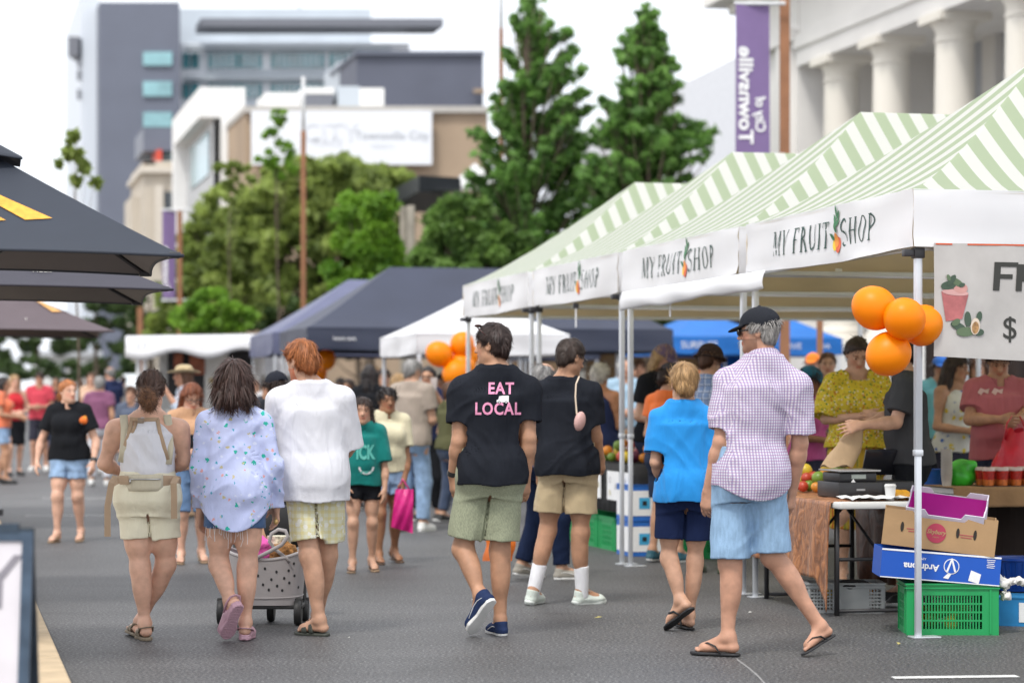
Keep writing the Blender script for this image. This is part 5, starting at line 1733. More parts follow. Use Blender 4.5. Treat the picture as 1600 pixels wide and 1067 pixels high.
def fruit_tents():
 white = mat("tent_white", (.80, .80, .82), rough=.6, var=.03, scale=2, trans=.12)
 under = mat("tent_lining", (.80, .70, .53), rough=.8, var=.05, scale=2, trans=.8)
 strp = stripe_mat("striped_canopy", (.82, .84, .81), (.50, .60, .42))
 alu = mat("aluminium", (.62, .64, .67), rough=.38, metal=.55, var=.05)
 bits = mat("black_plastic", (.03, .03, .035), rough=.45)
 lm = [mat("print_green_dark", (.015, .06, .05), var=.05), mat("print_yellow", (.75, .52, .03)), mat("print_red", (.72, .12, .05)), mat("print_orange", (.80, .28, .04)), mat("print_leaf", (.03, .16, .06))]
 mm = [None, None, None, lm[0], lm[1], lm[2], lm[3], lm[4]]
 P0 = G(1427, 14.0); P0 = np.array((P0[0], P0[1], 0.0))
 tents = []
 gapl = (0, 3.16, 6.32, 9.52)
 info = ("striped tent nearest the camera, with balloons on its front pole", "striped tent second from the camera, above the loose white flap",
   "striped tent third from the camera in the fruit row", "striped tent farthest from the camera, beside the dark navy tent")
 for i, s0 in enumerate(gapl):
  A = P0 + SV * s0
  root = empty("market_tent", tuple(A), "green and white " + info[i], "market tent", "striped fruit stall tents")
  L1, L2 = 3.0, 4.6
  z0, zv = 2.60, 2.27
  R = Roof(A, SV, L1, NV, L2, z0, 1.02, run=1.5, curve=1.2)
  V, Fc, U = R.mesh()
  mk("canopy", V - A, Fc, strp, root, smooth=30, uv=U)
  V, Fc, U = R.mesh(dz=-.012)
  mk("canopy_lining", V - A, [f[::-1] for f in Fc], under, root, smooth=30)
  add_valance(root, "valance", A, SV, L1, -NV, z0 + .004, zv, white, i * 1.7, ("x", .155, .18, 1.50), mm, under)
  add_valance(root, "valance", A, NV, L2, -SV, z0 + .004, zv, white, i * 1.7 + 2, None, None, under)
  add_valance(root, "valance", A + NV * L2, SV, L1, NV, z0 + .004, zv, white, i * 1.7 + 1, None, None, under)
  add_valance(root, "valance", A + SV * L1, NV, L2, SV, z0 + .004, zv, white, i + 4.0, None, None, under)
  for (a, b) in ((.05, .05), (L1 - .05, .05), (.05, L2 - .05), (L1 - .05, L2 - .05)):
   q = A + SV * a + NV * b
   pole_mesh(q, q + UP * 2.56, .017, .021, .42, alu, root)
  fr = MB()
  for (q0, q1) in ((A + NV * .05, A + NV * .05 + SV * L1), (A + SV * .05, A + SV * .05 + NV * L2), (A + SV * (L1 - .05), A + SV * (L1 - .05) + NV * L2)):
   d = nrm(q1 - q0); n = 4
   fr.box((q0 + q1) / 2 + UP * (zv - .005), np.array((.022, np.linalg.norm(q1 - q0) - .1, .030)), np.array((np.cross(d, UP), d, UP)))
  for k in range(4):      # scissor bars
   q0 = A + NV * .07 + SV * (k * L1 / 4 + .05); q1 = A + NV * .07 + SV * ((k + 1) * L1 / 4 - .05)
   for (za, zb) in ((2.50, 2.32), (2.32, 2.50)):
    fr.tube([q0 + UP * za, q1 + UP * zb], .010, 6)
  fr.tube([A + SV * 1.5 + NV * 1.5 + UP * 2.4, A + SV * 1.5 + NV * 1.5 + UP * 3.5], .018, 8)
  fr.tube([A + SV * 1.5 + NV * 3.1 + UP * 2.4, A + SV * 1.5 + NV * 3.1 + UP * 3.5], .018, 8)
  fr.tube([A + SV * 1.5 + NV * 1.5 + UP * 3.5, A + SV * 1.5 + NV * 3.1 + UP * 3.5], .018, 8)
  fr.build("frame", alu, root, world=1)
  for (a, b) in ((.05, .05), (L1 - .05, .05)):
   jt = MB(); q = A + SV * a + NV * b
   jt.box(q + UP * 2.235 - SV * .0, (.064, .064, .062), axes_street(), bev=.006)
   jt.box(q + UP * 2.235 - NV * .062, (.06, .05, .04), axes_street(), bev=.004)
   jt.build("corner_bracket", bits, root, smooth=40, world=1)
  # hanging strap with buckle at mid span
  if i in (1, 2):
   q = A + SV * (1.6 if i == 1 else 1.3) - NV * .02
   mb = MB(); mb.box(q + UP * 2.205, (.05, .022, .05), axes_street(), bev=.004); b_ = mb.build("buckle", bits, root, world=1)
   mb = MB(); mb.box(q + UP * 2.10, (.004, .035, .17), axes_street()); mb.build("strap", white, root, world=1)
  tents.append(root)
 # the loose side flap
 A = P0 + SV * 2.40 - NV * .07
 mb = MB()
 def fl(u, v):
  q = A + SV * (u * 3.55)
  zt = 2.255 - .0 * u; zb = zt - .125 - .03 * u - .008 * math.sin(u * 13) - .004 * math.sin(u * 31)
  return q + UP * (zt + (zb - zt) * v) + NV * (-.03 * math.sin(v * 2.6) + .006 * math.sin(u * 19 + v * 3))
 mb.grid(fl, 60, 6)
 o = mb.build("side_flap", white, smooth=True); o.modifiers.new("t", 'SOLIDIFY').thickness = .006
 tag(o, "loose white rolled fabric flap hanging below the valances of the two nearest striped tents", "tent flap")
 # FR $ banner under the front valance
 B = P0 - SV * .03 + NV * .115
 bn = mat("banner_vinyl", (.46, .44, .42), rough=.5, var=.10, scale=5)
 def bw(u, v, off=0):
  a = u * 2.1
  zt = 2.29; zb = 1.635 - .03 * math.sin(min(u * 2.2, 1) * math.pi * .5)
  return B + NV * a + UP * (zb + (zt - zb) * v) - SV * (.012 * math.sin(a * 6) * (1 - v) + .006 * math.sin(a * 11 + v * 3) + off)
 root = empty("banner", tuple(B), "pale vinyl price banner with pink drink and figs, hanging under the front tent valance", "banner")
 mb = MB(); mb.grid(bw, 30, 10); mb.grid(lambda u, v: bw(1 - u, v, -.003), 30, 10); mb.build("sheet", bn, root, smooth=True, world=1)
 mb = MB(); mb.grid(lambda u, v: bw(.005 + .05 * u, .985 + .013 * v, .003), 2, 1); mb.grid(lambda u, v: bw(.10 + .9 * u, .985 + .013 * v, .003), 12, 1); mb.build("red_edge", mat("banner_red", (.62, .09, .02)), root, world=1)
 def flat(V2, F2, c, mt, nm, off=.004, cuts=1):
  bm = bmesh.new(); vs = [bm.verts.new((p[0], p[1], 0)) for p in V2]
  for q in F2: bm.faces.new([vs[i] for i in q])
  bm.normal_update(); bmesh.ops.triangulate(bm, faces=bm.faces[:])
  if cuts: bmesh.ops.subdivide_edges(bm, edges=bm.edges[:], cuts=cuts)
  bm.verts.index_update()
  V3 = [bw((c[0] + v.co.x) / 2.1, (c[1] + v.co.y - 1.62) / (2.29 - 1.62), off) for v in bm.verts]; F3 = [[v.index for v in q.verts] for q in bm.faces]; bm.free()
  b2 = MB(); b2.add(V3, F3); return b2.build(nm, mt, root, world=1)
 dkm = mat("banner_text", (.035, .035, .03), var=.05)
 px = lambda x: (x - 1455) / 270.0 / .9737
 py = lambda y: HC + (HY - y) / 268.0
 F_ = lambda x, h: ([(0, 0), (.20 * h, 0), (.20 * h, .42 * h), (.58 * h, .42 * h), (.58 * h, .58 * h), (.20 * h, .58 * h), (.20 * h, .84 * h), (.74 * h, .84 * h), (.74 * h, h), (0, h)], [list(range(10))])
 V2, F2 = F_(0, .165); flat([(x * 1.22 + y * .06, y) for x, y in V2], F2, (px(1551), py(454)), dkm, "lettering")
 R_ = [(0, 0), (.25, 0), (.25, .36), (.36, .36), (.6, 0), (.9, 0), (.6, .40), (.78, .52), (.80, .8), (.66, .95), (.48, 1.0), (0, 1.0)]
 flat([(x * .155 + y * .009, y * .155) for x, y in R_], [list(range(12))], (px(1588), py(454)), dkm, "lettering")
 V2, F2 = text_shape("$", .185); flat(V2, F2, (px(1579), py(513)), dkm, "lettering", cuts=0)
 c0 = (0, 0)
 flat([(px(1473), py(505)), (px(1500), py(500)), (px(1511), py(462)), (px(1466), py(458))], [(0, 1, 2, 3)], c0, mat("drink_pink", (.42, .13, .13), var=.25, scale=14), "cup_print")
 el = lambda x, y, a, b, rot=0, n=14: [(px(x) + a * math.cos(t) * math.cos(rot) - b * math.sin(t) * math.sin(rot), py(y) + a * math.cos(t) * math.sin(rot) + b * math.sin(t) * math.cos(rot)) for t in np.linspace(0, 2 * math.pi, n + 1)[:-1]]
 flat(el(1489, 459, .085, .018, -.05), [list(range(14))], c0, mat("drink_rim", (.60, .34, .32)), "cup_print", .0055)
 flat(el(1498, 452, .045, .03), [list(range(14))], c0, mat("drink_ice", (.55, .28, .25)), "cup_print", .006)
 lf = mat("print_sage", (.05, .085, .055)); lf2 = mat("print_sage_light", (.10, .15, .08))
 for k, (x, y, a, b, r) in enumerate(((1478, 448, .05, .025, .2), (1492, 443, .045, .02, -.5), (1483, 440, .04, .018, .9), (1478, 436, .012, .02, .4), (1500, 447, .02, .012, .3))):
  flat(el(x, y, a, b, r), [list(range(14))], c0, (lf, lf2)[k % 2], "leaf_print", .0065 + .0006 * k)
 for k, (x, y, a, b, r) in enumerate(((1509, 500, .022, .045, 0), (1493, 512, .05, .022, -.3), (1505, 520, .06, .028, .1), (1528, 496, .018, .034, -.25), (1528, 520, .03, .02, .2), (1489, 506, .03, .018, .6))):
  flat(el(x, y, a, b, r), [list(range(14))], c0, (lf, lf2)[k % 3 == 2], "leaf_print", .005 + .0006 * k)
 flat(el(1521, 511, .030, .050, -.15), [list(range(14))], c0, mat("fig_rim", (.62, .52, .42)), "fig_print", .0095)
 flat(el(1521, 513, .022, .036, -.15), [list(range(14))], c0, mat("fig_flesh", (.36, .20, .08), var=.4, scale=60), "fig_print", .0105)
 # balloons on the front pole
 bo = mat("orange_latex", (1.0, .30, .0), rough=.42, var=.03, spec=.35, trans=.25)
 bpos = ((1366, 481, .127, -.06), (1413, 498, .122, -.18), (1388, 553, .128, -.08), (1442, 508, .118, .04))
 where = ("upper left", "foremost middle", "lowest", "partly hidden right")
 for k, (x, y, r, dy) in enumerate(bpos):
  c = W(x, y, 14.0 + dy)
  kn = W(1427, 525, 14.0)
  ax = nrm(c - kn)
  e1 = nrm(np.cross(ax, (0, 1, .1))); e2 = np.cross(ax, e1)
  mb = MB(); prof = [(r * math.sin(t) * (1 - .10 * (t / math.pi) ** 3), -r * 1.08 * math.cos(t)) for t in np.linspace(0.04, math.pi, 22)]
  mb.lathe(c, [(p[0], p[1]) for p in prof][::1], 28, ax=np.array((e1, e2, ax)))
  o = mb.build("balloon", bo, smooth=True)
  b2 = MB(); kc = c - ax * r * 1.08; b2.lathe(kc, [(.004, .008), (.010, -.006), (.003, -.014)], 8, ax=np.array((e1, e2, ax)))
  mk("knot", np.array(b2.v) - np.array(o.location), b2.f, bo, o)
  tag(o, "%s orange balloon of the cluster tied to the front tent pole" % where[k], "balloon", "balloons on the front pole")
 return P0

def plain_tent(name, label, A, e1, l1, e2, l2, z0, zv, h, m, mv, alu, ridge=True, group=None, run=None, curve=1.1, marks=None, poles=True):
 root = empty("market_tent", tuple(A), label, "market tent", group)
 R = Roof(A, e1, l1, e2, l2, z0, h, run=run, curve=curve)
 V, Fc, U = R.mesh(n=10)
 cn = mk("canopy", V - A, Fc, m, root, smooth=30)
 V, Fc, U = R.mesh(dz=-.012, n=10); mk("canopy_lining", V - A, [f[::-1] for f in Fc], m, root, smooth=30)
 n1 = -e2; n2 = -e1
 for (q, e, ln, no) in ((A, e1, l1, -e2), (A, e2, l2, -e1), (A + e2 * l2, e1, l1, e2), (A + e1 * l1, e2, l2, e1)):
  add_valance(root, "valance", q, e, ln, no, z0 + .003, zv, mv, z0 * 7 + ln)
 if poles:
  for (a, b) in ((.05, .05), (l1 - .05, .05), (.05, l2 - .05), (l1 - .05, l2 - .05)):
   q = A + e1 * a + e2 * b; pole_mesh(q, q + UP * (z0 - .02), .018, .022, .45, alu, root, foot=False)
 if marks:
  for (q, e, no, s_, z, wds, mt, sz) in marks:
   V2, F2 = text_shape(wds, sz); b2 = MB()
   b2.add([q + e * (s_ + v[0]) + UP * (z + v[1]) + no * .03 for v in V2], F2); b2.build("lettering", mt, root, world=1)
 return root

def other_tents():
 alu = mat("aluminium", (.62, .64, .67), rough=.38, metal=.55, var=.05)
 navy = mat("navy_canvas_roof", (.030, .037, .066), rough=.6, var=.1, scale=1.5); lav = mat("lavender_canvas", (.11, .12, .20), rough=.6, var=.1, scale=1.5)
 white = mat("tent_white", (.80, .80, .82), rough=.6, var=.03, scale=2, trans=.12); mauve = mat("mauve_canvas", (.13, .11, .17), rough=.6)
 blue = mat("blue_canvas", (.01, .16, .55), rough=.55, var=.1, scale=1.5, trans=.1); wm = mat("white_print", (.8, .8, .8), rough=.8, var=.05); ym = mat("yellow_print", (.7, .6, .1))
 A = G(480, 35.5)
 r = plain_tent("t", "large dark navy tent in mid street between the ginger man and the fruit row", A, SV, 3.0, NV, 5.6, 2.42, 2.10, .98, navy, navy, alu, run=1.5,
               marks=[(A, NV, -SV, .55, 2.26, "heart eats", wm, .085)])
 A = G(426, 39.5); plain_tent("t", "lavender blue tent behind the dark navy tent", A, SV, 3.0, NV, 5.0, 2.45, 2.1, .95, lav, lav, alu, run=1.5)
 A = G(650, 30.5); plain_tent("t", "low white tent with orange balloons behind the farthest striped tent", A, SV, 2.6, NV, 2.0, 2.2, 1.95, .55, white, white, alu, run=1.0)
 A = G(838, 46); plain_tent("t", "dark mauve tent seen beyond the head of the man with glasses", A, SV, 2.4, NV, 1.25, 2.42, 2.12, .42, mauve, navy, alu, run=.6)
 A = G(414, 43); plain_tent("t", "white marquee edge beside the pale food trailer", A, SV, 2.4, NV, 1.0, 2.1, 1.8, .3, white, white, alu, run=.5)
 A = G(1049, 42); plain_tent("t", "bright blue tent with white lettering behind the bucket hat man", A, SV, 3.0, NV, 2.0, 2.45, 2.16, .5, blue, blue, alu, run=1.0,
        marks=[(A, NV, -SV, .5, 2.3, "SURFLIFE", wm, .17), (A, NV, -SV, 1.5, 2.3, "SAFETY", ym, .17)])
 A = G(1196, 43); r = plain_tent("t", "bright blue tent with blue side wall, right of the grey bearded man", A, SV, 3.0, NV, 1.45, 2.45, 2.16, .5, blue, blue, alu, run=.7,
         marks=[(A, NV, -SV, .5, 2.3, "SAVE", wm, .15), (A, NV, -SV, 1.1, 2.3, "RVA", wm, .12)])
 mb = MB(); mb.grid(lambda u, v: A + SV * 2.9 + NV * (.1 + 1.25 * u) + UP * (.1 + 2.1 * v) + SV * .03 * math.sin(u * 17), 16, 3); o = mb.build("side_wall", blue, r, smooth=True, world=1); o.modifiers.new("t", 'SOLIDIFY').thickness = .01
 # balloons at the white tent and beyond the ginger man
 bo = mat("orange_latex", (1.0, .30, .0), rough=.42, var=.03, spec=.35, trans=.25)
 def balloons(lst, d, knot, words):
  for k, (x, y, r) in enumerate(lst):
   c = W(x, y, d + .1 * (k % 3) - .1); kn = W(*knot, d); ax = nrm(c - kn + np.array((.001, 0, .001)))
   e1 = nrm(np.cross(ax, (0, 1, .1))); e2 = np.cross(ax, e1)
   mb = MB(); mb.lathe(c, [(r * math.sin(t) * (1 - .10 * (t / math.pi) ** 3), -r * 1.08 * math.cos(t)) for t in np.linspace(0.04, math.pi, 14)], 18, ax=np.array((e1, e2, ax)))
   tag(mb.build("balloon", bo, smooth=True), words[k], "balloon", "orange balloons down the street")
 balloons([(686, 553, .16), (722, 538, .15), (728, 556, .16), (712, 583, .17), (722, 572, .16)], 29.5, (718, 570),
             ["leftmost orange balloon of the cluster left of the EAT LOCAL man's head", "topmost orange balloon of the cluster left of the EAT LOCAL man's head", "rightmost orange balloon of the cluster left of the EAT LOCAL man's head",
              "lowest orange balloon of the cluster left of the EAT LOCAL man's head", "inner orange balloon of the cluster left of the EAT LOCAL man's head"])
 balloons([(509, 562, .16), (497, 582, .14)], 38, (500, 600), ["round orange balloon right of the ginger man's head", "orange balloon half hidden behind the ginger man's head"])

# ------------------------------------------------------------------ café umbrellas on the left
def umbrellas():
 al = mat("umbrella_pole", (.05, .05, .055), rough=.4, metal=.5)
 data = (  # right corner pixel, distance, half side, apex height over the rim, outer cloth, lining, label
  ((286, 398), 11.9, .96, .60, (.024, .031, .047), (.13, .12, .125), "large dark navy cafe umbrella, nearest, with an orange mark on its slope"),
  ((270, 451), 15.6, 1.25, .62, (.042, .040, .056), (.15, .14, .14), "charcoal grey cafe umbrella just beneath and behind the navy one"),
  ((179, 517), 25.0, 1.35, .62, (.10, .075, .085), (.10, .075, .07), "mauve brown cafe umbrella with pale lettering, third in the row"),
  ((116, 520), 27.5, 1.2, .40, (.06, .06, .07), (.10, .10, .105), "dark grey cafe umbrella, farthest and lowest of the row"))
 for i, (pp, d, hs, h, c1, c2, lab) in enumerate(data):
  A = W(pp[0], pp[1], d); z = A[2]
  C = A - NV * hs + SV * hs
  root = empty("cafe_umbrella", (C[0], C[1], .134), lab, "umbrella", "umbrellas along the pavement")
  m1 = mat("umbrella_cloth", c1, rough=.7, var=.08, scale=3, trans=.04); m2 = mat("umbrella_lining", c2, rough=.85, var=.06, scale=3, trans=.12)
  def pt(a, b, dz=0):
   t = 1 - max(abs(a), abs(b)); k = min(abs(a), abs(b)) / max(abs(a), abs(b), 1e-6)
   rim = max(abs(a), abs(b))
   sag = .065 * (1 - k ** 2) * rim ** 4            # hem curves up and in between the ribs
   crease = -.03 * (1 - k) * math.sin(math.pi * min(t, 1)) * (1 if t < 1 else 0)
   sc = 1 - .05 * (1 - k ** 2) * rim ** 3
   return C * np.array((1, 1, 0)) + NV * a * hs * sc + SV * b * hs * sc + UP * (z + h * t ** 1.05 + sag * .35 + crease + dz)
  for (nm, mm_, dz, flip) in (("canopy", m1, 0, False), ("lining", m2, -.008, True)):
   mb = MB(); n = 16
   for q in range(4):
    def sec(u, v, q=q):
     if flip: u = 1 - u
     a, b = (u * 2 - 1) * v, -v
     for _ in range(q): a, b = -b, a
     return pt(a, b, dz)
    mb.grid(sec, n, n)
   mb.build(nm, mm_, root, smooth=25, world=1)
  # hem drop
  mb = MB()
  rim = [(-1 + 2 * k / 20, -1) for k in range(20)] + [(1, -1 + 2 * k / 20) for k in range(20)] + [(1 - 2 * k / 20, 1) for k in range(20)] + [(-1, 1 - 2 * k / 20) for k in range(20)]
  mb.tube([pt(a, b, -.006) for a, b in rim], .009, 6, closed=True); mb.build("hem", m1, root, smooth=True, world=1)
  # vent cap on top
  mb = MB(); cz = z + h
  def cap(u, v):
   a, b = u * 2 - 1, v * 2 - 1; t = 1 - max(abs(a), abs(b)); k = min(abs(a), abs(b)) / max(abs(a), abs(b), 1e-6)
   return C * np.array((1, 1, 0)) + NV * a * .21 + SV * b * .21 + UP * (cz - .03 + .10 * t - .045 * (1 - t) * 0.9 + .03 * (1 - k) * (1 - t))
  mb.grid(cap, 12, 12); o = mb.build("vent_cap", m1, root, smooth=40, world=1); o.modifiers.new("t", 'SOLIDIFY').thickness = .008
  mb = MB(); mb.tube([C * np.array((1, 1, 0)) + UP * .134, C * np.array((1, 1, 0)) + UP * (cz + .05)], .026, 12); mb.build("pole", al, root, smooth=True, world=1)
  mb = MB(); mb.box(C * np.array((1, 1, 0)) + UP * .17, (.5, .5, .07), axes_street(), bev=.01); mb.build("base", al, root, world=1)
  for (a, b) in ((1, 1), (1, -1), (-1, 1), (-1, -1)):
   mb = MB(); mb.tube([pt(.02, .02, -.03), pt(a * .5, b * .5, -.03), pt(a * .97, b * .97, -.02)], .013, 6)
   mb.tube([C * np.array((1, 1, 0)) + UP * (z + .02), pt(a * .52, b * .52, -.03)], .010, 6)
   q = pt(a * .96, b * .96, -.022); mb.box(q, (.06, .06, .03), axes_street(), bev=.006)
   mb.build("rib", al, root, world=1)
  if i == 0:      # orange mark on the near slope
   om = mat("umbrella_mark", (.75, .36, .04), var=.15, scale=30)
   near = lambda u, v: pt(u, -v, .006)
   for quad in (((.0, .42), (.07, .40), (.36, .655), (.22, .665)), ((-.07, .46), (.0, .43), (.03, .56), (.12, .665), (-.02, .67), (-.08, .58))):
    b2 = MB(); n = len(quad)
    cc = np.mean(quad, 0)
    b2.add([near(*p) for p in quad], [list(range(n))]); o2 = b2.build("printed_mark", om, root, world=1)
  else:
   wmk = mat("umbrella_text", (.55, .52, .48))
   txt = ("", "VILLE", "T", "")[i]
   if txt:
    V2, F2 = text_shape(txt, .17, space=1.1)
    b2 = MB(); b2.add([pt(.35 + v[0] / hs * .32, -.80 + v[1] / hs * .6, .01) for v in V2], F2); b2.build("lettering", wmk, root, world=1)
   if i == 2:
    om = mat("umbrella_mark2", (.60, .32, .10))
    for k in range(3):
     b2 = MB(); b2.add([pt(.42 + .1 * k, -.45, .012), pt(.49 + .1 * k, -.45, .012), pt(.62 + .1 * k, -.66, .012), pt(.55 + .1 * k, -.66, .012)], [(0, 1, 2, 3)]); b2.build("printed_mark", om, root, world=1)

# ------------------------------------------------------------------ the sign board in the near left corner
def sign_board():
 d = 8.0
 x1 = (39 - CX) / F * d; zt = HC + (HY - 828) / F * d
 root = empty("sign_board", (x1 - .3, d + .2, .0), "dark framed white sign board standing at the kerb in the near left corner", "sign board")
 fm = mat("sign_frame", (.07, .10, .14), rough=.3, metal=.7, var=.3, scale=9); pm = mat("sign_paper", (.60, .58, .62), rough=.35, var=.05)
 ink = mat("sign_ink", (.20, .19, .22)); wd = .62
 lean = lambda z, sg: sg * (zt - z) * .16
 for sg, nm in ((-1, "front_panel"), (1, "back_panel")):
  A = lambda u, z, off=0: np.array((x1 - wd * (1 - u), d + .15 + lean(z, sg) + sg * off, z))
  mb = MB()
  for (u0, u1, z0, z1) in ((0, .06, .02, zt), (.94, 1, .02, zt), (.06, .94, zt - .045, zt), (.06, .94, .10, .145)):
   P8 = [A(u0, z0, .008), A(u1, z0, .008), A(u1, z1, .008), A(u0, z1, .008), A(u0, z0, -.012), A(u1, z0, -.012), A(u1, z1, -.012), A(u0, z1, -.012)]
   mb.add(P8, [(0, 1, 2, 3), (7, 6, 5, 4), (0, 4, 5, 1), (1, 5, 6, 2), (2, 6, 7, 3), (3, 7, 4, 0)])
  f = mb.build("frame", fm, root, world=1)
  mb = MB(); mb.add([A(.06, .145), A(.94, .145), A(.94, zt - .045), A(.06, zt - .045)], [(0, 1, 2, 3)]); mb.build(nm, pm, root, world=1)
  if sg < 0:
   V2, F2 = text_shape("Y", .26)
   mb = MB(); mb.add([A(.82 + v[0] / wd, zt - .19 + v[1], .003) for v in V2], F2); mb.build("lettering", ink, root, world=1)
   for k in range(4):
    mb = MB(); mb.add([A(.12, zt - .42 - k * .09, .003), A(.62, zt - .42 - k * .09, .003), A(.62, zt - .40 - k * .09, .003), A(.12, zt - .40 - k * .09, .003)], [(0, 1, 2, 3)]); mb.build("text_line", ink, root, world=1)
 mb = MB(); mb.box((x1 - .3, d + .15, zt), (.5, .03, .03)); mb.build("hinge", fm, root, world=1)
# ------------------------------------------------------------------ trees
def leaf_mat(name, c1, c2, trans=.35):
 m = new_mat(name); N, L = nodes_of(m); b = N["Principled BSDF"]
 at = N.new("ShaderNodeAttribute"); at.attribute_name = "tint"
 sc = N.new("ShaderNodeSeparateColor"); L.new(at.outputs['Color'], sc.inputs[0])
 mx = N.new("ShaderNodeMix"); mx.data_type = 'RGBA'; mx.inputs['A'].default_value = (*c1, 1); mx.inputs['B'].default_value = (*c2, 1)
 L.new(sc.outputs[0], mx.inputs['Factor']); L.new(mx.outputs['Result'], b.inputs['Base Color'])
 b.inputs['Roughness'].default_value = .5; b.inputs['Specular IOR Level'].default_value = .35
 tb = N.new("ShaderNodeBsdfTranslucent"); L.new(mx.outputs['Result'], tb.inputs['Color'])
 ms = N.new("ShaderNodeMixShader"); ms.inputs[0].default_value = trans; L.new(b.outputs[0], ms.inputs[1]); L.new(tb.outputs[0], ms.inputs[2])
 L.new(ms.outputs[0], N["Material Output"].inputs['Surface'])
 return m

def leaves(clumps, n, size, rng, shell=.35, up=.3, droop=0.0):
 """leaf quads scattered through ellipsoid clumps (centre, radii); returns vertices, quads, tints"""
 vol = np.array([np.prod(r) ** (2 / 3) for c, r in clumps]); cnt = rng.multinomial(n, vol / vol.sum())
 V, T = [], []
 for (c, r), k in zip(clumps, cnt):
  if k == 0: continue
  d = rng.normal(0, 1, (k, 3)); d /= np.linalg.norm(d, axis=1)[:, None]
  rad = (shell + (1 - shell) * rng.random(k)) ** .6 * (.72 + .56 * rng.random(k))
  p = np.asarray(c) + d * rad[:, None] * np.asarray(r)
  nn = d * .8 + rng.normal(0, .6, (k, 3)) + np.array((0, 0, up)); nn /= np.linalg.norm(nn, axis=1)[:, None]
  a = np.cross(nn, rng.normal(0, 1, (k, 3))); a /= np.linalg.norm(a, axis=1)[:, None]
  if droop: a = a + np.array((0, 0, -droop)); a /= np.linalg.norm(a, axis=1)[:, None]
  b = np.cross(nn, a)
  s = size * (.5 + rng.random(k))[:, None]
  q = np.stack([p - a * s, p + b * s * .42 + a * s * .05, p + a * s, p - b * s * .42 + a * s * .05], 1)
  V.append(q.reshape(-1, 3))
  base = rng.random()
  t = np.clip(.55 * base + .6 * rng.random(k) * .75, 0, 1)
  T.append(np.repeat(t, 4))
 V = np.concatenate(V); Q = np.arange(len(V)).reshape(-1, 4); T = np.concatenate(T)
 return V, Q, np.repeat(T[:, None], 3, 1)

BARK = None
def tree(name, label, base, trunk, clumps, n, size, lm, seed, group=None, limbs=None, shell=.35, up=.3, droop=0.0, tr=.14, cat="tree"):
 rng = np.random.default_rng(seed)
 root = empty(name, tuple(base), label, cat, group)
 bark = mat("bark", (.12, .09, .065), rough=.9, var=.3, scale=6, bump=.5, bscale=30)
 mb = MB()
 top = np.asarray(trunk, float)
 pts = [base, base + (top - base) * .35 + np.array((.04, 0, 0)), base + (top - base) * .7 - np.array((.05, 0, 0)), top]
 mb.tube(pts, [tr, tr * .8, tr * .5, tr * .12], 9)
 cs = limbs if limbs is not None else [c for c, r in clumps]
 for c in cs:
  c = np.asarray(c, float)
  t = np.clip((c[2] - base[2]) / max(top[2] - base[2], .1) * .72, .15, .97)
  q = base + (top - base) * t
  mid = (q + c) / 2 + np.array((0, 0, -.06 * np.linalg.norm(c - q)))
  mb.tube([q, mid, c], [tr * .34 * (1.1 - t), tr * .22 * (1.1 - t), tr * .07], 6)
 mb.build("trunk", bark, root, smooth=True, world=1)
 V, Q, T = leaves(clumps, n, size, rng, shell, up, droop)
 mk("crown", V - np.asarray(base), Q, lm, root, col=T)
 return root

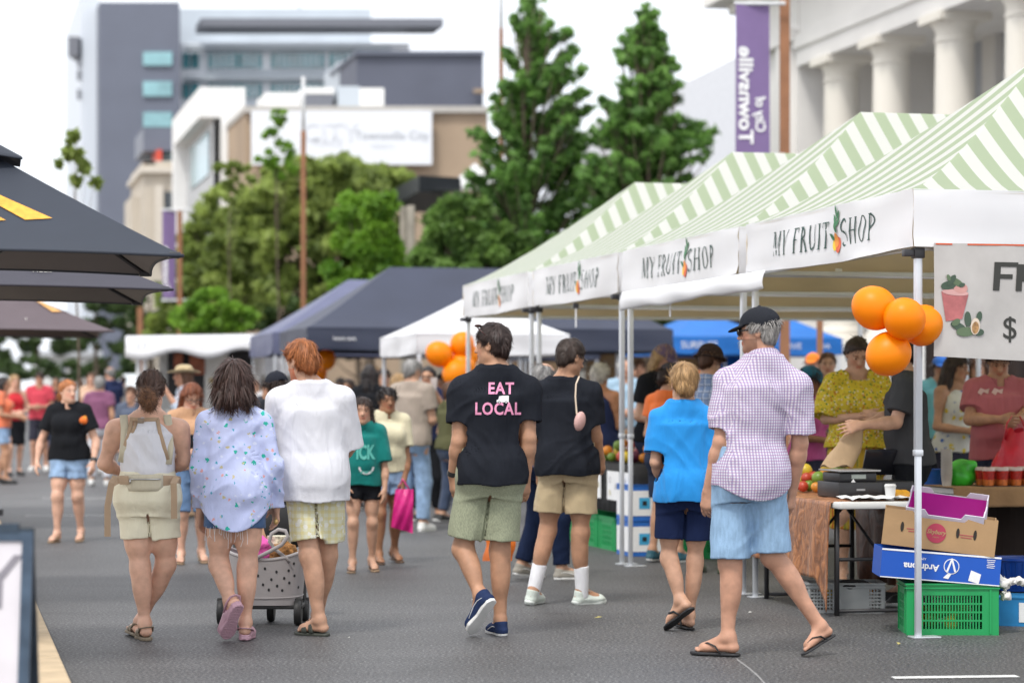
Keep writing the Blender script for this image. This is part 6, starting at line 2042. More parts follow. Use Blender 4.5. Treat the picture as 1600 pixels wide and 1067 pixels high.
def trees():
 lk = leaf_mat("leaf_kauri", (.05, .13, .035), (.30, .54, .13), .5)
 lo = leaf_mat("leaf_olive", (.10, .15, .04), (.42, .52, .13), .5)
 lv = leaf_mat("leaf_vine", (.07, .18, .02), (.30, .52, .06), .45)
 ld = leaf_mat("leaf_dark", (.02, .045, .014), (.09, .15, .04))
 def conical(label, px, d, ytop, prof, seed, n, size, loose=False):
  """prof: (row, left column, right column) outline of the crown"""
  rng = np.random.default_rng(seed)
  base = G(px, d); clumps = []; tips = []
  prof = sorted(prof); ys = [p[0] for p in prof]; m = 1 / F * d
  y = ytop + 6
  while y < ys[-1]:
   l = np.interp(y, ys, [p[1] for p in prof]); r = np.interp(y, ys, [p[2] for p in prof]); wpx = r - l
   nb = 3 if wpx < 50 else (5 if loose else 7)
   for i in range(nb):
    a = rng.random() * 6.283; L_ = .5 * wpx * (.62 + .48 * rng.random()) * (1 if rng.random() > .16 else .5)
    o = (l + r) / 2 - px
    rise = (10 + .30 * L_) * (.5 + rng.random()) * (1.5 if loose else .9)
    s0 = W(px + o * .3, y + rise * .8, d); s1 = W(px + o + L_ * math.cos(a), y - rise * .35, d + L_ * math.sin(a) * m)
    tips.append(s1)
    n_t = max(2, int(L_ / 8))
    for k in range(n_t):
     t = (k + .6 + .5 * rng.random()) / n_t
     if t < .25 and rng.random() < .6: continue
     c = s0 + (s1 - s0) * t + rng.normal(0, 2.2 * m, 3) + UP * (2.0 * m * t)
     q = (4.4 + 4.2 * rng.random()) * m * (1.15 if wpx > 60 else .8)
     clumps.append((c, (q * 1.25, q * 1.25, q * .8)))
   y += (11 if loose else 8) if wpx < 70 else (16 if loose else 12)
  tree("conifer_tree", label, base, W(px, ytop + 2, d), clumps, n, size, lk, seed, "tall conifers behind the stalls", limbs=tips, shell=.1, up=.6, tr=.15)
 conical("taller loose branched dark green conifer left of the slim pointed one", 822, 60, -2, ((0, 812, 838), (40, 800, 868), (75, 785, 905), (130, 770, 912), (200, 760, 930), (260, 735, 935), (320, 700, 940), (400, 690, 930), (470, 690, 930)), 21, 34000, .115, True)
 conical("slim pointed dark green conifer left of the purple city banner", 1008, 58, 12, ((10, 1002, 1014), (40, 984, 1034), (90, 968, 1050), (150, 955, 1070), (185, 940, 1075), (215, 915, 1110), (270, 900, 1105), (320, 905, 1100), (400, 900, 1090)), 22, 36000, .115)
 def bushy(name, label, px, d, blobs, n, size, lm, seed, ytop, group=None, droop=0.0, shell=.2, tr=.16, sub=30, cat="tree"):
  rng = np.random.default_rng(seed)
  clumps = []
  for (x, y, rx, ry) in blobs:
   for k in range(sub):
    a = rng.random() * 6.28; q = math.sqrt(.12 + .88 * rng.random()) * .95
    dy = rng.normal(0, .45) * rx / F * d
    c = W(x + rx * q * math.cos(a), y + ry * q * math.sin(a), d + dy)
    s_ = (rx + ry) / 2 / F * d * (.10 + .17 * rng.random())
    clumps.append((c, (s_ * 1.2, s_ * 1.2, s_ * .85)))
  tree(name, label, G(px, d), W(px, ytop, d), clumps, n, size, lm, seed, group, limbs=[c for c, r in clumps[::6]], shell=shell, droop=droop, tr=tr, cat=cat)
 bushy("street_tree", "wide olive green street tree behind the food trailer, in front of the white wall sign", 500, 66, ((560, 300, 80, 50), (480, 280, 60, 36), (540, 270, 60, 24), (600, 290, 44, 30), (480, 350, 70, 50), (560, 390, 70, 50), (470, 460, 60, 50), (440, 320, 70, 60), (520, 350, 80, 60), (590, 350, 50, 55), (400, 350, 50, 50), (455, 400, 80, 50), (380, 410, 60, 60), (520, 420, 60, 50)), 36000, .16, lo, 31, 300, droop=.5)
 bushy("street_tree", "olive green street tree left of the wide one, before the white framed building", 350, 72, ((365, 330, 50, 40), (330, 370, 50, 46), (380, 370, 50, 50), (340, 420, 60, 50), (290, 460, 40, 50), (310, 520, 60, 30), (270, 520, 40, 40), (310, 430, 50, 50), (370, 420, 46, 60), (300, 480, 46, 40), (350, 485, 60, 40)), 24000, .16, lo, 32, 320, droop=.4)
 bushy("sapling", "thin sapling with sparse leaf clumps rising in front of the white wall sign", 434, 62, ((436, 180, 14, 16), (430, 215, 20, 12), (414, 248, 20, 14), (440, 262, 22, 18), (450, 235, 12, 12)), 1800, .10, lv, 33, 168, tr=.032, sub=9)
 bushy("sapling", "thin sapling with a flat tuft, before the white framed building", 360, 62, ((362, 262, 26, 10), (366, 288, 14, 14), (372, 310, 12, 12)), 1200, .10, lo, 34, 255, tr=.028, sub=9)
 bushy("sapling", "wispy young tree showing above the navy umbrella against the sky", 120, 40, ((112, 215, 12, 10), (108, 240, 14, 10), (126, 245, 9, 12), (135, 262, 8, 8), (118, 282, 10, 6), (92, 256, 5, 6), (150, 290, 6, 12)), 700, .09, lo, 35, 210, tr=.025, sub=7)
 bushy("vine_tree", "bright green vine covered tree above the dark navy tent", 575, 56, ((560, 350, 40, 50), (592, 325, 24, 30), (550, 410, 40, 50), (590, 395, 34, 46), (625, 440, 40, 40), (570, 450, 50, 30)), 18000, .16, lv, 36, 320, sub=22)
 bushy("vine_tree", "leafy green creeper mass right of the stone pavilion post", 705, 54, ((712, 338, 36, 30), (720, 350, 50, 40), (700, 400, 50, 40), (750, 420, 50, 40), (680, 425, 30, 36), (790, 400, 40, 50)), 20000, .16, leaf_mat("leaf_mid", (.05, .11, .03), (.24, .40, .09), .45), 37, 300, sub=22)
 bushy("shrub", "bright lime green shrub behind the food trailer roof", 320, 58, ((300, 495, 36, 26), (335, 480, 36, 30), (370, 500, 30, 20)), 7000, .10, lv, 38, 490, tr=.06, cat="shrub")
 # the dark avenue at the far end of the street
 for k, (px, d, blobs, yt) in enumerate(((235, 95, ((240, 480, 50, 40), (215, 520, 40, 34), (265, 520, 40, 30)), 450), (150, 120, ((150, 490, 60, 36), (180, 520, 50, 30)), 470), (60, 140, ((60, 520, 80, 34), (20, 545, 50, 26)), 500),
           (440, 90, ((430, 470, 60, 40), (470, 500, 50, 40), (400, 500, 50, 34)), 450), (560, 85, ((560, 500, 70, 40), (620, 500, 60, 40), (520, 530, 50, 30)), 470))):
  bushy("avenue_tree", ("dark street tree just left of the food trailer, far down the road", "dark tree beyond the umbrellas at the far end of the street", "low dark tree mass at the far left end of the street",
                              "dark leaved tree behind the food trailer", "dark leaved tree behind the dark navy tent")[k], px, d, blobs, 9000, .16, ld, 40 + k, yt, "dark trees at the end of the street", sub=16)
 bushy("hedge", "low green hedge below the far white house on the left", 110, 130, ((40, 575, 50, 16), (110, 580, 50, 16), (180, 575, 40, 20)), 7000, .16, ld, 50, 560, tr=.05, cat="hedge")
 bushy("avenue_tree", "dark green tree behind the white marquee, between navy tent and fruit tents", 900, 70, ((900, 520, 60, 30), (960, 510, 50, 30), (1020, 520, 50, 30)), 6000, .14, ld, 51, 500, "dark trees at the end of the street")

# ------------------------------------------------------------------ buildings
class Bld:
 """a building seen from the street: front face across the view from column xa to xb, side walls running back"""
 pass

def block(root, name, px0, px1, y0, y1, d, depth, m, skew=0.0, ground=False):
 """box whose front spans photo columns and rows at distance d, running back by depth along the street"""
 a = W(px0, y1, d); b = W(px1, y0, d + skew)
 z0 = 0.0 if ground else a[2]; z1 = W(px0, y0, d)[2]
 e = np.array((b[0] - a[0], b[1] - a[1], 0.0))
 q = [a * np.array((1, 1, 0)), a * np.array((1, 1, 0)) + e, a * np.array((1, 1, 0)) + e + SV * depth, a * np.array((1, 1, 0)) + SV * depth]
 mb = MB(); mb.add([p + UP * z0 for p in q] + [p + UP * z1 for p in q], [(3, 2, 1, 0), (4, 5, 6, 7), (0, 1, 5, 4), (1, 2, 6, 5), (2, 3, 7, 6), (3, 0, 4, 7)])
 return mb.build(name, m, root, world=1)

def pane(root, name, px0, px1, y0, y1, d, m, th=.12, parent=None, skew=None):
 a = W(px0, y1, d); b = W(px1, y0, d)
 mb = MB(); c = (a + b) / 2; mb.box(c, (abs(b[0] - a[0]), th, abs(b[2] - a[2])))
 o = mb.build(name, m, root, world=1)
 return o

def buildings():
 dark = mat("dark_panel", (.125, .14, .185), rough=.5, var=.05, scale=.4); whitep = mat("white_panel", (.78, .81, .86), rough=.6, var=.03, scale=.3)
 gl = mat("teal_glass", (.06, .24, .28), rough=.12, var=.35, scale=.9, spec=.8); gl2 = mat("teal_glass_pale", (.22, .42, .46), rough=.15, var=.2, scale=.7, spec=.8)
 grey = mat("grey_panel", (.48, .53, .58), rough=.6, var=.06, scale=.4); lou = mat("louvre_grey", (.16, .17, .20), rough=.6)
 tan = mat("tan_render", (.36, .27, .19), rough=.9, var=.14, scale=.35, bump=.2, bscale=4); crm = mat("cream_stone", (.50, .45, .38), rough=.9, var=.08, scale=.5)
 wht = mat("white_render", (.78, .78, .77), rough=.8, var=.04, scale=.5); red = mat("red_panel", (.55, .06, .03))
 # tall office block
 d = 185
 r = empty("office_block", tuple(G(440, d)), "tall grey and white office block with teal window bands, far left background", "building")
 block(r, "dark_tower", 155, 281, 4, 640, d, 30, dark, ground=True)
 block(r, "white_fin", 128, 154.5, -20, 640, d + 3, 26, mat("fin_grey", (.60, .65, .72), var=.04), ground=True)
 block(r, "wall", 281.5, 640, 68, 640, d + 6, 40, whitep, ground=True)
 block(r, "roof_storey", 281.5, 580, 14, 67.5, d + 9, 30, grey)
 block(r, "sunshade", 314, 693, 29, 42, d + 2, 4, lou)
 pane(r, "canopy_wing", 112, 128, 62, 92, d + 4, lou, 3)
 for (y0, y1) in ((82, 103), (128, 151), (176, 199)):
  pane(r, "window", 224, 269, y0, y1, d - .1, gl2, .3)
 for (y0, y1) in ((84, 107), (131, 154), (178, 200)):
  for (xa, xb) in ((286, 296), (299, 311), (326, 372), (374, 409), (424, 506), (515, 560)):
   w_ = pane(r, "window", xa, xb, y0, y1, d + 5.9, gl, .3)
   if xb - xa > 20:
    n = int((xb - xa) / 8)
    mb = MB()
    for k in range(1, n):
     mb.box(W(xa + (xb - xa) * k / n, (y0 + y1) / 2, d + 5.65), (.12, .12, (y1 - y0) / F * d))
    mk("mullion", np.array(mb.v) - np.array(r.location), mb.f, whitep, w_)
  mb = MB(); mb.box(W(450, y0 - 8, d + 5.2), (330 / F * d, 1.2, .25)); mb.build("ledge", grey, r, world=1)
 for (y0, y1) in ((110, 118), (157, 165)):
  pane(r, "louvre_band", 322, 560, y0, y1, d + 5.9, grey, .25)
 mb = MB(); mb.tube([W(468, 14, d + 12), W(468, -20, d + 12)], .12, 6); mb.build("mast", grey, r, world=1)
 for (y, k) in ((150, 0), (120, 1), (100, 2)): pane(r, "window", 121, 126, y - 10, y + 6, d + 2.9, lou, .3)
 # dark plant box block
 d = 140
 r = empty("plant_building", tuple(G(650, d)), "dark blue grey windowless block above the tan wall", "building")
 block(r, "wall", 557, 755, 86, 640, d, 9, mat("slate_panel", (.10, .11, .15), rough=.6, var=.08, scale=.4), ground=True); block(r, "parapet", 555, 757, 80, 86, d - .3, 9.6, dark); block(r, "wall", 530, 556, 96, 180, d + 6, 6, grey)
 for (xa, xb, y0, y1) in ((740, 757, 140, 146),): pane(r, "pipe", xa, xb, y0, y1, d - .5, tan, .5)
 # tan wall with the white sign
 d = 98
 r = empty("tan_building", tuple(G(580, d)), "tan rendered building with a wide white wall sign and rooftop units", "building")
 block(r, "wall", 383, 762, 176, 640, d, 22, tan, ground=True); block(r, "parapet", 382, 763, 166, 176, d - .25, 22.4, mat("cap_concrete", (.42, .40, .37), var=.1))
 sg = pane(r, "wall_sign", 393, 675, 174, 258, d - .5, mat("sign_white", (.74, .76, .80), rough=.5, var=.02), .25)
 ink = mat("sign_grey_ink", (.40, .42, .45)); ink2 = mat("sign_pale_ink", (.67, .69, .73))
 for (tx, x, y, sz, mt) in (("Townsville City", 612, 212, 13.5, ink), ("motors", 597, 227, 9, ink2), ("CITY", 516, 208, 30, ink2), ("PLACE", 512, 222, 12, ink2)):
  V2, F2 = text_shape(tx, sz * 1.35 / F * d); c = W(x, y, d - .66)
  mb = MB(); mb.add([c + np.array((v[0], 0, v[1])) for v in V2], F2); mk("lettering", np.array(mb.v) - np.array(r.location), mb.f, mt, sg)
 for (xa, xb, y0, y1, m_) in ((415, 470, 145, 166, wht), (476, 520, 148, 166, lou), (474, 522, 137, 147, wht), (528, 562, 135, 166, grey), (562, 600, 138, 166, wht)):
  o = block(r, "rooftop_unit", xa, xb, y0, y1, d + 3, 3, m_)
 # white framed building
 d = 104
 r = empty("framed_building", tuple(G(345, d)), "white building with a deep projecting picture frame facade, left of the tan wall", "building")
 a0 = W(345, 137, d); zt = a0[2]
 block(r, "front_frame", 345, 383, 137, 640, d, 10, wht, ground=True)
 # receding facade: runs back along the street toward the vanishing point, inside a frame
 A = G(345, d); k = 13.5
 P = lambda s_, z, n_=0.0: A * np.array((1, 1, 0)) + SV * s_ - NV * n_ + UP * z
 mb = MB()
 fw = 1.3
 for (s0, s1, z0, z1) in ((0, 13, zt - 1.3, zt), (12, 13, 0, zt - 1.3)):
  q = [P(s0, z0, .9), P(s1, z0, .9), P(s1, z1, .9), P(s0, z1, .9)]; q2 = [P(s0, z0, -1), P(s1, z0, -1), P(s1, z1, -1), P(s0, z1, -1)]
  mb.add(q + q2, [(3, 2, 1, 0), (4, 5, 6, 7), (0, 1, 5, 4), (1, 2, 6, 5), (2, 3, 7, 6), (3, 0, 4, 7)])
 mb.build("side_frame", wht, r, world=1)
 mb = MB(); q = [P(0, 0, .3), P(12, 0, .3), P(12, zt - 1.3, .3), P(0, zt - 1.3, .3)]; mb.add(q, [(3, 2, 1, 0)]); mb.build("side_wall", mat("pale_panel", (.44, .45, .46), var=.08, scale=.6), r, world=1)
 for z in (3.2, 6.4, 9.4):
  mb = MB(); q = [P(0, z, .34), P(11.9, z, .34), P(11.9, z + .25, .34), P(0, z + .25, .34)]; mb.add(q, [(3, 2, 1, 0)]); o = mb.build("floor_band", grey, r, world=1)
 for s0 in (1.5,):
  mb = MB(); q = [P(s0, zt - 3.6, .36), P(s0 + 8, zt - 3.6, .36), P(s0 + 8, zt - 1.7, .36), P(s0, zt - 1.7, .36)]; mb.add(q, [(3, 2, 1, 0)]); mb.build("window", gl, r, world=1)
 # cream building
 d = 130
 r = empty("cream_building", tuple(G(255, d)), "cream stone building with dark set back top floor and red trim", "building")
 block(r, "wall", 224, 300, 252, 640, d, 9, crm, ground=True); block(r, "wing_wall", 205, 223.5, 307, 640, d + 2, 5, crm, ground=True)
 block(r, "cornice", 219, 302, 262, 270, d - .4, 9.6, mat("cream_trim", (.58, .53, .46))); block(r, "top_storey", 224, 302, 200, 236, d + 2, 6, dark); block(r, "glazing_band", 247, 302, 237, 258, d + 3, 4, gl2)
 block(r, "red_pier", 245, 253, 234, 260, d + 1.4, 3, red); pane(r, "red_band", 226, 245, 254, 259, d + .5, red, 1)
 pane(r, "window", 256, 276, 300, 372, d - .15, mat("dark_glass", (.06, .07, .08), rough=.1), .2); pane(r, "pilaster", 243, 256, 290, 400, d - .3, mat("cream_trim", (.58, .53, .46)), .4); pane(r, "pilaster", 276, 292, 290, 400, d - .3, mat("cream_trim", (.58, .53, .46)), .4)
 # far white house and far end of the street
 d = 150
 r = empty("white_house", tuple(G(108, d)), "small white house far down the street on the left", "building")
 block(r, "wall", 62, 156, 556, 640, d, 10, wht, ground=True); block(r, "roof", 58, 160, 548, 556, d - .5, 11, mat("pale_roof", (.50, .52, .55)))
 for x in (78, 98, 120, 142): pane(r, "window", x - 4, x + 4, 566, 584, d - .1, lou, .15)
 # low brown colonnade building behind the stalls
 d = 75
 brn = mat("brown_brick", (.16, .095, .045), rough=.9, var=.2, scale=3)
 r = empty("market_hall", tuple(G(1080, d)), "low brown walled hall in shade behind the blue tents", "building")
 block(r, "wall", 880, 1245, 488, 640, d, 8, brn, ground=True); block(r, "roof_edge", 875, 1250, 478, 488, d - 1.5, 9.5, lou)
 for x in (905, 1022, 1130): pane(r, "pillar", x - 9, x + 9, 488, 660, d - .8, mat("grey_pillar", (.28, .27, .25), var=.1), .5)
 pane(r, "door", 1150, 1170, 540, 640, d - .1, wht, .1); pane(r, "door", 1225, 1242, 540, 640, d - .1, wht, .1)

def pavilion():
 st = mat("weathered_stone", (.34, .31, .26), rough=.95, var=.2, scale=2, bump=.4, bscale=20); bl = mat("black_roof", (.02, .023, .03), rough=.5); wt = mat("sail_white", (.74, .74, .74), rough=.6, trans=.15)
 d = 60
 r = empty("pavilion", tuple(G(640, d)), "stone post pavilion with a black flat roof and white peaked sail above the navy tent", "pavilion")
 for (x, wd) in ((630, 9), (642, 12)):
  mb = MB(); z1 = W(0, 322, d)[2]; c = G(x, d + (.4 if x < 635 else 0)); mb.box(c + UP * z1 / 2, (wd / F * d * 1.05, .35, z1), bev=.02); mb.build("post", st, r, world=1)
 for (x, dd) in ((700, 61), (690, 66)):
  mb = MB(); z1 = W(0, 325, dd)[2]; mb.box(G(x, dd) + UP * z1 / 2, (.3, .3, z1)); mb.build("post", st, r, world=1)
 a = W(590, 318, d + 5); b = W(655, 318, d - .3)
 mb = MB(); z = a[2]; e0 = G(596, d + 6); e1 = G(655, d - .2); e2 = G(720, d + .5); e3 = G(715, d + 7)
 mb.add([p + UP * (z - .12) for p in (e0, e1, e2, e3)] + [p + UP * (z + .28) for p in (e0, e1, e2, e3)], [(3, 2, 1, 0), (4, 5, 6, 7), (0, 1, 5, 4), (1, 2, 6, 5), (2, 3, 7, 6), (3, 0, 4, 7)]); mb.build("roof", bl, r, world=1)
 ap = W(742, 255, d + 3); q = [W(648, 297, d), W(850, 297, d), W(850, 296, d + 6), W(648, 296, d + 6)]
 mb = MB(); 
 for i in range(4):
  p0, p1 = q[i], q[(i + 1) % 4]
  mb.grid(lambda u, v, p0=p0, p1=p1: (p0 + (p1 - p0) * u) * (1 - v) + ap * v - UP * .25 * math.sin(math.pi * v) * 1, 8, 8)
 mb.build("sail", wt, r, smooth=True, world=1)

def column(mb, c, r, z0, z1):
 prof = [(r * 1.28, z0), (r * 1.28, z0 + .18), (r * 1.12, z0 + .22), (r * 1.15, z0 + .34), (r * 1.0, z0 + .42)]
 h = z1 - z0
 for t in np.linspace(.06, .90, 10): prof.append((r * (1 - .14 * t ** 1.6), z0 + .42 + (h - 1.0) * t))
 zt = z1
 prof += [(r * .86, zt - .60), (r * .92, zt - .57), (r * .92, zt - .52), (r * .86, zt - .49), (r * .88, zt - .34), (r * 1.06, zt - .20), (r * 1.12, zt - .17)]
 mb.lathe(np.array((c[0], c[1], 0)), prof, 28)
 mb.box(np.array((c[0], c[1], zt - .085)), (r * 2.5, r * 2.5, .17), axes_street())

def classical():
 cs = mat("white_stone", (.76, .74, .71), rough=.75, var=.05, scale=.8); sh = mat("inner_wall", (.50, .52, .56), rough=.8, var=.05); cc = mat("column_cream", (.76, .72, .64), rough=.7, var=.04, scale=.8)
 ws = mat("white_stone_cool", (.62, .63, .66), rough=.8, var=.04)
 C3 = G(1492, 50.0)
 r = empty("colonnade_building", tuple(C3 * np.array((1, 1, 0))), "white classical building with tall round columns, upper right", "building")
 Q = lambda s_, n_, z=0.0: C3 * np.array((1, 1, 0)) + SV * s_ + NV * n_ + UP * z
 zt = W(1492, 24, 50.0)[2]
 for s_ in (-6.9, -3.4, 0.0, 3.45, 6.5):
  mb = MB(); column(mb, Q(s_, 0), .46, 2.6, zt); mb.build("column", cc, r, smooth=35, world=1)
 def slab(name, s0, s1, n0, n1, z0, z1, m):
  mb = MB(); mb.box(Q((s0 + s1) / 2, (n0 + n1) / 2, (z0 + z1) / 2), (abs(n1 - n0), abs(s1 - s0), z1 - z0), axes_street()); return mb.build(name, m, r, world=1)
 slab("podium", -14, 9.1, -.8, 6, 0, 2.6, cs)
 slab("architrave", -14, 8.2, -.50, .50, zt, zt + .75, cs)
 slab("fascia", -14, 8.3, -.56, -.502, zt + .42, zt + .75, cs)
 slab("frieze", -14, 8.2, -.42, .45, zt + .752, zt + 1.9, cs)
 slab("cornice_lower", -14, 12.6, -.75, .5, zt + 1.902, zt + 2.15, cs)
 slab("cornice", -14, 13.2, -1.25, .5, zt + 2.152, zt + 2.6, cs)
 slab("parapet", -14, 12.2, -.3, .5, zt + 2.602, zt + 4.2, cs)
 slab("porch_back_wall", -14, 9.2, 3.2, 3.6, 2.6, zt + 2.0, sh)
 slab("porch_ceiling", -14, 8.2, .50, 3.2, zt + .4, zt + .7, cs)
 for s_ in (-5.2, -1.7, 1.7, 5.0):
  slab("pilaster", s_ - .35, s_ + .35, 3.0, 3.198, 2.6, zt + .4, cs)
 # solid end bays with shallow pilasters
 slab("end_bay", 8.2, 12.0, -.45, 4, 0, zt + 1.9, cs)
 slab("end_pilaster", 8.4, 9.3, -.62, -.452, 2.6, zt + .6, cs); slab("end_pilaster", 11.0, 11.9, -.62, -.452, 2.6, zt + .6, cs)
 slab("end_bay_window", 9.7, 10.6, -.50, -.451, 3.4, 6.4, mat("dark_glass", (.06, .07, .08), rough=.1))
 slab("string_course", 8.2, 12.05, -.66, -.452, zt + .62, zt + .9, cs)
 slab("near_bay", -14, -4.85, -.55, 2.9, 2.6, zt + 1.0, cs)
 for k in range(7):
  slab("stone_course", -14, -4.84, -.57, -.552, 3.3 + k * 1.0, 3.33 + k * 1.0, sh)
 # plain white wing further back, with a sloping parapet
 d = 82
 r2 = empty("white_annex", tuple(G(1150, d)), "plain pale annex wall with sloping roofline left of the purple banner", "building")
 a = [W(1046, 640, d), W(1210, 640, d), W(1210, 75, d), W(1150, 90, d), W(1062, 134, d), W(1046, 150, d)]
 mb = MB(); n = len(a); mb.add(a + [p + SV * 12 for p in a], [tuple(range(n - 1, -1, -1)), tuple(range(n, 2 * n))] + [(i, (i + 1) % n, n + (i + 1) % n, n + i) for i in range(n)])
 mb.build("wall", ws, r2, world=1)
 pane(r2, "window", 1200, 1209, 148, 240, d - .1, mat("dark_glass", (.06, .07, .08), rough=.1), .1)

# ------------------------------------------------------------------ poles, banners, trailer, van
def poles():
 rust = mat("rust_post", (.28, .13, .065), rough=.8, var=.15, scale=4); wp = mat("white_post", (.62, .63, .64), rough=.5); pur = mat("purple_banner", (.20, .135, .29), rough=.7, var=.06, scale=3, trans=.12)
 wt = mat("white_print", (.8, .8, .8), rough=.8, var=.05)
 def post(px, d, yb, yt, wpx, label, top=None):
  r = empty("banner_post", tuple(G(px, d)), label, "post")
  z1 = W(0, yt, d)[2]; w_ = wpx / F * d
  mb = MB(); mb.box(G(px, d) + UP * z1 / 2, (w_, w_, z1), bev=w_ * .08); mb.build("timber", rust, r, world=1)
  if top:
   z2 = W(0, top, d)[2]; mb = MB(); mb.tube([G(px, d) + UP * z1, G(px, d) + UP * z2], w_ * .38, 10); mb.build("steel_mast", wp, r, smooth=True, world=1)
  return r
 post(1226, 36, 0, -60, 15, "tall brown post carrying the purple city banner")
 post(474, 60, 0, 205, 7.5, "brown post with white upper mast rising through the wide olive tree", 120)
 post(783, 62, 0, 45, 7, "brown post with steel mast behind the taller conifer", -70)
 post(281, 64, 0, 330, 7, "brown post by the small purple banner on the left")
 post(357, 70, 0, 468, 8, "short brown post left of the lime shrub")
 post(219, 90, 0, 480, 8, "short brown post beyond the brown umbrella")
 post(1281, 32, 0, 488, 9, "pale post inside the stall, right of the grey bearded man")
 # banner
 d = 36
 def banner(px0, px1, y0, y1, d, label, text):
  r = empty("street_banner", tuple(W((px0 + px1) / 2, y1, d)), label, "banner", None)
  def f(u, v, off=0): 
   q = W(px0 + (px1 - px0) * u, y1 + (y0 - y1) * v, d); return q + np.array((0, -.05 * math.sin(u * 3.0 + v * 2) - off, 0))
  mb = MB(); mb.grid(f, 8, 20); o = mb.build("fabric", pur, r, smooth=True, world=1)
  for y in (y0 - 2, y1 + 3):
   mb = MB(); mb.tube([W(px0 - 2, y, d), W(px1 + 24, y, d)], .03, 8); mb.build("arm", wp, r, world=1)
  for (tx, x, y, h, ln) in text:
   V2, F2 = text_shape(tx, 1.0, bold=.03)
   wd = V2[:, 0].max() - V2[:, 0].min(); hh = .72
   # seen from the back: mirrored, running upward
   b2 = MB(); b2.add([f((x + (v[1] / hh) * h - px0) / (px1 - px0), (y1 - (y - v[0] / wd * ln)) / (y1 - y0), .02) for v in V2], F2)
   b2.build("lettering", wt, r, world=1)
  return r
 banner(1149, 1203, 8, 240, 35.8, "purple city banner with white upside down mirrored lettering on the brown post", (("Townsville", 1164, 150, 22, 152), ("City of", 1187, 180, 16, 56)))
 banner(254, 274, 330, 466, 64, "small purple banner beside a brown post above the trailer", (("Townsville", 260, 420, 9, 70),))

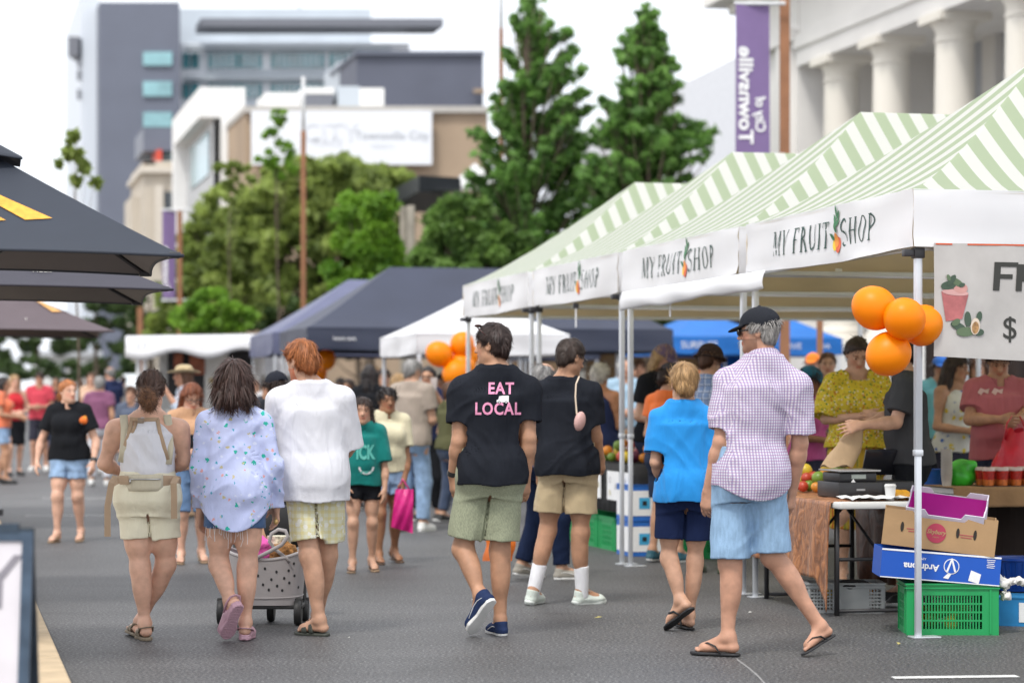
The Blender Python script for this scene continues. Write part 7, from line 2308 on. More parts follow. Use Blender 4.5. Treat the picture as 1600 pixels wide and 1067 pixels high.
def trailer():
 wt = mat("trailer_white", (.62, .61, .58), rough=.5, var=.06, scale=1.5); aw = mat("awning_white", (.70, .70, .72), rough=.6, trans=.1, var=.04); dk = mat("dark_interior", (.02, .02, .022), rough=.8); gr = mat("trailer_grey", (.40, .40, .39), rough=.6)
 gold = mat("gold_plate", (.30, .22, .06), metal=.6, rough=.4); br = mat("menu_warm", (.25, .07, .03), var=.6, scale=6)
 d = 44
 r = empty("food_trailer", tuple(G(350, d)), "pale food trailer with a long white awning, behind the blue shirt woman", "food trailer")
 x0, x1 = 262, 470
 z = lambda y: W(0, y, d)[2]
 def panel(nm, xa, xb, ya, yb, m, dd=0, th=.08):
  mb = MB(); a, b = W(xa, yb, d + dd), W(xb, ya, d + dd); mb.box((a + b) / 2, (b[0] - a[0], th, b[2] - a[2]), bev=.01 if th > .05 else 0); return mb.build(nm, m, r, world=1)
 panel("body", x0, x1, 528, 690, gr, 1.2, 2.2)
 panel("side_wall", 320, 357, 545, 690, wt, 0.02); panel("side_wall", 398, 470, 535, 690, wt, .03)
 panel("hatch", 357.5, 397.5, 548, 640, dk, .06); panel("hatch", 262, 319.5, 548, 620, dk, .06); panel("side_wall", 262, 319.5, 620.5, 690, gr, .05)
 panel("menu_board", 296, 320, 552, 585, br, -.02, .04); panel("menu_board", 272, 286, 552, 590, br, -.02, .04)
 panel("name_plate", 327, 343, 591, 598, gold, -.05, .03); panel("name_plate", 331, 346, 602, 607, gold, -.05, .03)
 panel("counter", 262, 398, 640, 646, wt, -.25, .5)
 mb = MB()
 def f(u, v):
  x = 196 + (428 - 196) * u
  top = W(x, 527 - 3 * u, d + .4 - 1.6 * v); 
  return top - UP * (.18 * v ** 1.5 + .04 * math.sin(u * 14) * v) 
 mb.grid(f, 24, 6)
 def g(u, v):
  x = 196 + (428 - 196) * u
  p = f(u, 1.0); return p - UP * v * (.17 - .05 * u + .03 * math.sin(u * 14))
 mb.grid(g, 24, 2)
 o = mb.build("awning", aw, r, smooth=40, world=1); o.modifiers.new("t", 'SOLIDIFY').thickness = .03
 for x in (216, 226):
  mb = MB(); mb.tube([G(x, d - 1.1), W(x, 535, d - 1.1)], .04, 8); mb.build("awning_pole", mat("white_post", (.62, .63, .64), rough=.5), r, world=1)
 for x in (300, 440):
  mb = MB(); c = G(x, d + .1, .33); mb.lathe(c, [(.05, -.1), (.33, -.1), (.33, .1), (.05, .1)], 20, ax=np.array(((1, 0, 0), (0, 0, 1), (0, 1, 0)))); mb.build("wheel", dk, r, smooth=40, world=1)
 # small van
 d = 62
 wv = mat("van_white", (.62, .66, .68), rough=.3, coat=.4, var=.03); gs = mat("windscreen", (.30, .40, .42), rough=.08, spec=.9, var=.2, scale=1)
 r = empty("van", tuple(G(213, d)), "small white van facing the crowd, left of the food trailer", "van")
 c = G(213, d)
 xs = lambda px: (px - 213) / F * d
 prof = [(-.86, .42), (-.88, .95), (-.80, 1.15), (-.70, 1.85), (-.55, 2.0), (.55, 2.0), (.70, 1.85), (.80, 1.15), (.88, .95), (.86, .42)]
 zz = [(0, 1.0, 1.0), (.25, 1.0, 1.02)]
 mb = MB()
 ys = [(0.0, .62, .58), (.12, .90, .62), (.9, .98, .66), (1.5, 1.0, 1.0), (4.3, 1.0, 1.0), (4.4, .98, .98)]
 V = []
 for (yy, sx, sz) in ys:
  for (px_, pz) in prof:
   z_ = .42 + (pz - .42) * sz if pz > .95 else pz
   V.append(c + np.array((px_ * (.94 + .06 * sx), yy, z_)))
 n = len(prof); Fc = [tuple(range(n))[::-1]] + [tuple((len(ys) - 1) * n + i for i in range(n))]
 for i in range(len(ys) - 1):
  for k in range(n): Fc.append((i * n + k, i * n + (k + 1) % n, (i + 1) * n + (k + 1) % n, (i + 1) * n + k))
 mb.add(V, Fc); mb.build("body", wv, r, smooth=25, world=1)
 mb = MB(); mb.add([c + np.array(p) for p in ((-.70, .93, 1.22), (.70, .93, 1.22), (.60, 1.47, 1.92), (-.60, 1.47, 1.92))], [(0, 1, 2, 3)]); mb.build("windscreen", gs, r, world=1)
 for sx in (-1, 1):
  mb = MB(); mb.ball(c + np.array((sx * .66, .02, .86)), (.14, .05, .10), 12); mb.build("headlight", mat("lamp_glass", (.7, .72, .74), rough=.1), r, smooth=True, world=1)
  mb = MB(); mb.ball(c + np.array((sx * 1.0, .95, 1.25)), (.09, .05, .12), 10); mb.build("wing_mirror", dk, r, smooth=True, world=1)
  for yy in (.75, 3.5):
   mb = MB(); mb.lathe(c + np.array((sx * .78, yy, .31)), [(.05, -.1), (.29, -.1), (.31, 0), (.29, .1), (.05, .1)], 18, ax=np.array(((0, 1, 0), (0, 0, 1), (1, 0, 0)))); mb.build("wheel", dk, r, smooth=40, world=1)
 mb = MB(); mb.box(c + np.array((0, -.02, .50)), (1.5, .08, .16), bev=.02); mb.build("bumper", dk, r, world=1)
 mb = MB(); mb.box(c + np.array((0, .01, .72)), (.7, .06, .14), bev=.02); mb.build("grille", dk, r, world=1)
# ------------------------------------------------------------------ everyone else
HAIR = dict(black=srgb(36, 30, 30), dark=srgb(56, 42, 36), brown=srgb(92, 62, 44), auburn=srgb(128, 74, 48), ginger=srgb(176, 112, 66), blond=srgb(178, 146, 104), grey=srgb(150, 148, 146), white=srgb(205, 200, 192))
def citizen(label, px, d, ytop, yaw=180, build='man', skin=SK_FAIR, hair=('short', 'dark'), top=((.3, .3, .3), .6, .0), bottom=('shorts', (.1, .1, .12), .85), shoes=None, arms='down',
   stride=.12, head=(None, 0), hat=None, lean=0.0, handh=1.1, group=None, H=None, J=None, top_kw=None, bot_kw=None, specs=False, hand=None, topmat=None, botmat=None, dz=0):
 if H is None: H = HC + (HY - ytop) / F * d
 J0 = pose(px, d, H, yaw, arms, stride, lean, build, handh=handh, ground=dz)
 if J:
  for k, v in J.items(): J0[k] = W(v[0], v[1], d + (v[2] if len(v) > 2 else 0))
 vb = min(max(.0075, d * .00042), .015)
 P = begin(label, J0, yaw, H=H, build=build, skin=skin, head=head, voxel=vb, group=group, hand=hand, sole=.02)
 if hair:
  n = int(max(0, 1500 * min(1, 22 / d) ** 2))
  make_hair(P, hair[0], HAIR[hair[1]], max(vb, .008), strands=n, length=.06, ribbon=.003 * max(1, d / 22), under=hat is not None and hair[0] in ('short', 'crop', 'curly'))
 if hat: make_cap(P, hat[1], kind=hat[0], voxel=max(.007, vb * .8))
 c, slv, fl = top
 m = topmat or cloth("cloth", c)
 tk = dict(hollow=False, amp=.005); tk.update(top_kw or {})
 if slv == 0: tk.setdefault('straps', .085)
 make_top(P, m, max(vb, .008), sleeve=slv, hem=P.hipc[2] + .01 + fl, ease=tk.pop('ease', .028), name=tk.pop('name', 't_shirt' if slv and slv < 1 else 'top'), **tk)
 kind, cb, hm = bottom
 bk = dict(hollow=False, amp=.004); bk.update(bot_kw or {})
 bm = botmat or cloth("cloth", cb, var=.15)
 if kind == 'skirt': make_bottom(P, bm, max(vb, .008), hem=.3, skirt=1.12, hemz=hm, name="skirt", **bk)
 else: make_bottom(P, bm, max(vb, .008), hem=hm, name={'shorts': 'shorts', 'jeans': 'jeans', 'trousers': 'trousers'}[kind], **bk)
 if shoes:
  for q in 'LR': make_shoe(P, q, shoes[0], shoes[1], max(.0065, vb * .8))
 if specs: glasses(P)
 return P

def people():
 den = (.17, .27, .45); dko = cloth("denim_mid", (.13, .22, .38), var=.25, scale=16); dlt = cloth("denim_light", (.26, .38, .56), var=.25, scale=14)
 br = mat("brown_leather", (.11, .065, .04), rough=.55); wr = mat("white_rubber", (.72, .72, .70), rough=.5); bkr = mat("black_rubber", (.02, .02, .02), rough=.5); tanl = mat("tan_leather", (.30, .20, .12), rough=.6)
 blk = (.014, .015, .018)
 # ---- left
 P = citizen("smiling woman in black t-shirt with orange emblem and blue denim shorts walking towards us", 108, 23.4, 597, 186, 'fullwoman', SK_PALE, ('bun', 'ginger'), (blk, .62, -.02), ('shorts', den, .52), ('sandal', (tanl, tanl)), stride=.10, head=(140, 0), botmat=dlt,
    J=dict(elL=(150, 690, -.02), wrL=(146, 722, -.14), elR=(64, 690, .03), wrR=(58, 722, -.05)), top_kw=dict(ease=.034))
 ec = W(122, 657, 23.0)
 for k, (col, x, y, r) in enumerate((((.75, .16, .02), 0, 0, .036), ((.62, .60, .55), -.012, -.022, .014), ((.80, .30, .03), .01, .024, .02))):
  q = [(x + r * math.cos(t), y + r * 1.1 * math.sin(t)) for t in np.linspace(0, 2 * math.pi, 13)[:-1]]
  decal(P, "emblem", q, [list(range(12))], P.topV, P.topQ, ec, np.array((1., 0, 0)), UP, np.array((0, 1., 0)), mat("emblem%d" % k, col), off=.006 + .002 * k, cuts=0)
 wrp = P.J['wrL']; mb = MB(); ax = nrm(wrp - P.J['elL']); mb.tube([wrp - ax * .04, wrp - ax * .005], .034, 14); mk("wristband", np.array(mb.v) - P.root, mb.f, bkr, P.obj, smooth=40)
 P = citizen("woman in tan top and knee length denim shorts with glasses reading her phone, auburn hair", 299, 20.4, 603, 168, 'fullwoman', SK_PALE, ('long', 'auburn'), ((.50, .29, .17), .55, .0), ('shorts', den, .98), ('sandal', (tanl, tanl)), 'front', .06, head=(158, 26), specs=True, handh=1.12, botmat=dko)
 ph = MB(); q = (P.J['wrL'] + P.J['wrR']) / 2 + np.array((0, -.10, .07)); ph.box(q, (.072, .012, .145), frame_yp(.2, -.5), bev=.003); tag(ph.build("phone", mat("phone_dark", (.02, .02, .025), rough=.2), smooth=40), "dark phone held by the woman in the tan top", "phone")
 citizen("man in wide straw hat and pale blue shirt, hand raised, behind the tan top woman", 290, 28, 572, -110, 'man', SK_RED, ('long', 'brown'), ((.48, .55, .66), 1.4, .0), ('trousers', (.26, .20, .10), 1.9), ('sneaker', (tanl, bkr)), ('up', 'down'), .05, hat=('wide', (.50, .40, .24)),
   head=(-100, 0))
 citizen("man in dark cap and black t-shirt mostly hidden behind the ginger man's left shoulder", 430, 18.6, 586, 5, 'man', SK_TAN, ('short', 'dark'), ((.022, .024, .03), .6, 0), ('shorts', (.03, .03, .035), .9), ('sneaker', (bkr, wr)), 'down', .08, hat=('cap', (.02, .022, .03)), head=(-30, 0))
 citizen("man in coral red t-shirt and dark shorts holding a lime bag, far left", 62, 46, 578, 176, 'man', SK_RED, ('short', 'dark'), ((.56, .06, .09), .6, 0), ('shorts', (.035, .035, .05), .9), ('sneaker', (wr, wr)), 'front', .06, head=(170, 12), H=1.86, handh=1.14)
 citizen("woman in red tank top and black skirt, far left beside the coral shirt man", 22, 43, 583, 150, 'woman', SK_PALE, ('bob', 'blond'), ((.50, .02, .03), 0, .05), ('skirt', blk, .55), ('sneaker', (bkr, bkr)), 'front', .05, H=1.78)
 citizen("woman in orange top and pale blue shorts at the left edge of the street", 3, 39, 590, 90, 'woman', SK_TAN, ('long', 'black'), ((.75, .20, .10), .5, 0), ('shorts', den, .6), ('sneaker', (bkr, bkr)), 'front', .08, botmat=dlt)
 citizen("grey haired woman in mauve top and white trousers walking away, left of the white van", 155, 38, 590, 8, 'fullwoman', SK_TAN, ('short', 'grey'), ((.21, .08, .15), .5, 0), ('trousers', (.6, .6, .64), 1.9), ('sneaker', (wr, wr)), 'down', .08)
 citizen("man in navy t-shirt beside the grey haired woman in mauve", 173, 45, 573, -50, 'man', SK_RED, ('bald', 'grey'), ((.03, .04, .10), .6, 0), ('shorts', (.35, .3, .25), .9), ('sneaker', (wr, wr)), 'front', .06)
 citizen("person in peach top in front of the navy man, far left of the van", 143, 48, 583, 185, 'woman', SK_PALE, ('bob', 'brown'), ((.62, .42, .30), .5, 0), ('shorts', (.1, .1, .12), .7), None, 'front', .05)
 citizen("person in slate grey shirt seen just above the bun haired woman's right shoulder", 206, 33, 606, 190, 'man', SK_FAIR, ('short', 'brown'), ((.09, .11, .16), .6, 0), ('jeans', (.06, .09, .16), 1.9), ('sneaker', (bkr, wr)), 'down', .05)
 # ---- centre
 P = citizen("girl with long dark hair in teal green sports shirt and black shorts walking towards us", 566, 19.4, 629, 172, 'kid', SK_FAIR, ('long', 'dark'), ((.004, .17, .15), .78, -.03), ('shorts', blk, .42), ('sandal', (br, tanl)), 'down', .07, head=(176, 2), H=1.37,
    J=dict(elL=(602, 735, -.02), wrL=(601, 765, -.06), elR=(535, 735, -.02), wrR=(540, 762, -.1)), top_kw=dict(ease=.045))
 tl = mat("teal_print", (.10, .45, .38)); wt = mat("white_print", (.8, .8, .8), rough=.8, var=.05)
 V2, F2 = text_shape("ICK", .125, bold=.004, space=1.0); decal(P, "lettering", V2 * np.array((.72, 1.25)), F2, P.topV, P.topQ, W(566, 709, 18.9), np.array((1., 0, 0)), UP, np.array((0, 1., 0)), tl, off=.007, cuts=0)
 q = [(r * math.cos(t), r * math.sin(t)) for r in (.062, .048) for t in (np.linspace(math.pi * 1.02, 2 * math.pi * .99, 12) if r == .062 else np.linspace(2 * math.pi * .99, math.pi * 1.02, 12))]
 decal(P, "horns_print", q, [list(range(24))], P.topV, P.topQ, W(568, 731, 18.9), np.array((1., 0, 0)), UP, np.array((0, 1., 0)), wt, off=.007, cuts=0)
 decal(P, "horns_print", [(-.05, -.02), (.05, -.02), (.04, .0), (-.04, 0)], [(0, 1, 2, 3)], P.topV, P.topQ, W(568, 738, 18.9), np.array((1., 0, 0)), UP, np.array((0, 1., 0)), tl, off=.008, cuts=1)
 P6 = citizen("woman in cream t-shirt and denim shorts with dark tied hair, carrying a pink bag", 604, 20.4, 616, 162, 'fullwoman', SK_BROWN, ('pony', 'black'), ((.66, .60, .42), .62, .0), ('shorts', den, .5), ('sandal', (br, br, 1)), 'down', .10, head=(160, 2), H=1.46, botmat=dlt,
                 J=dict(elL=(635, 722, 0), wrL=(631, 752, -.06)))
 pk = mat("magenta_film", (.62, .012, .20), rough=.35, var=.1, scale=9, bump=.5, bscale=14)
 mb = MB(); c = W(632, 766, 20.3); mb.grid(lambda u, v: W(632 + (u - .5) * (28 + 6 * v) - 4 * v, 764 + 62 * v + 10 * v * (u - .3), 20.28 - .05 * math.sin(math.pi * u) * math.sin(math.pi * v) + .012 * math.sin(u * 15 + v * 9)), 10, 12)
 mb.grid(lambda u, v: W(632 - (u - .5) * (28 + 6 * v) - 4 * v, 764 + 62 * v + 10 * v * (.7 - u), 20.30 + .05 * math.sin(math.pi * u) * math.sin(math.pi * v)), 10, 12)
 mb.tube([W(622, 766, 20.29), W(629, 748, 20.3), W(640, 766, 20.29)], .008, 6)
 tag(mb.build("shopping_bag", pk, smooth=True), "magenta plastic bag hanging from the hand of the woman in cream", "bag")
 citizen("grey haired man in taupe t-shirt and pale blue jeans with white shoes, back turned", 643, 25.2, 563, 25, 'heavy', SK_FAIR, ('crop', 'grey'), ((.36, .30, .25), .62, -.04), ('jeans', (.27, .38, .52), 1.93), ('sneaker', (wr, wr)), ('down', 'front'), .05, head=(50, 8), botmat=dlt)
 P8 = citizen("woman in navy top with glasses lifting a phone, facing the taupe shirt man", 670, 27.5, 575, 195, 'woman', SK_TAN, ('bun', 'black'), ((.02, .025, .06), .5, 0), ('trousers', blk, 1.9), ('sneaker', (bkr, wr)), ('up', 'front'), .04, specs=True, handh=1.0)
 mb = MB(); mb.box(P8.J['wrL'] + np.array((-.02, -.03, .10)), (.075, .012, .15), frame_yp(.3, .2), bev=.003); tag(mb.build("phone", mat("phone_pale", (.35, .3, .28), rough=.2), smooth=40), "phone raised by the woman in navy beside the taupe shirt man", "phone")
 fill = [("woman with long dark hair in black top under the dark navy tent", 577, 30, 572, 10, 'woman', SK_TAN, ('long', 'black'), blk), ("person in a navy cap with bare shoulders under the dark navy tent", 601, 34, 578, 185, 'man', SK_TAN, ('short', 'dark'), (.42, .28, .2)),
   ("blond person with raised chin between the black top woman and the navy cap", 583, 36, 572, 160, 'woman', SK_PALE, ('bob', 'blond'), (.08, .07, .07)), ("person in maroon top right of the ginger man, under the navy tent", 545, 33, 594, 200, 'woman', SK_TAN, ('bob', 'dark'), (.10, .03, .04)),
   ("grey haired person far off just right of the lone orange balloon", 532, 42, 592, 180, 'man', SK_FAIR, ('short', 'grey'), (.2, .2, .22)), ("shopper in black beside the navy top woman", 694, 32, 585, 215, 'man', SK_TAN, ('short', 'black'), blk),
   ("person in pale jacket left of the taupe shirt man's head", 622, 31, 585, 10, 'woman', SK_PALE, ('bob', 'blond'), (.45, .36, .28)), ("grey haired man in white shirt before the food trailer", 398, 33, 588, 190, 'man', SK_FAIR, ('short', 'grey'), (.6, .6, .62)),
   ("person in dark jacket behind the blue shirt woman's right shoulder", 418, 31, 594, 170, 'man', SK_TAN, ('short', 'dark'), (.05, .05, .06)), ("person in black by the trailer counter, left of the white shirt man", 386, 37, 590, 200, 'woman', SK_FAIR, ('bob', 'black'), (.03, .03, .03)),
   ("child in dark red shirt by the trailer, right of the blue shirt woman", 427, 36, 608, 190, 'kid', SK_FAIR, ('short', 'brown'), (.22, .03, .05)), ("distant person in grey at the end of the street, right of the navy man", 192, 60, 588, 10, 'man', SK_TAN, ('short', 'dark'), (.2, .2, .2)),
   ("distant person in black at the end of the street behind the black t-shirt woman", 88, 58, 590, 180, 'woman', SK_TAN, ('bob', 'dark'), (.03, .03, .04)), ("distant person in white at the end of the street left of the mauve woman", 125, 66, 592, 0, 'woman', SK_FAIR, ('bob', 'brown'), (.6, .6, .6)),
   ("shopper in olive shirt behind the EAT LOCAL man's left arm", 703, 27, 600, 60, 'man', SK_FAIR, ('short', 'brown'), (.10, .10, .05))]
 for (lab, px, d, yt, yw, bd, sk, hr, c) in fill:
  citizen(lab, px, d, yt, yw, bd, sk, hr, (c, .55, 0), ('jeans', (.05, .07, .12), 1.9), ('sneaker', (bkr, wr)) if d < 45 else None, 'front' if yw > 90 else 'down', .05)
 # ---- right: shoppers at the stalls
 P = citizen("balding man in blue shirt, navy jeans and grey shoes between the two black t-shirt men", 846, 18.6, 570, 70, 'man', SK_FAIR, ('bald', 'grey'), ((.02, .10, .34), .62, 0), ('jeans', (.012, .02, .05), 1.95), ('sneaker', (mat("grey_suede", (.30, .28, .24), rough=.8), wr, wr)), 'down', .14, head=(60, 20),
    J=dict(elL=(815, 690, -.15), wrL=(806, 770, -.3)))
 ob = mat("orange_film", (.72, .16, .02), rough=.4, var=.5, scale=7)
 mb = MB(); dd = 18.2
 mb.grid(lambda u, v: W(757 + 46 * u + 3 * math.sin(v * 5), 838 + 38 * v, dd - .05 * math.sin(math.pi * u)), 10, 8); mb.grid(lambda u, v: W(803 - 46 * u + 3 * math.sin(v * 5), 838 + 38 * v, dd + .06 * math.sin(math.pi * u)), 10, 8)
 mb.tube([W(765, 840, dd), W(790, 800, dd), W(804, 784, dd), W(806, 800, dd), W(798, 840, dd)], .008, 6)
 tag(mb.build("shopping_bag", ob, smooth=True), "orange printed carrier bag seen behind the knees of the EAT LOCAL man", "bag")
 citizen("white haired woman with bare tanned shoulders, right of the man with glasses", 936, 24, 572, 30, 'fullwoman', (.50, .23, .12), ('curly', 'white'), ((.03, .04, .10), 0, 0), ('trousers', (.05, .05, .08), 1.9), None, 'front', .04)
 citizen("man in pale blue shirt and glasses behind the twin tent poles", 976, 33, 563, 175, 'heavy', SK_RED, ('bald', 'white'), ((.32, .46, .58), .6, 0), ('trousers', (.2, .2, .22), 1.9), None, 'front', .04)
 citizen("person in white shirt and black shorts standing far back, left of the purple cap", 1002, 37, 563, 200, 'man', SK_TAN, ('short', 'brown'), ((.62, .66, .66), .6, 0), ('shorts', blk, .9), None, 'down', .05)
 citizen("dark shirted person far back between the pale blue shirt and the white shirt", 990, 41, 572, 180, 'man', SK_TAN, ('short', 'dark'), ((.05, .06, .07), .6, 0), ('shorts', blk, .9), None, 'down', .05)
 citizen("tall person in purple cap and black t-shirt leaning over the black stall", 1024, 22.5, 541, 140, 'man', SK_FAIR, ('bob', 'blond'), (blk, .6, 0), ('jeans', (.03, .04, .08), 1.9), ('sneaker', (bkr, wr)), 'front', .04, hat=('cap', (.13, .09, .17)), head=(140, 25), lean=.10)
 citizen("youth in orange vest and dark cap, left of the boy in blue", 1040, 20.5, 568, 40, 'kid', SK_TAN, ('short', 'dark'), ((.75, .17, .04), .45, .06), ('shorts', (.03, .04, .07), .8), ('sneaker', (mat("teal_shoe", (.02, .10, .14)), wr)), 'front', .06, hat=('cap', (.05, .045, .05)), head=(70, 20), H=1.66, lean=.06)
 citizen("man in brown bucket hat and blue plaid shirt between the boy and the bearded man", 1108, 19.2, 541, 30, 'man', SK_FAIR, ('short', 'brown'), ((.1, .1, .1), .8, -.02), ('shorts', (.02, .025, .04), .9), ('clog', (mat("olive_foam", (.06, .08, .045)),) * 2), 'front', .05, hat=('bucket', (.045, .03, .028)), head=(50, 12),
   topmat=pattern("blue_plaid", (.20, .28, .46), plaid=[((.52, .58, .68), 0, .055, .35, .6), ((.50, .56, .66), 1, .055, .35, .6), ((.04, .07, .18), 0, .055, .12, .7), ((.04, .07, .18), 1, .055, .12, .7)]))
 citizen("person in navy cap and orange shirt behind the bucket hat man", 1103, 27, 545, 20, 'man', SK_TAN, ('short', 'dark'), ((.72, .18, .05), .6, 0), ('shorts', blk, .9), None, 'down', .04, hat=('cap', (.03, .04, .07)))
 citizen("brown haired woman in grey behind the teal cap, facing us", 1293, 24, 552, 185, 'woman', SK_FAIR, ('bun', 'brown'), ((.18, .17, .19), .5, 0), ('jeans', (.05, .06, .1), 1.9), None, 'front', .04)
 citizen("person in bright orange cap behind the brown haired woman", 1271, 29, 553, 200, 'man', SK_RED, ('short', 'brown'), ((.28, .10, .16), .6, 0), ('shorts', blk, .9), None, 'down', .04, hat=('cap', (.80, .20, .02)))
 citizen("dark haired shopper in teal cap and pink top, right of the gingham shirt", 1262, 20.6, 577, 130, 'woman', SK_BROWN, ('bob', 'black'), ((.56, .10, .30), .4, 0), ('jeans', (.04, .04, .07), 1.9), None, 'front', .04, hat=('cap', (.02, .12, .19)), head=(110, 18))
 # sellers
 yf = pattern("yellow_floral", (.60, .46, .04), spots=[((.50, .22, .03), .36, 40, .5), ((.66, .58, .36), .34, 44, .6), ((.12, .22, .04), .32, 46, .55), ((.48, .36, .03), .4, 36, .5)])
 yk = pattern("striped_dress", (.45, .28, .03), plaid=[((.40, .06, .02), 0, .06, .3, .8), ((.10, .22, .06), 0, .09, .25, .7), ((.60, .42, .05), 0, .045, .3, .6)], spots=[((.5, .35, .04), .3, 20, .5)])
 citizen("woman in yellow floral blouse with wide sleeves and hair piled up, sorting change", 1338, 18.0, 530, 178, 'woman', SK_FAIR, ('bun', 'dark'), ((.5, .4, .1), .95, .06), ('skirt', (.5, .3, .1), .42), ('sandal', (br, br)), 'front', .04, head=(172, 28), handh=1.10, topmat=yf, botmat=yk,
   top_kw=dict(srad=.125, ease=.05, neck=.085, name='blouse', diag=.9, amp=.008), J=dict(wrL=(1372, 652, -.22), wrR=(1352, 650, -.26), elL=(1398, 665, -.1), elR=(1290, 655, -.06)))
 chr_ = (.055, .056, .06)
 P = citizen("young seller in charcoal t-shirt and black shorts handing over a paper bag", 1422, 16.3, 528, -82, 'man', SK_FAIR, ('short', 'dark'), (chr_, .72, .0), ('shorts', blk, .9), ('sneaker', (bkr, wr)), 'reach', .05, head=(-95, 18), handh=1.2, lean=.05,
    J=dict(elL=(1400, 660, -.22), wrL=(1346, 664, -.30), elR=(1390, 650, .12), wrR=(1350, 664, .02)))
 kb = mat("kraft_paper", (.42, .29, .17), rough=.85, var=.12, scale=10, bump=.5, bscale=18)
 mb = MB(); b0 = W(1310, 700, 16.05)
 def bag(u, v):
  t = u * 2 * math.pi; w_ = (.11 - .075 * v ** 1.6); 
  c = W(1308 + 34 * v, 728 - 62 * v, 16.05)
  return c + np.array((w_ * math.cos(t) * (1 + .1 * math.sin(3 * t + v * 5)), .055 * math.sin(t) * (1 - .5 * v), .012 * math.sin(t * 4 + v * 9)))
 mb.grid(bag, 24, 10); mb.add([bag(k / 24, 0) for k in range(24)], [list(range(23, -1, -1))])
 tag(mb.build("paper_bag", kb, smooth=True), "crumpled brown paper bag in the hand of the charcoal t-shirt seller", "bag")
 citizen("long dark haired woman in white floral singlet at the back of the stall", 1492, 21, 556, 150, 'woman', SK_TAN, ('long', 'dark'), ((.5, .5, .5), 0, .0), ('jeans', (.04, .04, .06), 1.9), None, 'front', .04, head=(120, 12),
   topmat=pattern("white_floral", (.62, .62, .58), spots=[((.65, .50, .04), .32, 16, .5), ((.05, .12, .4), .28, 18, .4)]))
 P = citizen("man in dusty pink t-shirt bagging fruit behind the far stall table", 1560, 18.0, 541, 184, 'heavy', SK_TAN, ('curly', 'dark'), ((.44, .13, .15), .66, 0), ('jeans', (.03, .04, .07), 1.9), None, 'front', .04, head=(184, 30), handh=1.18, J=dict(wrL=(1588, 655, -.30), wrR=(1565, 655, -.32), elL=(1612, 640, -.05), elR=(1515, 655, -.08)))
 mk_ = mat("faded_print", (.62, .42, .40))
 for k in range(2):
  q = [(x_ + k * .10 - .05, y_) for x_, y_ in ((-.045, 0), (-.02, .035), (.015, .02), (.045, .03), (.03, -.01), (0, .005), (-.02, -.02))]
  decal(P, "wave_print", q, [list(range(7))], P.topV, P.topQ, W(1569, 613, 17.4), np.array((1., 0, 0)), UP, np.array((0, 1., 0)), mk_, off=.007, cuts=0)
 citizen("person in blue cap and aqua top far behind, left of the dark haired woman", 1470, 26, 558, 185, 'man', SK_TAN, ('short', 'dark'), ((.16, .42, .45), .6, 0), ('shorts', blk, .9), None, 'down', .04, hat=('cap', (.03, .14, .50)))
 citizen("person with tan face behind the pink shirt man's shoulder", 1528, 25, 560, 190, 'woman', SK_TAN, ('bob', 'brown'), ((.3, .28, .26), .5, 0), ('jeans', (.05, .06, .1), 1.9), None, 'down', .04)
# ------------------------------------------------------------------ stall furniture and goods
def slat_crate(name, label, c, size, m, ax, group=None, win=(.62, .62), bars=(11, 4), lip=.02, hand=True, cat="crate"):
 """open plastic crate: base, four walls with grille windows, rim"""
 root = empty(name, tuple(c), label, cat, group)
 L, Wd, H = size; t = .012
 A = np.asarray(ax); at = lambda x, y, z: np.asarray(c) + A[0] * x + A[1] * y + A[2] * z
 def wall(e, o, ln):
  """panel along e (length ln), outward o"""
  mb = MB(); fx = (1 - win[0]) / 2 * ln; z0, z1 = H * (1 - win[1]) * .35, H * (1 - (1 - win[1]) * .65)
  f = lambda u0, u1, za, zb, th=t: mb.box(np.asarray(c) + e * (u0 + u1) / 2 + o + A[2] * (za + zb) / 2, (u1 - u0, th, zb - za), np.array((e, nrm(o), A[2])))
  f(-ln / 2, -ln / 2 + fx, 0, H); f(ln / 2 - fx, ln / 2, 0, H); f(-ln / 2 + fx, ln / 2 - fx, 0, z0); f(-ln / 2 + fx, ln / 2 - fx, z1, H)
  nb, nr = bars; wl = ln - 2 * fx
  nb = max(3, int(nb * ln / L))
  for i in range(1, nb): f(-wl / 2 + wl * i / nb - .004, -wl / 2 + wl * i / nb + .004, z0, z1, t * .7)
  for i in range(1, nr): f(-wl / 2, wl / 2, z0 + (z1 - z0) * i / nr - .005, z0 + (z1 - z0) * i / nr + .005, t * .85)
  for u in (-ln / 2 + fx * .5, ln / 2 - fx * .5): f(u - .006, u + .006, 0.01, H - .03, t * 2.2)
  # rim
  rh = .028
  f(-ln / 2 - .006, ln / 2 + .006, H - rh, H - rh + .008, t * 2.6); f(-ln / 2 - .006, ln / 2 + .006, H - .006, H + .004, t * 2.6)
  mb.build("side_panel", m, root, world=1)
 wall(A[0], -A[1] * (Wd / 2 - t / 2), L); wall(A[0], A[1] * (Wd / 2 - t / 2), L); wall(A[1], -A[0] * (L / 2 - t / 2), Wd - 2 * t); wall(A[1], A[0] * (L / 2 - t / 2), Wd - 2 * t)
 mb = MB(); mb.box(at(0, 0, .012), (L - .05, Wd - .05, .02), A); mb.build("base", m, root, world=1)
 return root

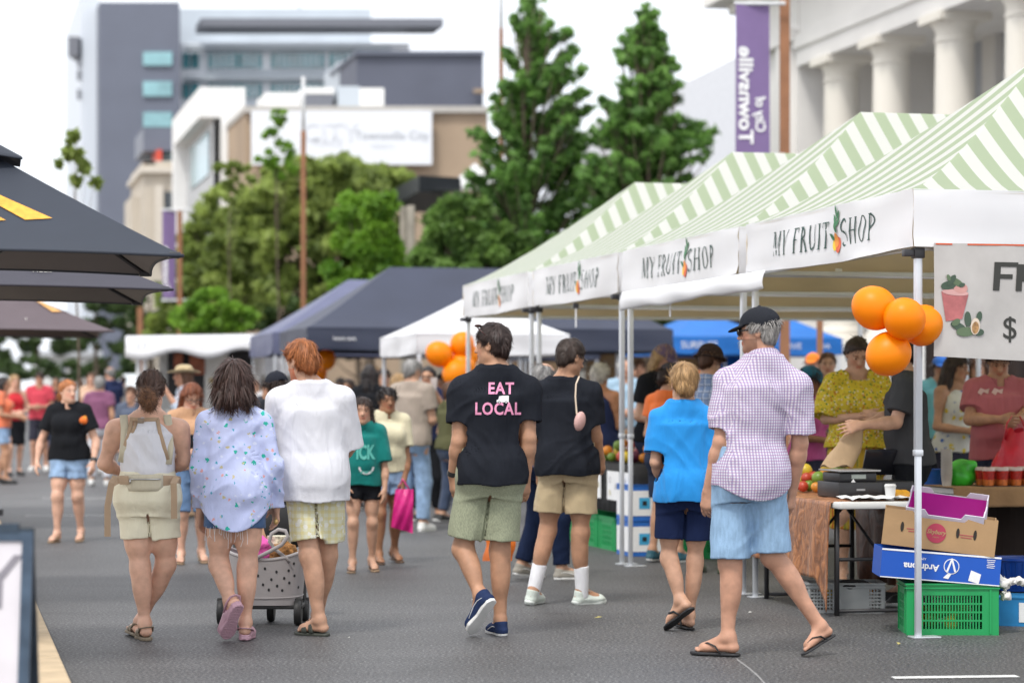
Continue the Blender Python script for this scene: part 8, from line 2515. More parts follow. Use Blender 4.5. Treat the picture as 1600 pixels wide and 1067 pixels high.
def carton(name, label, c, size, ax, m_out, m_in, flaps=0, notch=True, group=None, cat="box", closed=False, edge=None):
 root = empty(name, tuple(c), label, cat, group)
 L, Wd, H = size; A = np.asarray(ax); t = .007
 at = lambda x, y, z: np.asarray(c) + A[0] * x + A[1] * y + A[2] * z
 mb = MB()
 mb.box(at(0, 0, t / 2), (L, Wd, t), A)
 def wall(pts):
  n = len(pts); o = pts[0][1]
  V = [p for p, q in pts] + [p + q for p, q in pts]
  mb.add(V, [tuple(range(n)), tuple(range(2 * n - 1, n - 1, -1))] + [(i, i + n, (i + 1) % n + n, (i + 1) % n) for i in range(n)])
 for (e, o, ln, dep) in ((A[0], -A[1], L, Wd), (-A[0], A[1], L, Wd), (A[1], A[0], Wd - 2 * t, L), (-A[1], -A[0], Wd - 2 * t, L)):
  base = np.asarray(c) + o * dep / 2; inn = -o * t
  w = ln * .16; d = H * .16 if notch else 0
  prof = [(-ln / 2, t), (ln / 2, t), (ln / 2, H), (w * 1.6, H), (w * 1.3, H - d), (-w * 1.3, H - d), (-w * 1.6, H), (-ln / 2, H)] if notch else [(-ln / 2, t), (ln / 2, t), (ln / 2, H), (-ln / 2, H)]
  wall([(base + e * u + A[2] * z, inn) for u, z in prof])
 o = mb.build("tray", m_out, root, world=1)
 if m_in is not None:
  mb = MB(); s = t + .0015
  for (e, o_, ln, dep) in ((A[0], -A[1], L, Wd), (-A[0], A[1], L, Wd), (A[1], A[0], Wd, L), (-A[1], -A[0], Wd, L)):
   b = np.asarray(c) + o_ * (dep / 2 - s); h = H * (.84 if notch else 1) - .002
   mb.add([b - e * (ln / 2 - s) + A[2] * s, b + e * (ln / 2 - s) + A[2] * s, b + e * (ln / 2 - s) + A[2] * h, b - e * (ln / 2 - s) + A[2] * h], [(3, 2, 1, 0)])
  mb.build("lining", m_in, root, world=1)
 if closed:
  mb = MB(); mb.box(at(0, 0, H + t / 2 + .001), (L + .012, Wd + .012, t), A); mb.build("lid", m_out, root, world=1)
 return root

def on_face(root, name, V2, F2, c, e, u, off, m):
 n = nrm(np.cross(e, u))
 mb = MB(); mb.add([np.asarray(c) + e * v[0] + u * v[1] + n * off for v in V2], F2); return mb.build(name, m, root, world=1)

def rect(w, h): return [(-w / 2, -h / 2), (w / 2, -h / 2), (w / 2, h / 2), (-w / 2, h / 2)], [(0, 1, 2, 3)]
def disc(a, b, n=20): return [(a * math.cos(t), b * math.sin(t)) for t in np.linspace(0, 2 * math.pi, n + 1)[:-1]], [list(range(n))]

def velvet(name, c1, c2, scale=26):
 m = new_mat(name); N, L = nodes_of(m); b = N["Principled BSDF"]
 tc = N.new("ShaderNodeTexCoord"); nz = N.new("ShaderNodeTexNoise"); nz.inputs['Scale'].default_value = scale; nz.inputs['Detail'].default_value = 8; nz.inputs['Distortion'].default_value = 2.0
 mp = N.new("ShaderNodeMapping"); mp.inputs['Scale'].default_value = (1, 1, .65); L.new(tc.outputs['Object'], mp.inputs['Vector']); L.new(mp.outputs[0], nz.inputs['Vector'])
 r = N.new("ShaderNodeValToRGB"); r.color_ramp.elements[0].position, r.color_ramp.elements[0].color = .38, (*c1, 1); r.color_ramp.elements[1].position, r.color_ramp.elements[1].color = .66, (*c2, 1)
 L.new(nz.outputs['Fac'], r.inputs['Fac']); L.new(r.outputs['Color'], b.inputs['Base Color']); b.inputs['Roughness'].default_value = .45; b.inputs['Sheen Weight'].default_value = .08
 bp = N.new("ShaderNodeBump"); bp.inputs['Strength'].default_value = .6; bp.inputs['Distance'].default_value = .02; L.new(nz.outputs['Fac'], bp.inputs['Height']); L.new(bp.outputs[0], b.inputs['Normal'])
 return m

def stalls():
 rng = np.random.default_rng(5)
 steel = mat("black_steel", (.03, .03, .033), rough=.45); ply = mat("table_plastic", (.66, .66, .64), rough=.55, var=.04); card = mat("cardboard", (.40, .25, .125), rough=.85, var=.08, scale=7, bump=.1, bscale=40)
 wt = mat("white_print", (.8, .8, .8), rough=.8, var=.05); blk = mat("black_plastic", (.02, .02, .023), rough=.4); wplast = mat("white_plastic", (.72, .72, .71), rough=.45)
 A = axes_street()
 # ---- folding table with velvet cloth
 Q = np.array((2.07, 15.25, 0.0)); zt = .735
 pt = lambda n, s_, z: Q + NV * n + SV * s_ + UP * z
 r = empty("folding_table", tuple(pt(.375, .9, 0)), "white folding table under brown crushed velvet at the front stall", "table")
 mb = MB(); mb.box(pt(.375, .9, zt - .022), (.75, 1.8, .044), A, bev=.012); mb.build("tabletop", ply, r, smooth=40, world=1)
 for s_ in (.22, 1.58):
  for n in (.06, .69):
   mb = MB(); mb.tube([pt(n, s_, zt - .05), pt(n, s_, .0)], .017, 8); mb.build("leg", steel, r, smooth=True, world=1)
  mb = MB(); mb.tube([pt(.06, s_, .36), pt(.69, s_, .36)], .012, 6); mb.tube([pt(.06, s_, .03), pt(.69, s_, .03)], .012, 6); mb.tube([pt(.375, s_, .36), pt(.375, .9, zt - .06)], .010, 6); mb.build("brace", steel, r, smooth=True, world=1)
 vm = velvet("crushed_velvet", (.17, .058, .017), (.46, .18, .06), 11)
 mb = MB()
 def cl(u, v):
  s_ = .13 + u * 1.72
  if v < .35: return pt(.74 - v / .35 * .74, s_, zt + .006 + .003 * math.sin(s_ * 21 + v * 9))
  t = (v - .35) / .65
  drop = .475 + .03 * math.sin(s_ * 3.0) + .22 * max(0, 1 - (s_ - .13) / .18)
  fold = .022 * math.sin(s_ * 11 + math.sin(s_ * 5)) * t + .007 * math.sin(s_ * 29) * t
  return pt(-.012 - .03 * t ** .5 - abs(fold) * .9, s_ + .02 * math.sin(t * 4 + s_ * 9) * t, zt + .006 - drop * t)
 mb.grid(cl, 90, 36)
 o = mb.build("velvet_cloth", vm, smooth=True); o.modifiers.new("t", 'SOLIDIFY').thickness = .006
 tag(o, "brown crushed velvet cloth draped over the street side of the front table", "tablecloth")
 # inner backdrop cloth hanging on the far side
 mb = MB(); mb.grid(lambda u, v: pt(.80 + .03 * math.sin(u * 40) * (1 - v), .1 + 1.7 * u, .12 + .58 * v), 50, 4); o = mb.build("hanging_cloth", velvet("rust_cloth", (.06, .018, .006), (.16, .05, .016), 6), smooth=True); o.modifiers.new("t", 'SOLIDIFY').thickness = .006
 tag(o, "dark rust cloth hanging behind the legs of the front table", "cloth")
 # ---- on the table
 def scale_at(n, s_):
  c = pt(n, s_, zt + .010); r = empty("cash_box", tuple(c), "black cash box under the weighing scale on the velvet table", "cash box")
  mb = MB(); mb.box(c + UP * .05, (.30, .40, .10), A, bev=.006); mb.build("drawer", blk, r, smooth=40, world=1)
  mb = MB(); mb.box(c + UP * .052 - SV * .202, (.06, .006, .012), A); mb.build("handle", mat("dull_steel", (.35, .35, .36), metal=.8, rough=.4), r, world=1)
  c2 = c + UP * .101; r2 = empty("scale", tuple(c2), "weighing scale with steel plate and tag, on the black cash box", "scale")
  mb = MB(); mb.box(c2 + UP * .03, (.26, .32, .06), A, bev=.012, taper=.95); mb.build("housing", blk, r2, smooth=40, world=1)
  mb = MB(); mb.box(c2 + UP * .073, (.30, .36, .012), A, bev=.004); mb.build("plate", mat("brushed_steel", (.45, .45, .46), metal=.8, rough=.35), r2, smooth=40, world=1)
  mb = MB(); mb.box(c2 + UP * .035 - SV * .164, (.10, .006, .028), A); mb.build("display", mat("lcd", (.25, .28, .26), rough=.2), r2, world=1)
  mb = MB(); q = c2 + UP * .0 - SV * .172 - NV * .04; mb.add([q + UP * .02, q + NV * .03 - UP * .02, q + NV * .02 - UP * .06 - SV * .004, q - NV * .03 - UP * .05, q - NV * .015], [(0, 1, 2, 3, 4)]); o = mb.build("tag", wt, r2, world=1); o.modifiers.new("t", 'SOLIDIFY').thickness = .001
  return c2
 scale_at(.30, .62)
 c = pt(.60, .75, zt + .01); r = empty("till", tuple(c), "black till with tilted screen beside the scale", "till")
 mb = MB(); mb.box(c + UP * .05, (.28, .34, .10), A, bev=.01); mb.build("base", blk, r, smooth=40, world=1)
 mb = MB(); mb.box(c + UP * .22 + SV * .05, (.26, .02, .19), np.array((NV, nrm(SV + UP * .5), nrm(UP - SV * .5))), bev=.006); mb.build("screen", mat("screen_dark", (.02, .02, .025), rough=.15), r, smooth=40, world=1)
 c = pt(.40, .16, zt + .002); r = empty("coffee_cup", tuple(c), "white takeaway coffee cup near the end of the velvet table", "cup")
 mb = MB(); mb.lathe(c, [(.026, 0), (.027, .004), (.036, .088), (.037, .09)], 24); mb.build("cup", wplast, r, smooth=40, world=1)
 mb = MB(); mb.lathe(c + UP * .0905, [(.0385, 0), (.039, .006), (.034, .010), (.033, .016), (.0, .016)], 24); mb.build("lid", wplast, r, smooth=40, world=1)
 g = Grid(pt(.50, .25, zt) - .14, pt(.50, .25, zt) + .14, .006); q = pt(.50, .24, zt + .036); g.cone(q - NV * .04, q + NV * .035 - UP * .004, .036, .030, .02); g.cone(q + NV * .03, q + NV * .085 - UP * .012, .028, .014, .02); V, Qd = g.mesh(2)
 tag(mk("papaya", V, Qd, mat("papaya_skin", (.66, .32, .02), rough=.45, var=.3, scale=14), smooth=True), "yellow papaya lying beside the coffee cup", "papaya")
 mb = MB(); mb.grid(lambda u, v: pt(.10 + .62 * u, .05 + .3 * v, zt + .012 + .012 * abs(math.sin(u * 9 + v * 5)) + .010 * math.sin(u * 23) ** 2), 26, 12); o = mb.build("wrapping_paper", wt, smooth=True); o.modifiers.new("t", 'SOLIDIFY').thickness = .001
 tag(o, "crumpled white paper spread under the cup and papaya", "paper")
 # produce at the street end of the table
 pm = {k: mat("fruit_" + k, c, rough=.4, var=.2, scale=20) for k, c in dict(mango=(.62, .25, .03), red=(.50, .06, .03), green=(.16, .26, .03), yellow=(.70, .50, .04), orange=(.75, .26, .02), pink=(.62, .16, .18), purple=(.12, .02, .06)).items()}
 def pile(name, label, c, wx, wy, n, r0, keys, grp, ax=None, cat="fruit"):
  k = 0; Ax = A if ax is None else ax
  placed = []
  for i in range(n):
   x = (rng.random() - .5) * wx; y = (rng.random() - .5) * wy; r_ = r0 * (.85 + .3 * rng.random())
   z = r_
   for (px_, py_, pz, pr) in placed:
    h = (px_ - x) ** 2 + (py_ - y) ** 2
    if h < (pr + r_) ** 2 * .8: z = max(z, pz + math.sqrt(max((pr + r_) ** 2 * .8 - h, 0)) * .8)
   placed.append((x, y, z, r_))
   p = np.asarray(c) + Ax[0] * x + Ax[1] * y + UP * z
   mb = MB(); kk = keys[i % len(keys)]; fr = frame_yp(rng.random() * 6, rng.random())
   mb.ball(p, (r_, r_ * (1.25 if kk == 'mango' else 1), r_ * .95), 12, ax=fr)
   o = mb.build(name, pm[kk], smooth=True); tag(o, label, cat, grp)
 pile("mango", "ripe mango in the pile at the far end of the velvet table", pt(.32, 1.45, zt + .01), .5, .55, 26, .045, ('mango', 'red', 'mango', 'yellow', 'green'), "mangoes on the velvet table")
 # ---- second table, behind
 Q2 = np.array((3.10, 16.9, 0)); z2 = .76
 p2 = lambda n, s_, z: Q2 + NV * n + SV * s_ + UP * z
 r = empty("trestle_table", tuple(p2(1.1, .4, 0)), "long table with a short brown cloth, far right behind the boxes", "table")
 mb = MB(); mb.box(p2(1.1, .4, z2 - .02), (2.2, .75, .04), A); mb.build("tabletop", ply, r, world=1)
 for n in (.1, 2.1):
  for s_ in (.1, .7): mb = MB(); mb.tube([p2(n, s_, 0), p2(n, s_, z2 - .04)], .018, 8); mb.build("leg", steel, r, world=1)
 bc = mat("brown_cloth", (.34, .20, .10), rough=.9, var=.15, scale=6, bump=.3, bscale=30)
 mb = MB()
 def c2(u, v):
  n = -.03 + 2.26 * u
  if v < .5: return p2(n, .78 - v / .5 * .80, z2 + .006)
  t = (v - .5) / .5; return p2(n, -.025 - .02 * abs(math.sin(n * 18)) * t - .01 * t, z2 + .006 - .135 * t)
 mb.grid(c2, 80, 14); o = mb.build("table_cloth", bc, smooth=True); o.modifiers.new("t", 'SOLIDIFY').thickness = .004; tag(o, "short brown cloth on the long table behind the cartons", "tablecloth")
 mb = MB(); mb.grid(lambda u, v: p2(-.02 + 2.24 * u, .74 + .02 * math.sin(u * 50), .02 + .7 * v), 50, 3); o = mb.build("dark_skirt", mat("dark_cloth_and_shade", (.025, .015, .012), rough=.9)); o.modifiers.new("t", 'SOLIDIFY').thickness = .004; tag(o, "dark cloth hanging down the back of the long right hand table", "cloth")
 # strawberry cups
 clear = mat("clear_lid", (.62, .50, .48), rough=.2); sb = mat("berry_red", (.48, .02, .012), rough=.35, var=.35, scale=45, bump=.3, bscale=90); sbo = mat("berry_orange", (.62, .16, .03), rough=.4, var=.3, scale=40)
 for i in range(8):
  n = .30 + (i % 4) * .105; s_ = .12 + (i // 4) * .12; c = p2(n, s_, z2 + .014)
  r = empty("berry_cup", tuple(c), "clear cup of red cut fruit on the brown cloth table", "cup", "cups of cut fruit on the brown cloth")
  mb = MB(); mb.lathe(c, [(.036, 0), (.040, .042)], 16); mb.build("juice", sbo, r, smooth=40, world=1)
  mb = MB(); mb.lathe(c + UP * .0425, [(.040, 0), (.046, .062)], 16); mb.build("fruit_filling", sb, r, smooth=40, world=1)
  mb = MB(); mb.lathe(c + UP * .105, [(.048, 0), (.048, .008), (.036, .024), (0, .026)], 16); mb.build("lid", clear, r, smooth=40, world=1)
 mb = MB(); mb.box(p2(.48, .18, z2 + .010), (.52, .30, .006), A, bev=.002); tag(mb.build("tray", blk), "shallow black tray under the cut fruit cups", "tray")
 # stack of cups, green bag, brown tube, blue tub
 c = p2(-.10 + .14, .25, z2 + .008); r = empty("cup_stack", tuple(c), "stack of clear plastic cups left of the green bag", "cups")
 for k in range(9): mb = MB(); mb.lathe(c + UP * .022 * k, [(.032, 0), (.042, .085 - .0 * k), (.044, .087)], 16); mb.build("cup", mat("clear_cup", (.55, .52, .48), rough=.2), r, smooth=40, world=1)
 g = Grid(p2(.18, .32, z2) - .2, p2(.18, .32, z2) + .3, .012); g.ell(p2(.18, .32, z2 + .08), (.10, .10, .09), None, .03); g.ell(p2(.21, .32, z2 + .15), (.07, .06, .05), None, .05)
 idx = np.nonzero(np.abs(g.D) < .05); x, y, z = (g.ax[i][idx[i]] for i in range(3)); g.D[idx] += (.018 * vnoise(x * 16, y * 16, z * 16)).astype(np.float32); V, Qd = g.mesh(1); V[:, 2] = np.maximum(V[:, 2], z2 + .008)
 tag(mk("green_bag", V, Qd, mat("green_film", (.04, .45, .03), rough=.35, var=.5, scale=6), smooth=True), "bright green plastic bag left of the cut fruit cups", "bag")
 c = p2(-.05, .62, z2 + .008); mb = MB(); mb.lathe(c, [(.05, 0), (.05, .45)], 18); r = mb.build("cardboard_tube", card, smooth=40); tag(r, "tall cardboard tube with red rim behind the charcoal shirt seller", "tube")
 mb = MB(); mb.lathe(c + UP * .45, [(.052, 0), (.052, .02), (.046, .02)], 18); mk("rim", np.array(mb.v) - np.array(r.location), mb.f, mat("red_rim", (.6, .02, .02)), r)
 c = p2(.06, .60, z2 + .008); mb = MB(); mb.lathe(c + UP * .0, [(.11, 0), (.13, .11), (.14, .11), (.125, .10)], 20); tag(mb.build("tub", mat("blue_tub", (.02, .12, .5), rough=.4), smooth=40), "blue plastic tub behind the stack of cups", "tub")
 # red carrier bag
 rb = mat("red_film", (.55, .01, .03), rough=.3, var=.2, scale=8, bump=.6, bscale=12); c = W(1588, 700, 17.5)
 r = empty("carrier_bag", tuple(c), "red plastic carrier bag being filled by the pink t-shirt man", "bag")
 mb = MB()
 def rbag(u, v):
  t = u * 2 * math.pi; w_ = .19 - .12 * v ** 1.5; return W(1588 + 4 * v, 738 - 66 * v, 17.55) + np.array((w_ * math.cos(t), .09 * math.sin(t) * (1 - .4 * v), .02 * math.sin(3 * t + v * 4))) + np.array((.01 * math.sin(5 * t + 8 * v), 0, 0))
 mb.grid(rbag, 30, 12); mb.add([rbag(k / 30, 0) for k in range(30)], [list(range(29, -1, -1))]); mb.build("film", rb, r, smooth=True, world=1)
 for (xa, xb) in ((1570, 1580), (1608, 1594)):
  mb = MB(); mb.tube([W(xa, 686, 17.5), W((xa + xb) / 2 - 2, 662, 17.5), W(xb, 652, 17.55)], .020, 8, flat=.3); mb.build("handle", rb, r, smooth=True, world=1)
 mb = MB(); a0, a1 = G(1446, 29), G(1800, 30)  # dark sheet added to stand for the deep shade inside the stalls behind
 mb.grid(lambda u, v: a0 + (a1 - a0) * u + UP * (.03 + 2.15 * v) + np.array((0, .05 * math.sin(u * 60), 0)), 80, 3); o = mb.build("shade_sheet", mat("dark_cloth_and_shade", (.025, .015, .012), rough=.9)); o.modifiers.new("t", 'SOLIDIFY').thickness = .006
 tag(o, "added dark sheet standing for shade far behind the pink t-shirt man", "shade sheet")
 # ---- boxes by the front pole
 gc = np.array((W(1489, 990, 14.25)[0], 14.42, 0)); Ag = frame_yp(.03)
 gm = mat("crate_green", (.01, .30, .085), rough=.4, var=.06)
 slat_crate("plastic_crate", "bright green slatted plastic crate standing by the front tent pole", gc, (.54, .38, .30), gm, Ag, win=(.64, .66), bars=(20, 4))
 mb = MB()
 for k in range(14): mb.ball(gc + Ag[0] * (rng.random() - .5) * .40 + Ag[1] * (rng.random() - .5) * .26 + UP * (.06 + .10 * rng.random()), .045, 10, m=k % 2)
 o = mb.build("crate_fruit", [pm['yellow'], pm['green']], smooth=True); tag(o, "yellow and green fruit heaped inside the bright green crate", "fruit", None, "stuff")
 ti = math.radians(4.5); At = np.array((Ag[0] * math.cos(ti) - UP * math.sin(ti), Ag[1], UP * math.cos(ti) + Ag[0] * math.sin(ti)))
 bb = mat("carton_blue", (.005, .085, .46), rough=.5, var=.04)
 c = W(1466, 917, 14.25) * np.array((1, 0, 1)) + np.array((0, 14.42, 0)); Lb = .70; c = c - At[0] * 0
 c = np.array((W(1466, 0, 14.3)[0], 14.42, .315))
 r = carton("fruit_carton", "blue apple carton lying upside down and tilted on the bright green crate", c, (.70, .40, .172), At, bb, None, notch=False)
 fr = c - At[1] * .20
 on_face(r, "lid_edge", *rect(.70, .010), fr + At[2] * .166, At[0], At[2], .003, wt); on_face(r, "lid_edge", *rect(.70, .006), fr + At[2] * .004, At[0], At[2], .003, wt)
 V2, F2 = text_shape("Ardmona", .054, bold=.0016); on_face(r, "lettering", [(-x, -y) for x, y in V2], F2, fr - At[0] * .115 + At[2] * .080, At[0], At[2], .003, wt)
 V2, F2 = text_shape("APPLES", .020); on_face(r, "lettering", [(-x, -y) for x, y in V2], F2, fr - At[0] * .12 + At[2] * .128, At[0], At[2], .003, wt)
 on_face(r, "emblem", *disc(.046, .046), fr + At[0] * .062 + At[2] * .095, At[0], At[2], .003, wt); on_face(r, "emblem", *disc(.041, .041), fr + At[0] * .062 + At[2] * .095, At[0], At[2], .004, bb)
 on_face(r, "emblem", [(-.03, -.035), (-.018, -.035), (0, .025), (.018, -.035), (.03, -.035), (.004, .045), (-.004, .045)], [(0, 1, 2, 6), (2, 3, 4, 5), (2, 5, 6)], fr + At[0] * .062 + At[2] * .098, At[0], At[2], .005, wt)
 on_face(r, "emblem", [(-.035, -.065), (-.012, -.04), (.012, -.04), (-.004, -.07)], [(0, 3, 2, 1)], fr + At[0] * .052 + At[2] * .09, At[0], At[2], .005, wt)
 on_face(r, "label_sticker", [(-.035, -.03), (.028, -.045), (.038, .012), (-.022, .032)], [(0, 1, 2, 3)], fr + At[0] * .20 + At[2] * .05, At[0], At[2], .003, wt)
 for k in range(5): on_face(r, "small_print", *rect(.05 - .006 * (k % 3), .004), fr + At[0] * (.29) + At[2] * (.150 - .011 * k), At[0], At[2], .003, wt)
 # cardboard carton
 c1 = c + At[2] * .182 + At[0] * .0
 ti2 = math.radians(6.5); yw = math.radians(9)
 e0 = frame_yp(yw)
 Ac = np.array((e0[0] * math.cos(ti2) - UP * math.sin(ti2), e0[1], UP * math.cos(ti2) + e0[0] * math.sin(ti2)))
 cr = mat("carton_crimson", (.40, .04, .08), rough=.7)
 r = carton("fruit_carton", "brown papaya carton with round crimson logo, on the blue carton", c1 + Ac[1] * .02, (.66, .38, .215), Ac, card, None, notch=True)
 fr = c1 + Ac[1] * (.02 - .19)
 hole = mat("hand_hole", (.02, .015, .01))
 for x in (-.22, .105, .205): on_face(r, "vent_slot", *disc(.010, .030, 14), fr + Ac[0] * x + Ac[2] * .115, Ac[0], Ac[2], .003, hole)
 on_face(r, "logo_disc", *disc(.058, .058, 26), fr - Ac[0] * .02 + Ac[2] * .10, Ac[0], Ac[2], .003, cr)
 V2, F2 = text_shape("Skybury", .034, bold=.001, shear=.25); on_face(r, "lettering", V2, F2, fr - Ac[0] * .02 + Ac[2] * .106, Ac[0], Ac[2], .0045, card)
 V2, F2 = text_shape("FARMS", .012); on_face(r, "lettering", V2, F2, fr - Ac[0] * .02 + Ac[2] * .076, Ac[0], Ac[2], .0045, card)
 for x in (-.15, .155):
  for k in range(2): on_face(r, "small_print", *rect(.085 - .02 * k, .004), fr + Ac[0] * x + Ac[2] * (.108 - .014 * k), Ac[0], Ac[2], .003, cr)
 sd = c1 + Ac[1] * .02 + Ac[0] * .33
 on_face(r, "logo_disc", *disc(.05, .05, 22), sd - Ac[1] * .08 + Ac[2] * .12, Ac[1], Ac[2], .003, cr); on_face(r, "vent_slot", *rect(.08, .03), sd + Ac[1] * .05 + Ac[2] * .06, Ac[1], Ac[2], .003, hole)
 # magenta tray, nested and tipped
 c3 = c1 + Ac[2] * .108 + Ac[1] * .05 + Ac[0] * .035
 e0 = frame_yp(math.radians(14)); ti3 = math.radians(7); tp = math.radians(-24)
 a0 = e0[0] * math.cos(ti3) - UP * math.sin(ti3); a2 = UP * math.cos(ti3) + e0[0] * math.sin(ti3); a1 = e0[1]
 a1, a2 = a1 * math.cos(tp) - a2 * math.sin(tp), a2 * math.cos(tp) + a1 * math.sin(tp)
 mg = mat("carton_magenta", (.48, .012, .32), rough=.5, var=.05)
 pw = mat("carton_pale", (.60, .56, .66), rough=.6)
 r = carton("fruit_tray", "magenta lined cardboard tray tipped inside the brown papaya carton", c3, (.46, .30, .20), np.array((a0, a1, a2)), pw, mg, notch=True)
 mb = MB(); mb.box(c1 + Ac[2] * .12 + Ac[1] * (-.02), (.60, .26, .006), Ac); mk("divider", np.array(mb.v) - np.array(r.location), mb.f, card, r)
 # white crumpled cloth over the crate corner
 g = Grid(W(1545, 905, 14.3) - .28, W(1545, 905, 14.3) + .28, .010)
 for (x, y, r_, f) in ((1530, 903, .05, .5), (1548, 900, .06, .5), (1566, 912, .05, .6), (1572, 932, .035, .9), (1590, 905, .045, .35), (1604, 912, .035, .3)): g.ell(W(x, y, 14.30), (r_, .06, r_ * f), None, .05)
 idx = np.nonzero(np.abs(g.D) < .05); x, y, z = (g.ax[i][idx[i]] for i in range(3)); g.D[idx] += (.022 * np.abs(vnoise(x * 26, y * 26, z * 26)) + .012 * vnoise(x * 55, y * 55, z * 55)).astype(np.float32); V, Qd = g.mesh(0)
 tag(mk("crumpled_paper", V, Qd, mat("white_tissue", (.70, .68, .64), rough=.9, var=.08, scale=30), smooth=True), "crumpled white paper spilling over the right corner of the green crate", "paper")
 # blue carton and blue basket at the frame edge
 c = np.array((W(1592, 980, 14.75)[0] + .12, 14.9, 0)); e0 = frame_yp(math.radians(18))
 r = carton("fruit_carton", "light blue carton with white label at the right edge, beside the green crate", c, (.40, .30, .17), e0, mat("carton_sky", (.02, .22, .50), rough=.5), None, notch=False, closed=True)
 on_face(r, "label_panel", *rect(.24, .12), c - e0[1] * .15 + UP * .085 + e0[0] * .05, e0[0], UP, .004, wt); on_face(r, "label_stripe", *rect(.12, .02), c - e0[1] * .15 + UP * .152 + e0[0] * .05, e0[0], UP, .004, mat("pale_red_print", (.5, .2, .22)))
 c = np.array((W(1604, 905, 15.0)[0] + .02, 15.35, .175))
 mb = MB(); mb.lathe(np.array((c[0], c[1], .0)), [(.14, 0), (.14, .17), (.0, .17)], 20); tag(mb.build("upturned_pot", blk, smooth=40), "black pot under the blue basket at the right edge", "pot")
 r = empty("basket", tuple(c), "dark blue plastic basket at the right edge above the light blue carton", "basket")
 bm_ = mat("basket_blue", (.005, .05, .28), rough=.4); mb = MB()
 mb.lathe(c, [(.12, 0), (.155, .19), (.172, .195), (.172, .21), (.150, .205), (.116, .012), (0, .012)], 28); mb.build("bowl", bm_, r, smooth=40, world=1)
 mb = MB()
 for k in range(24):
  a = k / 24 * 6.283; mb.tube([c + np.array((.126 * math.cos(a), .126 * math.sin(a), .02)), c + np.array((.158 * math.cos(a), .158 * math.sin(a), .18))], .005, 5)
 mb.build("rib", bm_, r, world=1)
 # clear crate under the table
 c = np.array((W(1325, 960, 15.6)[0], 15.85, 0)); cm = mat("clear_crate_plastic", (.42, .44, .44), rough=.3, var=.06, trans=.3)
 r = slat_crate("plastic_crate", "translucent grey crate on the asphalt under the velvet table", c, (.50, .34, .19), cm, frame_yp(.02), win=(.90, .70), bars=(22, 6))
 mb = MB(); mb.box(c + np.array((.03, -.172, .095)), (.24, .006, .14)); mb.build("solid_panel", cm, r, world=1)
 mb = MB()
 for k in range(8): mb.ball(c + np.array(((rng.random() - .5) * .38, (rng.random() - .5) * .22, .13 + .04 * rng.random())), .04, 10, m=k % 2)
 tag(mb.build("crate_fruit", [pm['yellow'], pm['orange']], smooth=True), "yellow fruit inside the translucent grey crate", "fruit", None, "stuff")
 g = Grid(c + np.array((-.05, -.2, .1)), c + np.array((.25, .2, .3)), .010); g.ell(c + np.array((.06, -.05, .185)), (.11, .10, .025), None, .02); g.ell(c + np.array((.02, -.15, .17)), (.06, .03, .03), None, .03)
 V, Qd = g.mesh(1); tag(mk("cloth_bag", V, Qd, mat("black_cloth", (.015, .015, .016), rough=.9), smooth=True), "black cloth bag stuffed in the translucent grey crate", "bag")
 # ---- the black stall further along
 Q3 = np.array((W(905, 0, 23.8)[0], 23.8, 0)); p3 = lambda n, s_, z: Q3 + NV * n + SV * s_ + UP * z
 Q3 = np.array((1.03, 21.6, 0)); z3 = .78
 r = empty("market_table", tuple(p3(.4, 1.2, 0)), "black draped stall table with paper signs, behind the twin tent poles", "table")
 mb = MB(); mb.box(p3(.4, 1.4, z3 - .02), (.8, 3.4, .04), A); mb.build("tabletop", ply, r, world=1)
 for n in (.08, .72):
  for s_ in (-.1, 2.9): mb = MB(); mb.tube([p3(n, s_, 0), p3(n, s_, z3 - .04)], .02, 8); mb.build("leg", steel, r, world=1)
 bkc = mat("black_cloth", (.015, .015, .016), rough=.9); mb = MB()
 mb.grid(lambda u, v: p3(-.03 - .015 * abs(math.sin(u * 60)) * (1 - v), -.35 + 3.5 * u, .36 + (z3 + .012 - .36) * v), 70, 4); mb.grid(lambda u, v: p3(-.03 + .86 * u, -.35 - .015 * abs(math.sin(u * 20)) * (1 - v), .36 + (z3 + .012 - .36) * v), 20, 4)
 mb.add([p3(-.03, -.35, z3 + .012), p3(.83, -.35, z3 + .012), p3(.83, 3.15, z3 + .012), p3(-.03, 3.15, z3 + .012)], [(0, 1, 2, 3)])
 o = mb.build("table_cloth", bkc, smooth=40); o.modifiers.new("t", 'SOLIDIFY').thickness = .004; tag(o, "black cloth over the stall table behind the twin tent poles", "tablecloth")
 ink = mat("sign_ink", (.20, .19, .22)); sy = mat("sign_yellow_ink", (.45, .40, .08))
 wh = ("pinned nearest the boy's elbow", "pinned just right of the twin poles", "pinned between the twin poles", "pinned left of the twin poles", "pinned farthest, beside the man with glasses")
 for k, (s_, wd) in enumerate(((-.22, .24), (.25, .40), (.82, .30), (1.35, .30), (1.9, .3))):
  c = p3(-.062, s_, .60); e = -SV
  b = MB(); b.box(c, (.004, wd, .26), A); o = b.build("paper_sign", wt); tag(o, "white paper price sign on the black cloth, " + wh[k], "sign", "paper signs on the black stall")
  for j in range(3):
   V2, F2 = text_shape(("A", "12", "E4", "7b", "$5")[(k + j) % 5], .07); bb_ = MB(); q = c - NV * .004 + SV * (wd * .25 * (1 - (j % 2) * 2)) + UP * (.05 - .06 * j)
   bb_.add([q + e * v[0] + UP * v[1] for v in V2], F2); mk("lettering", np.array(bb_.v) - np.array(o.location), bb_.f, (ink, sy)[(k + j) % 4 == 3], o)
 pile("produce", "coloured fruit heaped on the black stall table", p3(.35, .9, z3 + .016), .55, 1.1, 44, .05, ('orange', 'pink', 'yellow', 'orange', 'red', 'green', 'purple'), "fruit on the black stall table")
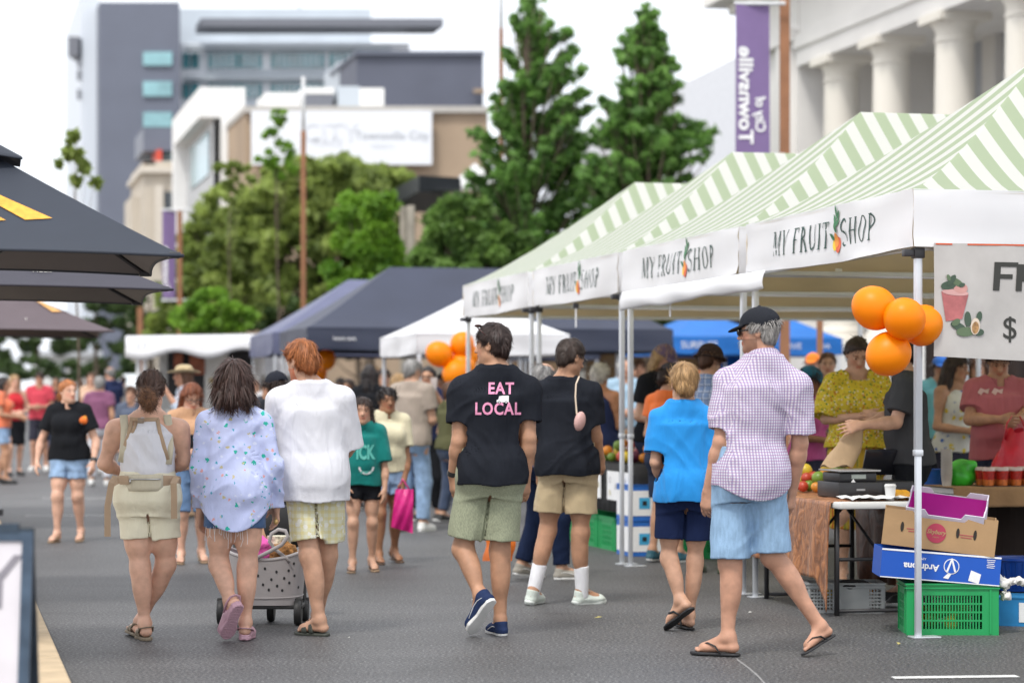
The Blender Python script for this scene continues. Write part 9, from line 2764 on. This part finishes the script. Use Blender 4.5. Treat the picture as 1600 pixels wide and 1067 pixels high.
 for k in range(3):
  o = slat_crate("plastic_crate", ("green crate under the black stall, nearest the twin poles", "green crate under the black stall, between the twin poles and the sock man's knee", "green crate under the black stall, farthest along")[k], p3(.16, .62 + .62 * k, 0), (.36, .56, .30), gm, A, "green crates under the black stall", bars=(12, 4))
 for k in range(2):
  o = slat_crate("plastic_crate", ("upper green crate stacked behind the sock man's knees", "green crate behind the navy jeans, far end of the black stall")[k], p3(.14, 1.24 + 1.3 * k, .305 if k == 0 else 0), (.36, .54, .30), gm, A, "green crates under the black stall", bars=(12, 4))
 slat_crate("plastic_crate", "green crate seen between the boy in blue's legs", p3(.60, -.55, 0), (.36, .50, .34), gm, A, "green crates under the black stall", bars=(12, 4))
 skb = mat("box_blue", (.02, .14, .50), rough=.5)
 for k in range(2):
  for j in range(1):
   c = np.array((W(1003, 0, 21.35)[0], 21.45, .002 + .315 * k)); e0 = A
   r = carton("fruit_carton", ("lower blue and white carton of the stack right of the twin poles", "upper blue and white carton of the stack right of the twin poles")[k], c, (.34, .40, .305), e0, skb, None, notch=False, closed=True)
   for (o_, e, ln) in ((-A[1] * .20, A[0], .34), (-A[0] * .17, -A[1], .40)):
    on_face(r, "white_panel", *rect(ln * .92, .22), c + o_ + UP * .15, e, UP, .004, wt); on_face(r, "emblem", *rect(.10, .10), c + o_ + UP * .15 - e * .03, e, UP, .006, mat("cyan_print", (.05, .35, .6))); on_face(r, "emblem", *rect(.04, .04), c + o_ + UP * .15 - e * .03, e, UP, .008, bkc)
 # cooler bag on the corner of the table
 g = p3(.32, -.08, z3 + .03); Ak = frame_yp(.35, 0, .30); cb = mat("cooler_blue", (.008, .05, .19), rough=.55, bump=.2, bscale=120); cb2 = mat("cooler_bright", (.005, .13, .52), rough=.5); pip = mat("cooler_piping", (.30, .34, .22), rough=.5)
 r = empty("cooler_bag", tuple(g), "navy and blue cooler bag tilted on the corner of the black stall", "bag")
 ct = g + Ak[2] * .17
 mb = MB(); mb.box(ct - Ak[2] * .06, (.34, .24, .20), Ak, bev=.03); mb.build("lower_compartment", cb, r, smooth=40, world=1)
 mb = MB(); mb.box(ct + Ak[2] * .11, (.32, .22, .14), Ak, bev=.035); mb.build("upper_compartment", mat("cooler_black", (.012, .012, .016), rough=.6), r, smooth=40, world=1)
 mb = MB(); mb.box(ct + Ak[2] * .12 - Ak[1] * .112 - Ak[0] * .06, (.14, .02, .11), Ak, bev=.008); mb.build("pocket", cb2, r, smooth=40, world=1)
 mb = MB(); mb.box(ct + Ak[2] * .13 - Ak[1] * .118 + Ak[0] * .09, (.12, .02, .10), Ak, bev=.01); mb.build("pocket", cb, r, smooth=40, world=1)
 mb = MB(); mb.tube([ct + Ak[2] * .045 + Ak[0] * a + Ak[1] * b for a, b in ((-.172, -.122), (.172, -.122), (.172, .122), (-.172, .122))], .007, 6, closed=True); mb.build("piping", pip, r, world=1)
 on_face(r, "emblem", *disc(.03, .014), ct - Ak[2] * .07 - Ak[1] * .121 - Ak[0] * .02, Ak[0], Ak[2], .003, wt)
 mb = MB(); mb.tube([ct + Ak[2] * .17 - Ak[0] * .12, ct + Ak[2] * .26, ct + Ak[2] * .17 + Ak[0] * .12], .012, 6); mb.build("handle", cb, r, smooth=True, world=1)
 # timber rail of a farther stall, with bottles
 c0, c1 = G(940, 29), G(1045, 29); r = empty("timber_counter", tuple((c0 + c1) / 2), "timber topped counter beyond the black stall", "counter")
 mb = MB(); mb.box((c0 + c1) / 2 + UP * .98, (.9, .4, .05)); mb.build("top", mat("timber", (.30, .17, .08), var=.2, scale=5), r, world=1)
 for x in (945, 1005, 1040): mb = MB(); mb.box(G(x, 29) + UP * .48, (.05, .3, .95)); mb.build("leg", mat("timber", (.30, .17, .08), var=.2, scale=5), r, world=1)
 mb = MB(); mb.box(G(975, 28.85) + UP * .70, (.26, .02, .40)); mb.build("notice", wt, r, world=1)

def cart():
 """grey wheeled tote cart being pulled between the walkers"""
 d = 14.95
 foam = mat("grey_foam", (.34, .32, .32), rough=.65, var=.04, bump=.08, bscale=90); blk = mat("black_rubber", (.02, .02, .02), rough=.5); hole = mat("dark_hole", (.02, .02, .022))
 c = G(412, d); r = empty("tote_cart", tuple(c), "grey perforated foam tote on a wheeled base between the blue shirt woman and ginger man", "cart")
 k = 1 / F * d
 def shell(u, v, inset=0.0):
  t = u * 2 * math.pi
  a = (.215 + .033 * v) - inset; b = (.155 + .025 * v) - inset
  p = 2.0 / 3.4
  x = a * np.sign(math.cos(t)) * abs(math.cos(t)) ** p; y = b * np.sign(math.sin(t)) * abs(math.sin(t)) ** p
  top = .405 + .055 * (abs(x) / a) ** 2
  return c + np.array((x + .02, y, .125 + (top - .125) * v))
 mb = MB(); mb.grid(lambda u, v: shell(u, v), 64, 14); mb.grid(lambda u, v: shell(1 - u, v, .012), 64, 10)
 mb.tube([shell(q / 64, 1, .006) for q in range(64)], .011, 8, closed=True); mb.add([shell(q / 40, 0) for q in range(40)], [list(range(39, -1, -1))])
 mb.build("tub", foam, r, smooth=40, world=1)
 mb = MB(); mb.tube([shell(q / 64, .16) + nrm((shell(q / 64, .16) - c) * np.array((1, 1, 0))) * .002 for q in range(64)], .004, 6, closed=True); mb.build("seam", foam, r, world=1)
 t = BVHTree.FromPolygons([Vector(shell(u / 96, v / 14)) for v in range(15) for u in range(96)], [(v * 96 + u, v * 96 + (u + 1) % 96, (v + 1) * 96 + (u + 1) % 96, (v + 1) * 96 + u) for v in range(14) for u in range(96)])
 for (x, y) in ((403, 899), (411, 913), (424, 905), (433, 915), (444, 903), (451, 891), (452, 910), (460, 899), (459, 880), (441, 922), (420, 921), (392, 906), (385, 895), (393, 919), (432, 893), (414, 888), (466, 917)):
  o = W(x, y, d - .6); dr = nrm(W(x, y, d) - np.array((0, 0, HC))); h = t.ray_cast(Vector(o), Vector(dr))
  if h[0] is None: continue
  n = nrm(np.array(h[1])); n = n if n @ dr < 0 else -n; e1 = nrm(np.cross(n, UP)); e2 = np.cross(n, e1); q = np.array(h[0]) + n * .002
  mb = MB(); mb.add([q + e1 * .0075 * math.cos(a) + e2 * .0095 * math.sin(a) for a in np.linspace(0, 6.283, 13)[:-1]], [list(range(12))]); mb.build("vent_hole", hole, r, world=1)
 # looped strap
 pts = [(396, 874), (420, 862), (440, 851), (450, 838), (446, 829), (435, 827), (424, 834), (421, 846), (430, 858), (444, 869), (453, 878)]
 mb = MB(); mb.tube([W(x, y, d - .185 - .02 * math.sin(i * .6)) for i, (x, y) in enumerate(pts)], .012, 8, flat=.45, flat_ax=(0, 1, 0)); mb.build("strap", foam, r, smooth=True, world=1)
 # chassis and wheels
 mb = MB(); mb.box(c + np.array((.02, 0, .112)), (.46, .28, .022), bev=.006); mb.tube([c + np.array((-.2, .15, .11)), c + np.array((-.22, .36, .55)), c + np.array((-.20, .50, .92))], .012, 8); mb.tube([c + np.array((.24, .15, .11)), c + np.array((.22, .36, .55)), c + np.array((.20, .50, .92))], .012, 8); mb.tube([c + np.array((-.20, .50, .92)), c + np.array((.20, .50, .92))], .014, 8); mb.build("chassis", blk, r, smooth=40, world=1)
 for (x, y, rr) in ((-.252, -.08, .080), (.222, -.10, .080), (.03, .16, .070), (-.22, .16, .07), (.24, .18, .07)):
  q = c + np.array((x, y, rr)); w_ = .022
  mb = MB(); mb.lathe(q, [(rr * .55, -w_), (rr * .92, -w_), (rr, -w_ * .5), (rr, w_ * .5), (rr * .92, w_), (rr * .55, w_)], 22, ax=np.array(((0, 1, 0), (0, 0, 1), (1, 0, 0)))); wh = mb.build("wheel", blk, r, smooth=40, world=1)
  mb = MB(); mb.lathe(q, [(.0, -w_ * .8), (rr * .5, -w_ * .7), (rr * .5, w_ * .7), (0, w_ * .8)], 14, ax=np.array(((0, 1, 0), (0, 0, 1), (1, 0, 0)))); mk("hub", np.array(mb.v) - np.array(r.location), mb.f, mat("grey_hub", (.12, .12, .13), rough=.4), wh, smooth=40)
  mb = MB(); mb.box(q + np.array((0, 0, rr * .8)), (.05, .05, .05), bev=.008); mb.build("caster_fork", blk, r, smooth=40, world=1)
 # load
 g = Grid(c + np.array((-.3, -.25, .3)), c + np.array((.3, .25, .62)), .009); g.ell(c + np.array((-.03, -.02, .44)), (.09, .08, .10), None, .02); idx = np.nonzero(np.abs(g.D) < .05); x, y, z = (g.ax[i][idx[i]] for i in range(3)); g.D[idx] += (.014 * vnoise(x * 22, y * 22, z * 22)).astype(np.float32); V, Q = g.mesh(1)
 tag(mk("plush_toy", V, Q, mat("pink_plush", (.70, .10, .38), rough=.95, var=.5, scale=10, bump=.6, bscale=60), smooth=True), "hot pink soft bundle in the left of the grey tote cart", "soft toy")
 g = Grid(c + np.array((-.2, -.25, .3)), c + np.array((.3, .25, .62)), .007); g.ell(c + np.array((.13, -.04, .43)), (.085, .08, .075), None, .02); idx = np.nonzero(np.abs(g.D) < .05); x, y, z = (g.ax[i][idx[i]] for i in range(3)); g.D[idx] += (.016 * vnoise(x * 45, y * 45, z * 45)).astype(np.float32); V, Q = g.mesh(1)
 tag(mk("plush_toy", V, Q, mat("brown_plush", (.26, .12, .035), rough=.95, var=.4, scale=40, bump=.8, bscale=120), smooth=True), "curly brown soft toy in the right of the grey tote cart", "soft toy")
 mb = MB(); q = c + np.array((.09, .05, .40)); mb.lathe(q, [(.07, 0), (.075, .14), (.0, .14)], 20); tag(mb.build("gift_tub", mat("floral_paper", (.60, .55, .42), rough=.6, var=.7, scale=40), smooth=40), "pale flower patterned tub behind the brown soft toy in the cart", "tub")
 g = Grid(c + np.array((-.1, .1, .35)), c + np.array((.45, .7, .85)), .012); g.ell(c + np.array((.12, .38, .58)), (.16, .10, .14), None, .02); V, Q = g.mesh(1)
 tag(mk("cloth_bag", V, Q, mat("black_cloth", (.015, .015, .016), rough=.9), smooth=True), "black bag slung on the handle of the grey tote cart", "bag")
 # shells clipped to the woman's hand: key charm
 mb = MB(); q = W(431, 815, 13.95); mb.tube([q + UP * .03, q + UP * .012], .002, 5); mb.ball(q, (.014, .010, .017), 10); tag(mb.build("key_charm", mat("gold_charm", (.55, .36, .14), metal=.5, rough=.35), smooth=True), "small gold charm dangling from the blue shirt woman's hand", "charm")
ground(); buildings(); classical(); pavilion(); trees(); poles(); trailer()
fruit_tents(); other_tents(); umbrellas(); sign_board()
stalls(); cart()
walkers(); people()
